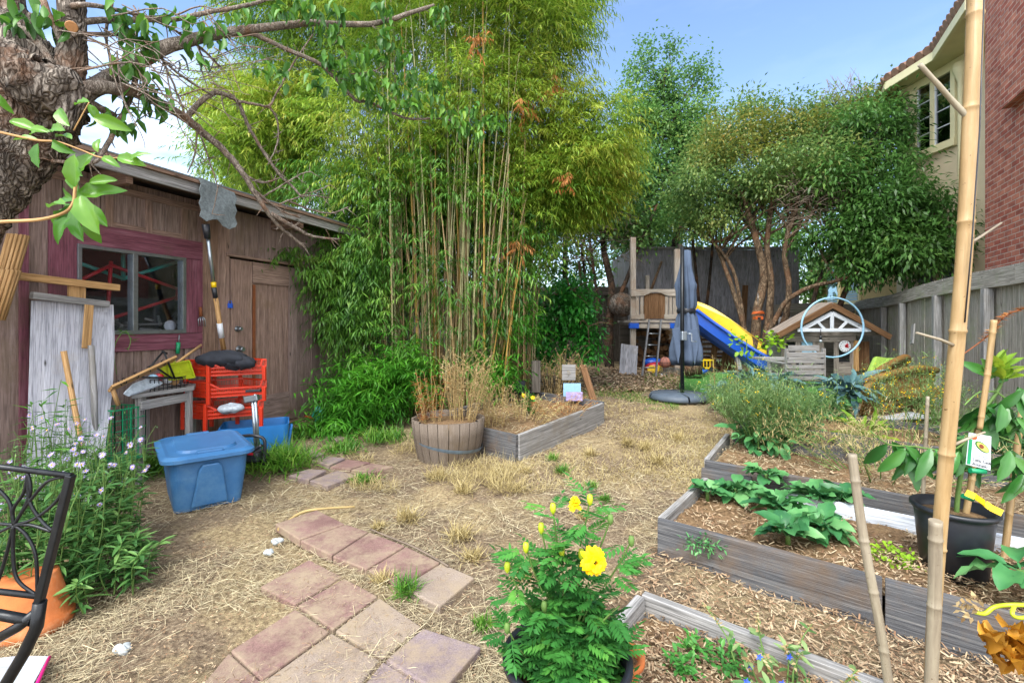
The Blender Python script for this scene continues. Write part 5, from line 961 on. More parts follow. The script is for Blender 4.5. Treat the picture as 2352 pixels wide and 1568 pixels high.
for c_ in C8: curve(c_, .0042, 6).build('wheel_bar', 'blackm', ch)
t = thing('zip_bag', 'clear plastic zip bag with a magenta seal, bottom left corner', 'zip bag', G(50, 1560)); p4 = [G(-60, 1660, .03), G(40, 1640, .03), G(112, 1508, .05), G(40, 1508, .03), G(-60, 1520, .04)]; M().poly(p4, (0, 0, .006)).build('bag', 'clear', t, .003); M().tube([G(40, 1640, .04), G(80, 1580, .06), G(114, 1508, .06)], .006, 8).build('zip', 'pink', t)
for x, y, r, lb in ((336, 1243, .035, 'small pale stone beside the raised pavers'), (318, 1268, .03, 'flat grey stone left of the raised pavers'), (282, 1490, .035, 'pale crumbled lump in the straw, bottom left')):
    x = x if x > 330 or y > 1400 else x; X_, Y_ = (x+300 if y < 1400 else x), y; rag('pebble', lb, 'stone', tuple(G(X_, Y_, .01)), (r, r*.7, r*.55), 'stone', int(x))
#==PART4==
# ============================================================ VEGETATION
def sprays(name, mat, parent, blobs, n, per=10, L=.11, W=.014, sl=.42, droop=.5, shell=.4, clip=None, label=None):
    C, O = sample(blobs, n, shell); D = nz(O*.8+rng.normal(0, .55, C.shape)+np.array([0, 0, .05])); D[:, 2] *= .6; tint = np.clip(rng.normal(.5, .28, n), 0, 1); lv = Lv(); tb = []
    if clip is not None: k = clip(C); C, D, tint = C[k], D[k], tint[k]
    n = len(C); S = nz(np.cross(D, [0, 0, 1.])); ll = sl*rng.uniform(.6, 1.3, (n, 1))
    for j in range(per):
        t = (j+.6)/per; sg = 1 if j % 2 else -1; P = C+D*ll*t+np.array([0, 0, -droop*.45])*ll*t*t; d = nz(D*.55+S*sg*.75+rng.normal(0, .25, C.shape)+np.array([0, 0, -droop]))
        lv.add(P, d, L*rng.uniform(.6, 1.2, n), W*rng.uniform(.8, 1.3, n), v=np.clip(tint*.7+.3*rng.random(n), 0, 1), bend=.3)
    # the spray stems: very thin blades
    lv.add(C-D*ll*.25, D, ll[:, 0]*1.2, .005, v=np.full(n, .95), bend=.3); return lv.build(name, mat, parent, label)
def clump(blobs, k=10, f=.4, core=.62):
    out = []
    for c, r in blobs:
        out.append((c, r*core))
        for _ in range(k): d = rng.normal(0, 1, 3); d /= np.linalg.norm(d); out.append((c+d*r*rng.uniform(.62, .95), r*f*rng.uniform(.6, 1.25)))
    return out
# ---- bamboo grove
bc0 = at(1010, 940, 6.4); bg_ = thing('bamboo_clump', 'big clump of tall green and golden bamboo in the middle of the garden', 'bamboo', V((bc0.x, 6.4, .1)))
for k in range(100):
    mid = k < 55; bx = rn(-1.95, .35) if not mid else rn(-1.75, -.05); by = rn(6.3, 7.6) if not mid else rn(5.95, 6.75); lean = (bx+.85)*rn(.12, .42)+rn(-.3, .3); hh = rn(4.6, 6.6) if k % 3 else rn(2.6, 4.2); r = rn(.009, .02) if mid else rn(.008, .014); P, RR = [], []
    if k > 94: bx = rn(-.35, .1); lean = rn(.1, .4); hh = rn(2.0, 2.8); by = rn(5.9, 6.4); r = .012
    n = int(hh/.28)
    for i in range(n+1):
        t = i/n; p = V((bx+lean*t**1.6, by+(by-6.6)*.25*t*t+rn(-.006, .006), hh*t)); dz = V((0, 0, .008)); rr = r*(1-.75*t)+.002; P += [p-dz, p, p+dz]; RR += [rr, rr*1.25, rr*.98]
    M().tube(P, RR, 7).build('culm', 'culm_y' if k > 94 or k % 11 == 0 else 'culm_b' if k % 3 == 0 else 'culm', bg_)
m = M()
for k in range(170):
    bx = rn(-1.9, .25); by = rn(6.1, 7.5); hh = rn(2.4, 4.2); lean = (bx+.85)*rn(.05, .3)+rn(-.25, .25); P = [V((bx+lean*(i/8)**1.5, by, hh*i/8)) for i in range(9)]; m.tube(P, taper(9, rn(.008, .014), .004), 5, False)
m.build('thin_culms', 'culm_b', bg_)['kind'] = 'stuff'
UP = [blob(*b) for b in ((950, 90, 6.6, 230, 160, 1.1), (720, 60, 7.6, 190, 190, 1.2), (1150, 40, 6.6, 200, 160, 1.1), (1290, 20, 7.2, 80, 130, .7), (620, 290, 7.4, 130, 140, 1), (840, 300, 6.6, 190, 150, .9), (1080, 270, 6.6, 190, 150, .9), (1280, 330, 6.8, 130, 110, .8), (1365, 370, 7, 70, 90, .6), (1210, 450, 6.6, 120, 130, .7), (1010, 400, 7.2, 170, 120, .8), (1250, -60, 7.2, 130, 120, .9), (900, -120, 7, 400, 140, 1.2), (1330, 440, 6.9, 90, 60, .6))]
MIDB = [blob(*b) for b in ((790, 440, 6.6, 100, 80, .6), (1200, 570, 6.7, 60, 90, .5), (800, 560, 6.6, 80, 70, .4), (1000, 560, 7.4, 200, 180, .5), (900, 470, 7.4, 160, 120, .5), (1110, 440, 7.1, 110, 110, .5))]
sprays('upper_foliage', 'bamboo_leaf', bg_, clump(UP[:7]+UP[9:], 7, .5, .75), 16500, 11, .12, .016, .44, .45, .45)
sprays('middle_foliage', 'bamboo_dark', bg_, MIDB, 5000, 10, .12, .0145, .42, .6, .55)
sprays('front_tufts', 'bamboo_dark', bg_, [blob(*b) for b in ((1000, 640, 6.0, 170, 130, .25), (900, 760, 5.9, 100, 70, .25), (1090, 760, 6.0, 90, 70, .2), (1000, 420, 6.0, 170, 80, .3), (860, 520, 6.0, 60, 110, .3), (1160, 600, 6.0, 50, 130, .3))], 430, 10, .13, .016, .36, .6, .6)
sprays('yellow_foliage', 'bamboo_yel', bg_, clump(UP[7:9]+UP[-1:]+UP[4:5], 7, .5, .75), 5600, 11, .12, .016, .42, .55, .45, label='yellower foliage on the far right and left of the clump')
LOW = [blob(*b) for b in ((775, 630, 6.1, 55, 60, .3), (800, 725, 6.1, 55, 75, .3), (650, 578, 5.8, 35, 10, .1), (840, 640, 6.2, 50, 110, .3))]
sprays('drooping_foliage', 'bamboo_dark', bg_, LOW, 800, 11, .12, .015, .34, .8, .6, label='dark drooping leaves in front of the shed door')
BAS = [blob(*b) for b in ((830, 900, 5.75, 95, 75, .4), (800, 960, 5.5, 60, 45, .3), (920, 860, 5.9, 80, 80, .4), (1130, 850, 6.2, 60, 60, .3), (1180, 730, 6.5, 40, 60, .3), (740, 985, 5.4, 50, 22, .2))]
sprays('low_shoots', 'bamboo_base', bg_, BAS, 1250, 11, .13, .0165, .34, .25, .7, label='bright green low leafy shoots')
for b_ in ((1195, 250, 5.9, 12, 50, .1), (1270, 200, 6.1, 12, 40, .1), (1300, 410, 6.0, 10, 40, .1), (1190, 560, 6.1, 10, 30, .1), (1090, 90, 5.6, 10, 30, .1)): sprays('dead_tuft', 'drybrown', bg_, [blob(*b_)], 9, 10, .1, .014, .2, .9, 1)
# ---- background trees
def tree(name, label, cat, base_, trunks, blobs, n, L, W, mat, tm='trunk', group=None, nl=14, r0=.04, per=14, rad=.18, droop=-.25, crownname='crown', kind=0):
    t = thing(name, label, cat, base_, group); m = M(); starts = []; blobs = clump(blobs)
    for pts, ra, rb in trunks: P = path(pts, 5, .006); m.tube(P, taper(len(P), ra, rb), 10); starts += P[len(P)*2//3:]
    limbs(m, starts, blobs, nl, r0); m.build('trunk', tm, t); leafcloud(crownname, mat, t, blobs, n, L, W, per, rad, droop, kind); return t
tb = lambda L_: [blob(*b) for b in L_]
tree('deciduous_tree', 'tall airy green tree rising behind the play tower', 'tree', at(1500, 850, 12.6), [([at(1530, 850, 12.8), at(1545, 600, 12.8), at(1570, 420, 12.8), at(1560, 250, 12.8)], .13, .05), ([at(1530, 850, 12.8), at(1500, 600, 12.8), at(1480, 350, 12.8)], .1, .04)],
     tb(((1465, 165, 12.6, 28, 35, .4), (1495, 115, 12.6, 20, 30, .3), (1530, 180, 12.6, 38, 32, .5), (1545, 110, 12.6, 14, 28, .2), (1590, 175, 12.6, 30, 28, .4), (1628, 140, 12.6, 8, 32, .2), (1618, 205, 12.6, 26, 20, .3), (1560, 240, 12.6, 45, 32, .6), (1490, 240, 12.5, 45, 45, .6), (1440, 225, 12.5, 25, 30, .4), (1460, 290, 12.4, 60, 45, .7), (1540, 290, 12.4, 80, 40, .8), (1610, 260, 12.4, 30, 30, .5), (1540, 350, 12.2, 110, 70, 1), (1440, 380, 12, 70, 80, .8), (1520, 430, 11.8, 130, 80, 1), (1500, 500, 11.5, 90, 40, .6))), 30000, .095, .06, 'tall', 'darktrunk', nl=22, r0=.035, per=9, rad=.16)
pt_ = tree('privet_tree', 'broad dark privet tree with several pale twisted trunks by the slide', 'tree', at(1745, 850, 9.6), [
    ([at(1735, 835, 9.6), at(1738, 720, 9.6), at(1755, 640, 9.6), at(1742, 570, 9.7), at(1722, 500, 9.8), at(1700, 430, 9.9)], .1, .05), ([at(1745, 835, 9.6), at(1765, 740, 9.6), at(1770, 640, 9.6), at(1762, 560, 9.7), at(1775, 450, 9.8)], .085, .045),
    ([at(1750, 830, 9.5), at(1800, 740, 9.4), at(1812, 660, 9.4), at(1802, 570, 9.4), at(1830, 480, 9.5)], .07, .04), ([at(1752, 800, 9.5), at(1800, 700, 9.2), at(1860, 660, 9), at(1940, 640, 8.8), at(2010, 600, 8.7)], .055, .025), ([at(1725, 830, 9.7), at(1700, 720, 9.8), at(1660, 600, 10), at(1620, 520, 10.2)], .06, .03), ([at(1715, 800, 9.8), at(1690, 640, 9.9), at(1640, 560, 10), at(1560, 520, 10.4)], .045, .02)],
    tb(((1720, 300, 10.6, 100, 60, .9), (1650, 340, 10.6, 80, 60, .9), (1830, 320, 10.6, 110, 70, 1), (1780, 400, 10, 150, 80, 1.1), (1660, 430, 10.2, 110, 70, .9), (1920, 290, 10.6, 80, 60, .8), (1620, 500, 10, 70, 40, .6), (1900, 400, 9.8, 100, 80, .9), (1730, 250, 10.6, 20, 30, .3))), 44000, .1, .042, 'privet', nl=34, r0=.03)
leafcloud('blossom', 'yellowish', pt_, tb(((1700, 290, 10.0, 90, 40, .6), (1830, 290, 10.0, 90, 40, .6), (1640, 350, 9.9, 50, 40, .5), (1960, 260, 10.2, 60, 50, .5), (1750, 350, 9.6, 60, 40, .4))), 4200, .07, .045, 12, .1, .1, label='cream yellow flower heads and yellowing leaf tips')
tree('laurel_tree', 'dense glossy dark green tree overhanging the fence before the neighbour house', 'tree', at(1990, 800, 9.3), [([at(1900, 840, 9.4), at(1930, 700, 9.3), at(1980, 600, 9.2), at(2040, 520, 9.1)], .06, .03), ([at(1850, 820, 9.5), at(1880, 650, 9.4), at(1960, 540, 9.2), at(2100, 560, 8.8)], .05, .02)],
     tb(((1990, 440, 8.9, 110, 100, .9), (2065, 470, 8.6, 75, 100, .8), (2100, 570, 8.4, 80, 60, .7), (2025, 580, 8.7, 100, 55, .7), (1945, 560, 9, 70, 60, .7), (1980, 340, 9.4, 80, 70, .8), (2140, 500, 8.3, 35, 35, .4), (2035, 290, 9.5, 40, 50, .5))), 34000, .125, .042, 'laurel', 'darktrunk', nl=22, r0=.022, droop=-.45)
t = thing('yellowing_bush', 'yellowing tree top with bare twigs against the sky near the house', 'tree', at(1985, 400, 10.2)); leafcloud('crown', 'yellowish', t, tb(((2000, 260, 10.2, 70, 55, .6), (1930, 270, 10.4, 60, 40, .6), (2030, 235, 10, 25, 25, .3))), 3800, .07, .03, 12, .14); m = M()
for k in range(60):
    s = at(rn(1900, 2010), rn(230, 330), 10.2); e = s+V((rn(-.3, .4), rn(-.2, .2), rn(.3, .75))); P = path([s, s.lerp(e, .5)+V((rn(-.1, .1), 0, 0)), e], 2); m.tube(P, taper(len(P), .008, .003), 4)
    for _ in range(3): q = s.lerp(e, rn(.4, .9)); m.tube([q, q+V((rn(-.2, .2), 0, rn(.05, .25)))], .003, 4)
m.tube([at(1985, 500, 10.2), at(1975, 300, 10.2)], .03, 6); m.build('trunk', 'twig', t)
dt = tree('dark_tree', 'dark burred tree trunk left of the play tower with grey dead twigs', 'tree', at(1405, 850, 10.8), [([at(1400, 860, 10.8), at(1398, 760, 10.8), at(1405, 660, 10.8), at(1385, 560, 10.9), at(1390, 440, 11)], .12, .05), ([at(1405, 720, 10.8), at(1440, 640, 10.7), at(1470, 560, 10.8), at(1510, 470, 11)], .06, .03), ([at(1366, 860, 10.9), at(1372, 700, 10.9), at(1350, 520, 11)], .05, .03)],
     tb(((1400, 430, 11, 90, 80, .8), (1330, 500, 11.2, 80, 60, .7), (1470, 530, 11, 80, 40, .5), (1420, 500, 10.8, 60, 50, .5))), 10000, .1, .06, 'tall', 'darktrunk', nl=16, r0=.025)
M().ball(at(1428, 700, 10.6), (.3, .25, .28), 18, 12).build('burl', 'bark', dt); m = M()
for k in range(230):
    s = at(rn(1290, 1450), rn(490, 600), rn(10.2, 11)); e = s+V((rn(-.5, .5), rn(-.3, .3), rn(-.3, .15))); P = path([s, s.lerp(e, .5)+V((rn(-.08, .08), 0, rn(-.06, .06))), e], 2); m.tube(P, taper(len(P), .008, .003), 3, False)
m.build('dead_twigs', 'twig', dt)
m = M()
for k in range(200):
    s = at(rn(1790, 1990), rn(400, 520), rn(8.6, 9.4)); e = s+V((rn(-.45, .45), rn(-.3, .3), rn(-.3, .2))); P = path([s, s.lerp(e, .5)+V((rn(-.08, .08), 0, rn(-.06, .06))), e], 2); m.tube(P, taper(len(P), .007, .003), 3, False)
m.build('dead_twigs', 'twig', pt_)
for k, (x0, x1, y1, lb) in enumerate(((1322, 1330, 600, 'leftmost thin dark trunk before the back fence'), (1345, 1335, 560, 'second thin dark trunk before the back fence'), (1590, 1640, 520, 'slanting dark trunk behind the umbrella'), (1610, 1585, 500, 'upright dark trunk right behind the umbrella'), (1430, 1520, 600, 'pale slanting pole crossing behind the play tower'))): pole('slender_trunk', lb, 'trunk', path([at(x0, 850, 11.3), at((x0+x1)/2+8, 700, 11.3), at(x1, y1, 11.2)], 4), [.045-.002*i for i in range(9)], 'darktrunk' if k < 4 else 'trunk')
for k, (b, n, lb) in enumerate(((((1480, 440, 17, 120, 130, 2), (1640, 430, 17, 160, 150, 2), (1560, 570, 16, 150, 60, 1.5), (1720, 570, 16, 90, 60, 1.2), (1440, 570, 16, 90, 60, 1.2)), 13000, 'dark tree filling the gap behind the outbuilding'), (((1830, 480, 16, 130, 130, 1.5), (1900, 600, 15, 100, 70, 1), (1845, 670, 15, 40, 50, .6), (1800, 620, 15, 45, 50, .6)), 6000, 'green tree behind the back fence in front of the yellow wall'), (((1300, 450, 13, 120, 160, 1.2), (1200, 560, 13, 120, 120, 1.2), (1330, 640, 13.4, 90, 80, .6), (1050, 500, 13, 180, 200, 1)), 9000, 'dark tree mass behind the bamboo on the right'), (((575, 430, 11, 60, 60, 1), (640, 380, 11, 70, 80, 1), (540, 330, 11.5, 40, 60, .8)), 5000, 'round yellow green tree behind the shed roof'))):
    tree('garden_tree', lb, 'tree', at(b[0][0], 850, b[0][2]+.5), [([V((at(b[0][0], 0, b[0][2]).x, b[0][2]+.5, 0)), at(b[0][0], b[0][1], b[0][2]+.3)], .12, .05)], tb(b), int(n*1.6), .15, .08, 'tall' if k != 3 else 'bamboo_leaf', 'darktrunk', nl=10)
lm = tree('lemon_bush', 'rounded glossy bright green citrus bush right of the bamboo', 'bush', at(1290, 880, 8), [([at(1290, 868, 8.1), at(1292, 800, 8.1), at(1285, 720, 8.1)], .035, .02)], tb(((1280, 700, 8, 70, 60, .45), (1320, 690, 8, 40, 55, .4), (1265, 770, 7.9, 60, 50, .4), (1330, 765, 7.9, 48, 45, .35), (1345, 720, 8, 30, 40, .3), (1240, 820, 7.8, 35, 25, .25), (1355, 800, 7.8, 25, 25, .2))), 7000, .1, .045, 'lemon', nl=10, r0=.012, per=10, rad=.1, droop=-.3)
t = thing('squash_plant', 'light green leafy sprig beside the foot of the slide', 'plant', at(1710, 800, 8.6)); leafcloud('leaves', 'limeg', t, tb(((1715, 785, 8.6, 24, 12, .12), (1770, 785, 8.4, 24, 9, .12), (1700, 770, 8.6, 10, 8, .1))), 110, .1, .075, 8, .1, 0, 1)
M().tube([at(1715, 830, 8.6), at(1715, 780, 8.6)], .01, 5).build('stem', 'gtwig', t); M().tube([at(1770, 830, 8.4), at(1770, 785, 8.4)], .01, 5).build('stem', 'gtwig', t)
# ---- old pear tree, upper left
pr = thing('pear_tree', 'gnarled old pear tree with a burred trunk at the left edge', 'tree', at(-40, 900, 2.3)); dd = lambda x: 2.25+max(0, x-180)/800*1.7
m = M()
def gn(pts, rad, n=28, d=2.3, rough=.12, seed=0):
    P = path([at(x, y, d+(z_ if z_ else 0)) for x, y, z_ in pts], 9); xs_ = np.linspace(0, 1, len(P)); rr = np.interp(xs_, np.linspace(0, 1, len(rad)), rad); k0 = len(m.v); m.tube(P, list(rr), n)
    for i in range(len(P)):
        for j in range(n):
            v = m.v[k0+i*n+j]; c_ = P[i]; f = 1+rough*(math.sin(j*1.35+i*.9+seed)*.5+math.sin(j*2.9-i*1.7+seed)*.35+math.sin(i*2.3+j*.6)*.35+rn(-.25, .25)); m.v[k0+i*n+j] = c_+(v-c_)*f
gn([(-200, 800, 0), (-120, 620, 0), (-30, 480, 0), (25, 390, 0), (70, 290, 0), (80, 210, 0), (60, 150, 0), (20, 60, .1), (0, -60, .15)], [.11, .105, .095, .12, .16, .2, .15, .09, .07], 40, 2.3, .16)
gn([(70, 300, .02), (120, 240, 0), (158, 170, 0), (166, 90, 0), (160, -70, 0)], [.1, .1, .062, .055, .05], 28, 2.28, .1, 3)
gn([(150, 300, -.05), (160, 240, -.03), (185, 205, 0)], [.02, .05, .045], 20, 2.2, .1, 5)
gn([(10, 110, -.1), (50, 170, -.12), (110, 200, -.1), (175, 175, -.1)], [.05, .1, .12, .03], 26, 2.25, .18, 7)
m.build('trunk', 'bark', pr); M().tube([at(165, 62, 2.2), at(164, 62, 2.17)], [.026, .022], 12).build('pruning_scar', 'cut', pr); pass
m = M()
BR = [([(175, 225), (202, 210), (262, 176), (319, 142), (375, 112), (450, 90), (525, 75), (588, 66), (719, 54), (850, 56), (944, 30), (997, 13)], .045, .011), ([(165, 215), (191, 206), (244, 202), (300, 210), (356, 232), (424, 270), (469, 307), (514, 345), (555, 394), (590, 450), (618, 493), (653, 530), (702, 568)], .034, .007), ([(623, 490), (683, 526), (720, 543), (780, 549)], .014, .005),
      ([(500, 78), (560, 78), (588, 81), (663, 116), (738, 150), (790, 202), (820, 232), (850, 236), (933, 272), (1000, 272), (1045, 279)], .017, .006), ([(430, 272), (450, 244), (484, 217), (506, 214), (544, 232), (562, 270), (588, 322), (637, 394), (682, 439), (689, 450)], .016, .006), ([(544, 232), (588, 240), (618, 244), (637, 210), (678, 139), (719, 79)], .009, .004), ([(618, 244), (637, 277), (637, 330), (614, 379)], .007, .003),
      ([(170, 55), (199, 49), (300, 45), (394, 45), (469, 30), (588, 8), (640, -20)], .015, .009), ([(165, 15), (199, 11), (262, 22), (337, 41), (382, 60), (450, 101), (510, 157)], .012, .004), ([(170, 80), (187, 79), (300, 82), (337, 112), (375, 139), (424, 180), (487, 217)], .01, .005), ([(262, -10), (244, 75), (251, 131), (259, 178)], .007, .004), ([(330, 106), (322, 187), (315, 277)], .004, .002), ([(140, 195), (161, 210), (206, 236), (262, 266)], .02, .014),
      ([(319, 140), (307, 195), (292, 244), (270, 285), (244, 337), (225, 366), (195, 375), (120, 370)], .014, .007), ([(375, 139), (405, 210), (431, 277)], .006, .004), ([(450, 290), (454, 300), (446, 360), (431, 397)], .006, .003), ([(456, 300), (484, 379), (499, 431), (487, 491)], .005, .002), ([(600, 455), (640, 430), (690, 400), (715, 395)], .006, .003), ([(640, 470), (700, 450), (760, 455)], .006, .003), ([(660, 460), (710, 480), (760, 490), (800, 475)], .007, .003), ([(689, 450), (720, 440), (760, 425)], .004, .002),
      ([(560, 400), (600, 420), (640, 410)], .008, .004), ([(588, 440), (640, 480), (690, 500)], .01, .005), ([(0, 40), (40, 60), (90, 100), (120, 150)], .02, .012), ([(95, -10), (115, 40), (150, 110), (178, 150)], .014, .011), ([(70, 30), (75, 80), (65, 140)], .01, .012), ([(0, 108), (40, 112), (70, 120)], .02, .014), ([(450, 90), (465, 130), (480, 160)], .004, .002), ([(760, 62), (780, 100), (810, 150)], .004, .002), ([(735, 150), (790, 170), (850, 165), (880, 155)], .006, .003)]
for k, (pts, ra, rb) in enumerate(BR):
    P = path([at(x, y, dd(x)+.04*math.sin(k*2+i)) for i, (x, y) in enumerate(pts)], 5, .0025); m.tube(P, taper(len(P), ra*1.1, rb*1.25), 9, True, .05)
    for _ in range(int(len(pts)*2.2)):
        i = random.randrange(len(P)//4, len(P)); q = P[i]; e = q+V((rn(-.06, .1), rn(-.05, .05), rn(-.09, .07))); m.tube([q, q.lerp(e, .5)+V((0, 0, rn(-.01, .01))), e], [.0035, .0028, .0015], 4)
for k in range(70):
    x0, y0 = rn(120, 520), rn(5, 230); p = at(x0, y0, dd(x0)+rn(-.2, .3)); a = rn(-1.3, .5); L_ = rn(.2, .55); q = p+V((math.cos(a)*L_, rn(-.15, .15), math.sin(a)*L_)); P = path([p, p.lerp(q, .4)+V((rn(-.04, .04), 0, rn(-.04, .04))), p.lerp(q, .75)+V((rn(-.03, .03), 0, rn(-.05, .02))), q], 3, .002); m.tube(P, taper(len(P), rn(.003, .0055), .0012), 5, False)
m.build('branches', 'branch', pr)
CL = [(300, 55), (340, 75), (330, 105), (450, 50), (480, 90), (285, 130), (770, 25), (735, 45), (760, 70), (700, 12), (880, 20), (880, 90), (820, 125), (755, 135), (850, 215), (905, 195), (940, 170), (990, 180), (940, 235), (1000, 205), (1080, 250), (1120, 275), (1095, 300), (1145, 280), (890, 230), (790, 160), (640, 160), (600, 150), (255, 265), (295, 285), (330, 75), (390, 30), (440, 120), (500, 60), (560, 25), (300, 165), (345, 195), (365, 240), (320, 215), (870, 120), (1010, 30), (1020, 250), (270, 15), (30, 60), (60, 20), (130, 30), (660, 20), (735, 190), (925, 130), (850, 175), (800, 185), (960, 215), (1055, 285)]
lv = Lv()
for x, y in CL:
    c_ = np.array(at(x, y, dd(x)-.08)); n = 10 if x < 700 else 19; B = c_+rng.normal(0, .034, (n, 3))*[1.3, 1, 1]; D = nz(rng.normal(0, .6, (n, 3))+[0, 0, -.75]); lv.add(B, D, rng.uniform(.06, .1, n), rng.uniform(.03, .045, n), v=np.clip(rng.normal(.4, .25, n), 0, 1), kind=1, bend=.55, fold=.3)
lv.build('leaves', 'pear', pr)
m = M(); FG = [([(-80, 285), (0, 304), (82, 322), (131, 326), (187, 345), (232, 362), (290, 362)], .0045, .002), ([(-80, 520), (0, 510), (94, 504), (150, 487), (169, 465), (172, 440), (178, 400)], .006, .004), ([(169, 300), (190, 262), (205, 235)], .002, .0015)]
for pts, ra, rb in FG: P = path([at(x, y, 1.45) for x, y in pts], 4); m.tube(P, taper(len(P), ra, rb), 7)
yt = tag(empty('pear_twig', at(0, 400, 1.45)), 'close pear twigs with broad bright green leaves at the left', 'twig', None); m.build('stem', 'tan', yt); lv = Lv()
for (x, y, an, L_, c_) in ((22, 278, -15, 62, .9), (30, 322, 10, 50, .8), (70, 310, 20, 48, .9), (88, 330, -88, 55, .1), (120, 325, -35, 50, .5), (110, 305, 160, 45, .9), (150, 300, 165, 55, .95), (165, 320, 150, 50, .9), (160, 290, 130, 60, .95), (205, 235, 175, 45, .9), (205, 240, -60, 40, .8), (215, 270, -15, 65, .95), (235, 362, -20, 42, .8), (270, 362, -10, 58, .9), (300, 370, 40, 40, .7), (225, 350, 100, 40, .9), (170, 460, 160, 80, .5), (168, 470, -150, 75, .4), (175, 455, 30, 85, .6), (180, 470, -30, 80, .4), (172, 480, -75, 75, .35), (165, 490, -110, 70, .3), (178, 440, 110, 60, .5), (178, 400, 60, 60, .5), (172, 430, 80, 70, .6), (185, 450, -60, 95, .85), (160, 500, -125, 60, .3), (195, 500, -70, 60, .8), (205, 420, 15, 55, .7), (190, 405, 140, 40, .3), (150, 470, 170, 60, .8), (-5, 215, -70, 40, .8)):
    a = R(an); lv.add([at(x, y, 1.45+rn(-.05, .05))], [[math.cos(a), rn(-.4, .2), math.sin(a)]], L_*1.45/F, L_*.46*1.45/F, U=[[rn(-.3, .3), -.8, .5]], v=[c_], kind=2, bend=rn(.1, .6), fold=.3)
lv.build('leaves', 'peary', yt)
# ---- generic stemmed plants
def stems(m, c, n, h, spread, r=.004, lean=.3, pts=4):
    tips = []
    for _ in range(n):
        b = V(c)+V((rn(-spread, spread), rn(-spread, spread), 0)); o_ = (b-V(c)); e = b+V((o_.x*lean*3+rn(-lean, lean)*h*.5, o_.y*lean*3+rn(-lean, lean)*h*.5, h*rn(.6, 1.05))); P = path([b, b.lerp(e, .5)+V((rn(-.03, .03), rn(-.03, .03), .02)), e], pts//2); m.tube(P, taper(len(P), r, r*.4), 5, False); tips.append(P)
    return tips
def along(tips, k, t0=.1):
    B, D = [], []
    for P in tips:
        P = [np.array(p) for p in P]
        for _ in range(k): t = rn(t0, .99)*(len(P)-1); i = int(t); p = P[i]+(P[min(i+1, len(P)-1)]-P[i])*(t-i); B.append(p); a = rn(0, 6.283); D.append((math.cos(a), math.sin(a), rn(-.1, .7)))
    return np.array(B), np.array(D)
def plant(name, label, cat, c, n, h, spread, leafn, L, W, mat, kind=1, lean=.3, stem='gtwig', bend=.3, group=None, r=.004, t0=.1, fold=.15):
    t = thing(name, label, cat, c, group); m = M(); T = stems(m, c, n, h, spread, r, lean); m.build('stems', stem, t); B, D = along(T, leafn, t0); k = len(B); Lv().add(B, D, L*rng.uniform(.5, 1.2, k), W*rng.uniform(.7, 1.2, k), kind=kind, bend=bend, fold=fold).build('leaves', mat, t); return t, T
# asters with lavender flowers
def daisy(parent, p, s, tilt, mat='lav', disc='yellow', nm='flower'):
    n = 20; a = np.linspace(0, 6.283, n, endpoint=False)+rng.normal(0, .08, n); ax = V(tilt).normalized(); x_ = ax.orthogonal().normalized(); y_ = ax.cross(x_); D = np.array([x_*math.cos(t)+y_*math.sin(t)+ax*rn(-.1, .25) for t in a]); o = Lv().add(np.tile(np.array(p), (n, 1)), D, s*rng.uniform(.85, 1.1, n), s*.2, U=np.tile(np.array(ax), (n, 1)), bend=.05).build(nm, mat, parent)
    M().ball(V(p)+ax*.001, s*.26, 8, 5).build('disc', disc, o)
for k, (px_, py_, d_, n, h, sp_, lb) in enumerate(((50, 1330, 2.15, 30, .56, .18, 'leafy aster clump with lavender daisies at the left edge'), (175, 1335, 2.45, 36, .58, .18, 'aster clump with lavender daisies in front of the pale panel'), (250, 1290, 2.8, 30, .56, .13, 'aster clump reaching up beside the blue tote'), (130, 1250, 2.9, 28, .66, .2, 'tall aster clump against the foot of the pale panel'), (240, 1300, 2.3, 18, .26, .16, 'low leafy aster shoots spilling on the straw'))):
    x = (px_-CX)/F*d_; t, T = plant('aster_plant', lb, 'flowering plant', V((x, d_, 0)), n, h, sp_, 30, .085, .017, 'aster_leaf', 1, .12)
    if k < 4:
        m = M(); tips = []
        for P in T:
            for _ in range(3): q = P[-1]; e = q+V((rn(-.07, .07), rn(-.07, .07), rn(.0, .13))); s_ = P[-2]; m.tube([s_, q.lerp(e, .3), e], [.002, .0015, .001], 4, False); tips.append(e)
        m.build('flower_stalks', 'gtwig', t); B = np.array(tips); Lv().add(np.repeat(B, 4, 0)+rng.normal(0, .025, (len(B)*4, 3)), dirs(len(B)*4, .3), .022, .005).build('buds', 'aster_leaf', t); random.shuffle(tips)
        for e in tips[:20 if k else 12]: daisy(t, e, rn(.015, .021), (rn(-.5, .5), -1.1+rn(-.3, .5), rn(.4, 1)))
# marigold
t, T = plant('marigold', 'bushy marigold with one big yellow bloom in the black pot', 'marigold', V((.2, 1.42, .25)), 30, .4, .06, 0, .1, .1, 'mari_leaf') if False else (thing('marigold', 'bushy marigold with one big yellow bloom in the black pot', 'marigold', V((.2, 1.42, .25))), [])
m = M(); T = []
for k in range(75):
    a, rr = rn(0, 6.283), rn(.02, .165); z = rn(.30, .62)*(1-.25*(rr/.2)) if k % 3 else rn(.25, .45); b = V((.17+rn(-.03, .03), 1.43+rn(-.03, .03), .26)); e = V((.2+math.cos(a)*rr, 1.42+math.sin(a)*rr*.8, z)); P = path([b, b.lerp(e, .5)+V((0, 0, .03)), e], 2); m.tube(P, taper(len(P), .004, .0025), 5, False); T.append(P)
BUD = [(1270, 1165, 1), (1243, 1210, 1), (1208, 1255, 1), (1402, 1190, 0), (1355, 1145, 1), (1290, 1265, 1), (1335, 1270, 1), (1165, 1300, 1), (1450, 1240, 0), (1250, 1390, 0), (1165, 1440, 0), (1295, 1440, 0)]
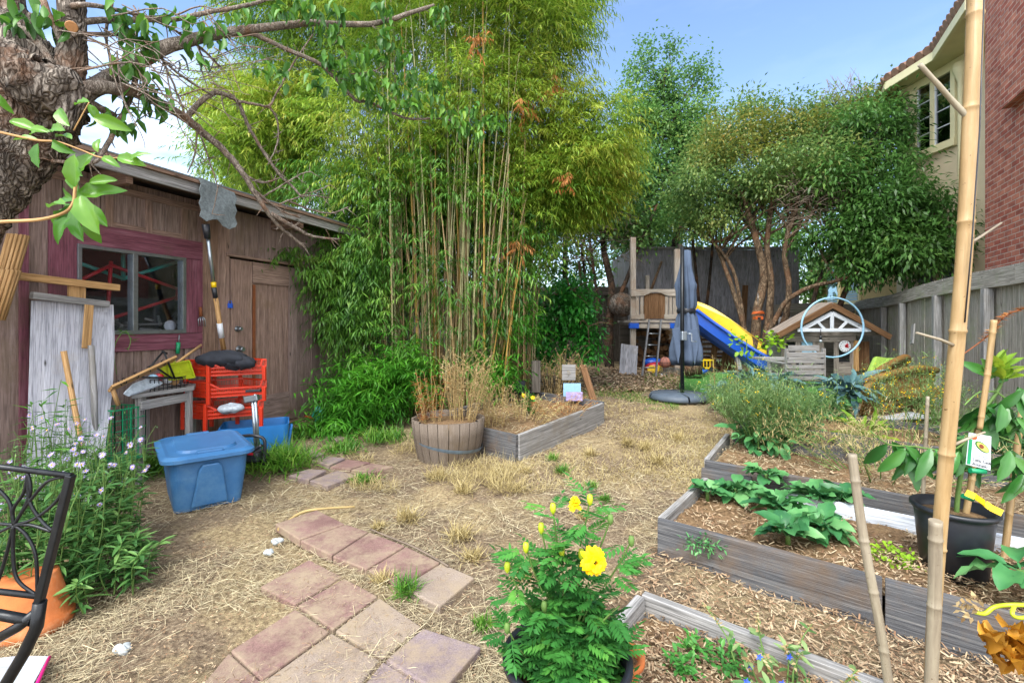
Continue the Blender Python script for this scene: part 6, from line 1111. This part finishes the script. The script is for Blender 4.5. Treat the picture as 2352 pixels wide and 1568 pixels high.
for x, y, _ in BUD: e = at(x, y, 1.38); b = V((e.x*.6+.07, 1.42, max(.3, e.z-.16))); P = path([b, b.lerp(e, .6)+V((0, 0, -.01)), e], 2); m.tube(P, taper(len(P), .003, .0022), 6, False); T.append(P)
m.build('stems', 'gtwig', t); lv = Lv()
B, D = along(T, 9, .2)
for b_, d_ in zip(B, D):
    if b_[2] > .68 and rn(0, 1) < .5: continue
    d_ = d_/np.linalg.norm(d_); s_ = np.cross(d_, [0, 0, 1]); s_ /= np.linalg.norm(s_)+1e-6; LL = rn(.07, .13); vv = rn(0, 1)
    for j in range(6): # pinnate leaf
        tt = .25+.12*j; p = b_+d_*LL*tt+np.array([0, 0, -.012*tt]); w_ = .034*(1-abs(tt-.5)*.9)
        lv.add([p, p], [d_*.6+s_*.8, d_*.6-s_*.8], w_*1.15, .0125, v=[vv, vv], bend=.2)
    lv.add([b_+d_*LL*.85], [d_], LL*.33, .01, v=[vv]); lv.add([b_], [d_], LL, .003, v=[vv])
lv.build('leaves', 'mari_leaf', t)
def mari(p, r, n, ax, nm):
    o = Lv(); ax = np.array(V(ax).normalized())
    for ringi, (rr, up_, cnt) in enumerate(((1, -.1, 16), (.85, .15, 16), (.68, .4, 14), (.5, .7, 12), (.3, 1, 10))):
        d_ = nz(rng.normal(0, 1, (cnt, 3))); d_ -= (d_@ax)[:, None]*ax; d_ = nz(d_)
        o.add(np.array(p)+ax*.012*ringi*r/.04+d_*r*.15, d_+ax*up_, r*rr*.95, r*.55, U=np.tile(ax, (cnt, 1)), kind=1, bend=.35, fold=-.25)
    return o.build(nm, 'yel', t)
mari(at(1363, 1288, 1.26), .037, 60, (0, -1, .35), 'bloom'); mari(at(1320, 1160, 1.36), .02, 40, (0, -.3, 1), 'bloom')
for x, y, b_ in BUD: p = at(x, y, 1.38); M().lathe(p, [(.002, -.02), (.008, -.012), (.0095, .0), (.007, .012), (0, .014)], 10).build('bud', 'lime' if b_ else 'gtwig', t)
# avocado tree
t = thing('avocado_tree', 'young avocado tree with large drooping leaves in the black pot', 'avocado tree', pa+V((0, 0, .3))); m = M(); s0 = at(2195, 1205, 2.3); P = path([s0, at(2205, 1100, 2.3), at(2235, 980, 2.3), at(2290, 900, 2.3), at(2310, 850, 2.3)], 4); m.tube(P, taper(len(P), .011, .006), 8)
for pts in ([(2225, 1010), (2180, 1035), (2100, 1025), (2040, 1020), (2000, 990)], [(2235, 980), (2290, 1000), (2340, 1020)], [(2290, 900), (2330, 930), (2365, 950)], [(2210, 1080), (2260, 1080), (2330, 1075)], [(2290, 900), (2250, 900), (2215, 930)]): P = path([at(x, y, 2.3-.04*i) for i, (x, y) in enumerate(pts)], 3); m.tube(P, taper(len(P), .005, .003), 6)
m.build('stem', 'gtwig', t); lv = Lv(); l2 = Lv()
for cx_, cy_, n, dn in ((2090, 1030, 8, 1), (2050, 1022, 4, 1), (2140, 1035, 8, 1), (2200, 1040, 8, 1), (2300, 930, 14, 1), (2340, 960, 12, 1), (2260, 940, 10, 1), (2320, 1040, 13, 1), (2350, 1080, 7, 1), (2290, 870, 5, 0), (2240, 1000, 6, 1), (2340, 890, 5, 1), (2170, 1030, 4, 1), (2230, 1060, 4, 1)):
    for _ in range(n): a = rn(0, 6.283); lv.add([at(cx_+rn(-12, 12), cy_+rn(-10, 10), 2.28+rn(-.08, .08))], [[math.cos(a)*.75, math.sin(a)*.5-.1, -.75 if dn else .4]], rn(.12, .18), rn(.042, .058), U=[[rn(-.5, .5), -1, .3]], kind=2, bend=.3, fold=.18)
lv.build('leaves', 'avocado', t)
for cx_, cy_ in ((2295, 850), (2305, 870)):
    for k in range(10): a = R(20+15*k); l2.add([at(cx_+rn(-5, 5), cy_, 2.25)], [[math.cos(a), rn(-.5, .3), math.sin(a)]], rn(.08, .14), .045, kind=1, bend=.15, fold=.2)
l2.build('young_leaves', 'avotip', t)
# rosette plants: kale, collards and others
def rosette(name, label, cat, c, n, L, W, mat, h=0, up=.6, group=None, wav=.15, stem='gtwig', bend=.5):
    t = thing(name, label, cat, c, group); c = V(c); top = c+V((0, 0, h)); M().tube([c, top], [.014, .012], 8).build('stem', stem, t); lv = Lv(wav)
    for k in range(int(n*1.5)):
        a = k*2.4+rn(-.3, .3); e = rn(-.1, up*1.6); l = L*rn(.7, 1.1); D = np.array([math.cos(a), math.sin(a), e]); D /= np.linalg.norm(D); b = np.array(top)+np.array([0, 0, -h*.45*rn(0, 1)]); vv = rn(0, 1)
        lv.add([b], [D], l*.4, .012, v=[vv], bend=.1); lv.add([b+D*l*.25], [D], l*.8, W*rn(.75, 1.15), v=[vv], kind=2, bend=bend, fold=.2)
        if False:
            s_ = np.cross(D, [0, 0, 1]); s_ /= np.linalg.norm(s_)
            for q in (-1, 1):
                for tt in (.4, .55, .7): lv.add([b+D*l*tt-np.array([0, 0, bend*.3*tt*l])], [D*.7+s_*q], W*.5, W*.4, v=[vv], kind=1, bend=wav, fold=.4)
    lv.build('leaves', mat, t); return t
def on(px, py, hs): p = G(px, py, hs); return p
for k, (x, y, n, L_, lb) in enumerate(((1690, 1145, 13, .22, 'collard plant at the left end of the front bed'), (1625, 1150, 8, .18, 'small collard plant beside the left board of the front bed'), (1790, 1190, 18, .25, 'big collard plant in the middle of the front bed'), (1870, 1165, 16, .24, 'collard plant behind the big one in the front bed'), (1810, 1250, 15, .21, 'collard plant closest to the long front board'), (1890, 1235, 15, .2, 'collard plant right of the closest one'), (1935, 1170, 12, .2, 'collard plant behind the tilted bamboo stake'), (1760, 1110, 10, .2, 'collard plant behind the others at the back board'))): rosette('collard_plant', lb, 'vegetable', on(x, y, .13), n, L_*.8, .095, 'collard', .07, .85, 'collards in the front bed', .16)
rosette('collard_plant', 'dark broad leaved collard at the right edge behind the front board', 'vegetable', at(2345, 1320, 2.0), 8, .2, .1, 'collard', .02, .3)
for x, y, d_, n, L_, h_, lb in ((1945, 925, 5.6, 36, .4, .42, 'tall blue green kale before the playhouse'), (1725, 890, 6.3, 28, .38, .32, 'blue green kale behind the feathery plants, right one'), (1790, 890, 6.4, 26, .36, .3, 'blue green kale in front of the wooden chair'), (1665, 880, 6.4, 18, .36, .15, 'low blue green kale left of the others')): c = at(x, y, d_); c.z = max(c.z, gz(0, d_)+.1); rosette('kale_plant', lb, 'vegetable', V((c.x, c.y, gz(0, d_)+.1)), n, L_, .085, 'kale', h_, 1.1, 'kale plants', .25, 'gtwig', .6)
rosette('leafy_weed', 'spiky bright green plant in the second bed', 'plant', on(1985, 1015, .12)+V((0, 0, 0)), 22, .34, .045, 'avotip', .08, 1.0, None, .3, 'gtwig', .4)
# feathery flowering brassicas
def feathery(label, c, n, h, spread, nl, nf, mat='fluffy', dark=True):
    t, T = plant('flowering_brassica', label, 'flowering plant', c, n, h, spread, nl, .05, .007, mat, 0, .45, 'gtwig', r=.0045); m = M(); tips = []
    for P in T:
        for _ in range(5): i = random.randrange(max(1, len(P)//2), len(P)); q = P[i]; e = q+V((rn(-.16, .16), rn(-.16, .16), rn(.02, .2))); m.tube([q, q.lerp(e, .5)+V((0, 0, -.01)), e], [.002, .0015, .001], 3, False); tips += [e, q.lerp(e, .6)]
    m.build('side_stalks', 'gtwig', t); B = np.array(tips); nb_ = len(B); Lv().add(np.repeat(B, 10, 0)+rng.normal(0, .05, (nb_*10, 3)), dirs(nb_*10, .3), rng.uniform(.03, .09, nb_*10), .0045).build('pods', mat, t)
    k = rng.choice(nb_, min(nf, nb_), False); Bf = np.repeat(B[k], 7, 0)+rng.normal(0, .013, (len(k)*7, 3)); Lv().add(Bf, dirs(len(Bf), .4), .013, .011).build('yellow_flowers', 'yel', t)
    if dark: leafcloud('lower_leaves', 'collard', t, [(np.array(c)+[0, 0, .12], np.array([spread*1.1, spread*.8, .13]))], 260, .13, .07, 8, .08, -.2, 1)
    return t
c = G(1755, 1030, .1); feathery('large feathery grey green plant with tiny yellow flowers in the second bed', c, 80, .66, .17, 38, 60)
c = G(1820, 1000, .1); feathery('feathery grey green plant leaning over the bed boards, behind the largest', c, 34, .36, .14, 32, 20)
c = G(1900, 965, .1); feathery('sprawling feathery plant between the two kale groups', c, 16, .2, .16, 20, 6)
c = G(1700, 960, .1); feathery('feathery plant at the left end of the far bed', c, 30, .3, .18, 26, 30, dark=False)
c = G(2060, 1010, .1); feathery('yellow flowering plant in front of the wicker chair', c, 14, .7, .16, 12, 60, dark=False)
c = G(2140, 990, .1); feathery('yellow flowering plant just left of the tall bamboo pole', c, 16, .75, .13, 14, 50, dark=False)
c = G(2300, 1040, .1); feathery('green weeds behind the avocado tree by the fence', c, 26, .4, .3, 22, 10)
c = G(2020, 1090, .12); feathery('loose straw coloured weed between the two front beds', c, 26, .28, .3, 20, 0, 'dryg', False)
for x, y, lb in ((1640, 930, 'single pale stalk rising left of the kale'), (1690, 950, 'tall reddish seed stalk left of the feathery plants')):
    c = G(x, y, .0); t = thing('seed_stalk', lb, 'plant', c); m = M(); T = stems(m, c, 3, .75, .03, .006, .1); m.build('stems', 'drytwig', t); B, D = along(T, 26, .4); Lv().add(B, D, .06, .008).build('pods', 'seed', t)
# borage, strawberry, groundcover
t, T = plant('borage', 'grey green borage with small blue star flowers at the bottom edge', 'flowering plant', G(1790, 1610, .02), 14, .2, .1, 8, .05, .02, 'fluffy', 1, .4); m = M()
bf = Lv()
for P in T[:7]:
    for _ in range(1): p = np.array(P[-1])+rng.normal(0, .02, 3); n = 5; a = np.arange(5)*1.257; bf.add(np.tile(p, (5, 1)), np.stack([np.cos(a), -.5*np.ones(5), np.sin(a)], 1), .014, .007, U=[[0, -1, .3]])
bf.build('blue_flowers', 'bluef', t); B, D = along(T, 14, .6); Lv().add(B, D, .02, .009).build('hairy_buds', 'seed', t)
for x, y, r_, lb, mt, L_, W_ in ((2070, 1290, .09, 'lime green leafy mat behind the long front board', 'limeg', .022, .018), (1600, 1500, .04, 'small green seedling in the bottom bed', 'mari_leaf', .03, .016), (1570, 1545, .04, 'second small green seedling by the pot', 'mari_leaf', .03, .016), (1668, 1525, .06, 'green seedling cluster beside the borage', 'mari_leaf', .03, .014), (1620, 1255, .07, 'low green weeds inside the long front board', 'collard', .03, .012)):
    c = G(x, y, .13 if y < 1300 else .04); leafcloud('groundcover', mt, None, [(np.array(c)+[0, 0, .02], np.array([r_*1.5, r_, .03]))], int(r_*2200), L_, W_, 8, .02, .3, 1); o = bpy.context.scene.collection.objects[-1]; tag(o, lb, 'plant', None, 'stuff')
# squash vine, bottom right
vn = thing('squash_vine', 'pale green squash vine with a withered golden leaf at the right', 'vine', at(2352, 1500, 1.35)); P = path([at(2240, 1405, 1.3), at(2262, 1408, 1.3), at(2285, 1393, 1.3), at(2330, 1388, 1.28), at(2400, 1392, 1.28)], 5); M().tube(P, .0055, 8).build('stem', 'lime', vn); M().tube(path([at(2330, 1390, 1.28), at(2325, 1410, 1.26), at(2345, 1418, 1.26), at(2400, 1410, 1.26)], 4), .005, 8).build('stem', 'lime', vn)
lv = Lv(.3)
for k in range(22): lv.add([at(rn(2250, 2350), rn(1440, 1510), 1.3+rn(-.04, .04))], [[rn(.3, 1), rn(-.4, .4), rn(-.6, .1)]], .07, .06, kind=2, bend=.5, fold=.3)
MT['gold'] = leafm('golden_leaf', [hx('9a6a1c'), hx('c08a2c'), hx('cf9f48')], .3); lv.build('withered_leaf', 'gold', vn); lv = Lv()
for k in range(40): lv.add([at(2200+rn(0, 50), 1378+rn(-8, 40), 1.3+rn(-.02, .02))], dirs(1), .02, .012)
lv.build('withered_flower', 'seed', vn)
t = thing('withered_vine', 'dark red brown dried stem across the fence at the right', 'vine', at(2340, 720, 2.6)); P = path([at(2210, 815, 2.6), at(2270, 770, 2.6), at(2310, 725, 2.6), at(2380, 700, 2.6)], 5); M().tube(P, .004, 5).build('stem', 'rust', t); B, D = along([P], 120, .25); Lv().add(B, D, .035, .012).build('dry_leaves', 'drybrown', t)
# ---- dead plants in barrel and left bed
def dead(label, c, n, h, spread, mat, heads, hm='seed', nl=14, hn=6):
    t, T = plant('dead_plant', label, 'dead plant', c, n, h, spread, nl, .05, .009, mat, 0, .3, 'drytwig', r=.003); 
    if heads:
        m = M(); tips = []
        for P in T:
            for _ in range(5): q = P[random.randrange(len(P)//2, len(P))]; e = q+V((rn(-.1, .1), rn(-.1, .1), rn(.0, .14))); m.tube([q, e], .0015, 3, False); tips.append(e)
        m.build('side_stalks', 'drytwig', t); B = np.repeat(np.array(tips), hn, 0); Lv().add(B, dirs(len(B), .5), .018, .011).build('seed_heads', hm, t)
bcx = V(((1030-CX)/F*4.6, 4.6, .37))
dead('rusty brown dead stalks at the left of the half barrel', bcx+V((-.16, -.03, 0)), 16, .5, .1, 'drybrown', False, nl=34)
dead('bushy beige seed heads filling the right of the half barrel', bcx+V((.13, .05, 0)), 48, .62, .13, 'seed', True)
dead('short rusty dead tuft at the left rim of the half barrel', bcx+V((-.27, 0, 0)), 8, .25, .04, 'drybrown', False, nl=20)
dead('beige seed stalks at the far end of the left bed', G(1275, 905, .2), 40, .55, .22, 'seed', True)
dead('tangle of dry straw weeds in the near part of the left bed', G(1195, 965, .2), 40, .28, .3, 'dryg', False, nl=22)
dead('brown dead weeds along the inner edge of the left bed', G(1290, 950, .2), 26, .2, .22, 'drybrown', False, nl=18)
dead('grey green seed tangle between barrel and left bed', G(1130, 985, .15), 26, .45, .12, 'seed', True)
t, T = plant('yellow_flower_plant', 'small green plant with two yellow blooms in the left bed', 'flowering plant', G(1218, 950, .18), 10, .25, .06, 10, .07, .03, 'lemon', 1, .2); daisy(t, T[0][-1], .035, (0, -1, .8), 'yel'); daisy(t, T[1][-1], .035, (.3, -1, .8), 'yel')
# ---- leafy weeds by the shed
for x, y, n, h_, sp_, lb in ((640, 1070, 150, .3, .3, 'bright green grass clump right of the blue tote'), (600, 1035, 60, .2, .2, 'green grass clump behind the wheeled machine'), (790, 1035, 50, .16, .2, 'green grass patch above the far pavers'), (700, 1000, 60, .18, .22, 'green weeds by the shed sill'), (880, 1010, 60, .2, .3, 'green grass at the foot of the bamboo shoots'), (430, 990, 60, .35, .25, 'green weeds under the grey table'), (835, 1105, 30, .1, .12, 'short green tuft beside the far paver pair'), (20, 1080, 90, .45, .35, 'tall green weeds behind the iron chair'), (330, 1090, 60, .3, .22, 'green blades left of the blue tote')):
    c = G(x, y); lv = Lv(); B = np.array(c)+rng.normal(0, 1, (n*7, 3))*[sp_*.5, sp_*.4, 0]; lv.add(B, dirs(n*7, 1.2, .6), rng.uniform(.4, 1, n*7)*h_, .012, bend=.5); tag(lv.build('green_weeds', 'grassg', None), lb, 'weeds')
t, T = plant('bamboo_shoot', 'small bamboo shoot with narrow leaves at the left edge of the panel', 'bamboo shoot', V((-3.0, 2.95, .0)), 7, .95, .1, 26, .1, .014, 'bamboo_base', 0, .25)
t = thing('climbing_sprig', 'thin bright green sprig in front of the window corner', 'plant', SP(270, 850, .2)); P = path([SP(268, 860, .2), SP(262, 800, .25), SP(285, 760, .28), SP(300, 780, .3), SP(294, 805, .3)], 4); M().tube(P, .003, 5).build('stem', 'gtwig', t); B, D = along([P], 16); Lv().add(B, D, .07, .015).build('leaves', 'bamboo_base', t)
# ---- tufts of grass on the path
TW = ['beside the right end of the raised pavers, first', 'to the right of the raised paver row, middle', 'lowest beside the raised paver row', 'in the gap above the wide paver block', 'standing tall below the half barrel', 'in front of the corner of the left bed', 'just below the corner of the left bed', 'on the middle of the path beside the left bed', 'on the right of the path by the second bed', 'small, in the middle of the bare path', 'far up the path beside the left bed', 'big, at the left side of the second bed', 'left of the one above the paver block', 'between half barrel and bed corner, low', 'on the bare path above the marigold', 'against the foot of the half barrel', 'left of the marigold bloom', 'just above the raised pavers', 'far up the path near its right side', 'right of the purplish corner paver', 'just above the top of the marigold']
TU = [(935, 1195, .9, 0), (1056, 1235, .9, 0), (1086, 1285, .7, 0), (935, 1360, .8, 1), (1065, 1130, 1, 0), (1270, 1055, .6, 1), (1290, 1085, .7, 1), (1355, 1045, .8, 0), (1510, 1060, .9, 0), (1360, 1120, .5, 1), (1440, 1020, .8, 0), (1560, 1010, 1, 0), (880, 1340, .6, 0), (1210, 1085, .5, 0), (1390, 1150, .5, 1), (1000, 1100, 1, 0), (1200, 1330, .8, 0), (870, 1215, .5, 0), (1480, 1030, .8, 0), (1110, 1440, .5, 1), (1340, 1190, .5, 0)]
for k, (x, y, s_, g_) in enumerate(TU):
    c = G(x, y); n = 190; B = np.array(c)+rng.normal(0, .035*s_, (n, 3))*[1, 1, 0]; o = Lv().add(B, dirs(n, .9, .55), rng.uniform(.3, 1, n)*.16*s_, .0055, bend=.3).build('grass_tuft', 'grassg' if g_ else 'dryg', None)
    tag(o, ('small green' if g_ else 'dry yellow')+' grass tuft '+TW[k], 'grass tuft', 'grass tufts on the path')
# ============================================================ LITTER AND DRY GRASS
def ground_pts(n, x0, x1, y0, y1):
    px_, py_ = rng.uniform(x0, x1, n), rng.uniform(y0, y1, n); d = np.full(n, 4.)
    for _ in range(20): d = .5*d+.5*(H-np.clip((d-4)*.05, 0, .35))*F/(py_-HY)
    x = (px_-CX)/F*d; return x, d
def litter(name, mat, n, sel, lmin, lmax, wmin, wmax, y0=880, y1=1760, lift=.018, tilt=.18, label=None, cat=None, x0=-350, x1=2750):
    x, y = ground_pts(n, x0, x1, y0, y1); U_, W_ = .785*x-.62*y, .62*x+.785*y; k = sel(x, y, U_, W_); x, y = x[k], y[k]; n = len(x); a = rng.uniform(0, 6.283, n); D = np.stack([np.cos(a), np.sin(a), rng.normal(0, tilt, n)], 1); B = np.stack([x, y, surf(x, y)+bumpy(x, y)*.8+rng.uniform(0, lift, n)], 1); L = rng.uniform(lmin, lmax, n); sc_ = np.clip(y/3, .7, 3)
    o = Lv().add(B-D*L[:, None]*.5, D, L*sc_**.3, rng.uniform(wmin, wmax, n)*sc_**.7, bend=rng.uniform(-.15, .15, (n, 1)), kind=3).build(name, mat, None); tag(o, label, cat, None, 'stuff'); return o
side = lambda U_: U_ > -1.05+0*U_
inbed = lambda U_, W_: (U_ > -4.0) & (U_ < -2.7) & (W_ > 3.4) & (W_ < 5.4)
pave = [[(p.x, p.y) for p in [G(x, y, h) for x, y in pts]] for c, pts, h in PT]
def onpave(x, y):
    r = np.zeros(len(x), bool)
    for P in pave:
        s_ = np.ones(len(x), bool); 
        for i in range(4): (ax, ay), (bx, by) = P[i], P[(i+1) % 4]; s_ &= ((bx-ax)*(y-ay)-(by-ay)*(x-ax)) <= 0
        s2 = np.ones(len(x), bool)
        for i in range(4): (ax, ay), (bx, by) = P[i], P[(i+1) % 4]; s2 &= ((bx-ax)*(y-ay)-(by-ay)*(x-ax)) >= 0
        r |= s_ | s2
    return r
patch = lambda x, y: (np.sin(x*2.3+y*1.1)+np.sin(y*3.1-x*1.7)+np.sin(x*5.3+1)*.5+np.sin(y*6.1+x*3)*.5)
litter('straw_litter', 'straw', 115000, lambda x, y, U_, W_: (~side(U_) | (W_ > 3.7)) & (~onpave(x, y) | (rng.random(len(x)) < .06)) & (patch(x*1.4, y*1.4)+rng.normal(0, .5, len(x)) > -.55), .03, .12, .0014, .0036, label='dry straw and leaf litter strewn over the path', cat='straw')
litter('chip_litter', 'chips', 30000, lambda x, y, U_, W_: ~side(U_) & ~onpave(x, y), .006, .022, .003, .009, label='small brown chips and leaf bits among the straw', cat='litter')
litter('wood_chips', 'chips', 72000, lambda x, y, U_, W_: side(U_) & (W_ < 5.2), .012, .05, .005, .014, label='wood chip mulch in and between the raised beds', cat='wood chips', lift=.025, tilt=.25)
litter('straw_on_beds', 'straw', 16000, lambda x, y, U_, W_: (side(U_) & ((W_ > 3.5) | (rng.random(len(x)) < .15))) | inbed(U_, W_), .03, .11, .0014, .0034, label='loose straw scattered over the raised beds', cat='straw')
litter('paver_debris', 'chips', 18000, lambda x, y, U_, W_: onpave(x, y), .006, .03, .0015, .004, lift=.004, tilt=.02, label='twigs and crumbs lying on the pavers', cat='debris', y0=1000)
o = bpy.data.objects['paver_debris']; o.location.z = .018
def blades(name, mat, n, sel, h0, h1, w_, y0, y1, x0, x1, label, cat, up=.8, bend=.4):
    x, y = ground_pts(n, x0, x1, y0, y1); U_, W_ = .785*x-.62*y, .62*x+.785*y; k = sel(x, y, U_, W_); x, y = x[k], y[k]; n = len(x); B = np.stack([x, y, surf(x, y)-.01], 1); o = Lv().add(B, dirs(n, up, .6), rng.uniform(h0, h1, n), w_*np.clip(y/4, .8, 2.2), bend=bend).build(name, mat, None); return tag(o, label, cat, None, 'stuff')
pathsel = lambda x, y, U_, W_: (U_ < -1.2) & ~inbed(U_, W_) & ~onpave(x, y)
blades('dry_grass', 'dryg', 30000, lambda x, y, U_, W_: pathsel(x, y, U_, W_) & (patch(x*.8, y*.7)+rng.normal(0, .7, len(x)) > -.3), .02, .09, .004, 868, 1130, 1120, 1680, 'long dry yellow grass over the middle of the path', 'dry grass')
blades('lawn', 'grassg', 9000, lambda x, y, U_, W_: pathsel(x, y, U_, W_) & (patch(x*1.3, y) > .2), .03, .07, .005, 858, 940, 1200, 1560, 'patchy green grass at the far end of the path', 'grass')
blades('edge_grass', 'dryg', 9000, lambda x, y, U_, W_: pathsel(x, y, U_, W_) & (patch(x*2, y*2) > .2), .05, .17, .0035, 1000, 1130, 800, 1200, 'dry grass around the foot of the half barrel', 'dry grass')
blades('turf_blades', 'grassg', 22000, lambda x, y, U_, W_: (x > 2.5) & (y > 6.8) & (y < 9.9) & (x < 6.5) & (x > 5.2-(y-6.9)*.9-1.9), .02, .045, .006, 850, 912, 1480, 2200, 'short bright blades of the artificial turf', 'turf', 1.5, .2)
litter('leaf_litter', 'chips', 9000, lambda x, y, U_, W_: (y > 7.8), .02, .05, .01, .025, y0=846, y1=905, x0=1100, x1=1560, label='brown fallen leaves under the trees at the back', cat='fallen leaves', lift=.04)
pole('dry_cane', 'long pale dry cane lying above the raised pavers', 'cane', path([G(640, 1215, .03), G(690, 1178, .04), G(740, 1168, .05), G(815, 1163, .03)], 4), [.012]*4+[.01]*4+[.008]*4+[.007], 'drytwig', 6)
pole('fallen_stick', 'long thin brown stick right of the raised pavers', 'stick', path([G(850, 1215, .02), G(900, 1235, .02), G(960, 1260, .02), G(1030, 1300, .02)], 3), .006, 'twig', 6)

for o in col.objects:
    if o.parent and o.name.split('.')[0] in ('buds', 'seed_heads', 'yellow_flowers', 'pods', 'hairy_buds', 'blossom', 'dry_leaves', 'blue_flowers', 'side_stalks', 'flower_stalks', 'dead_twigs'): o['kind'] = 'stuff'
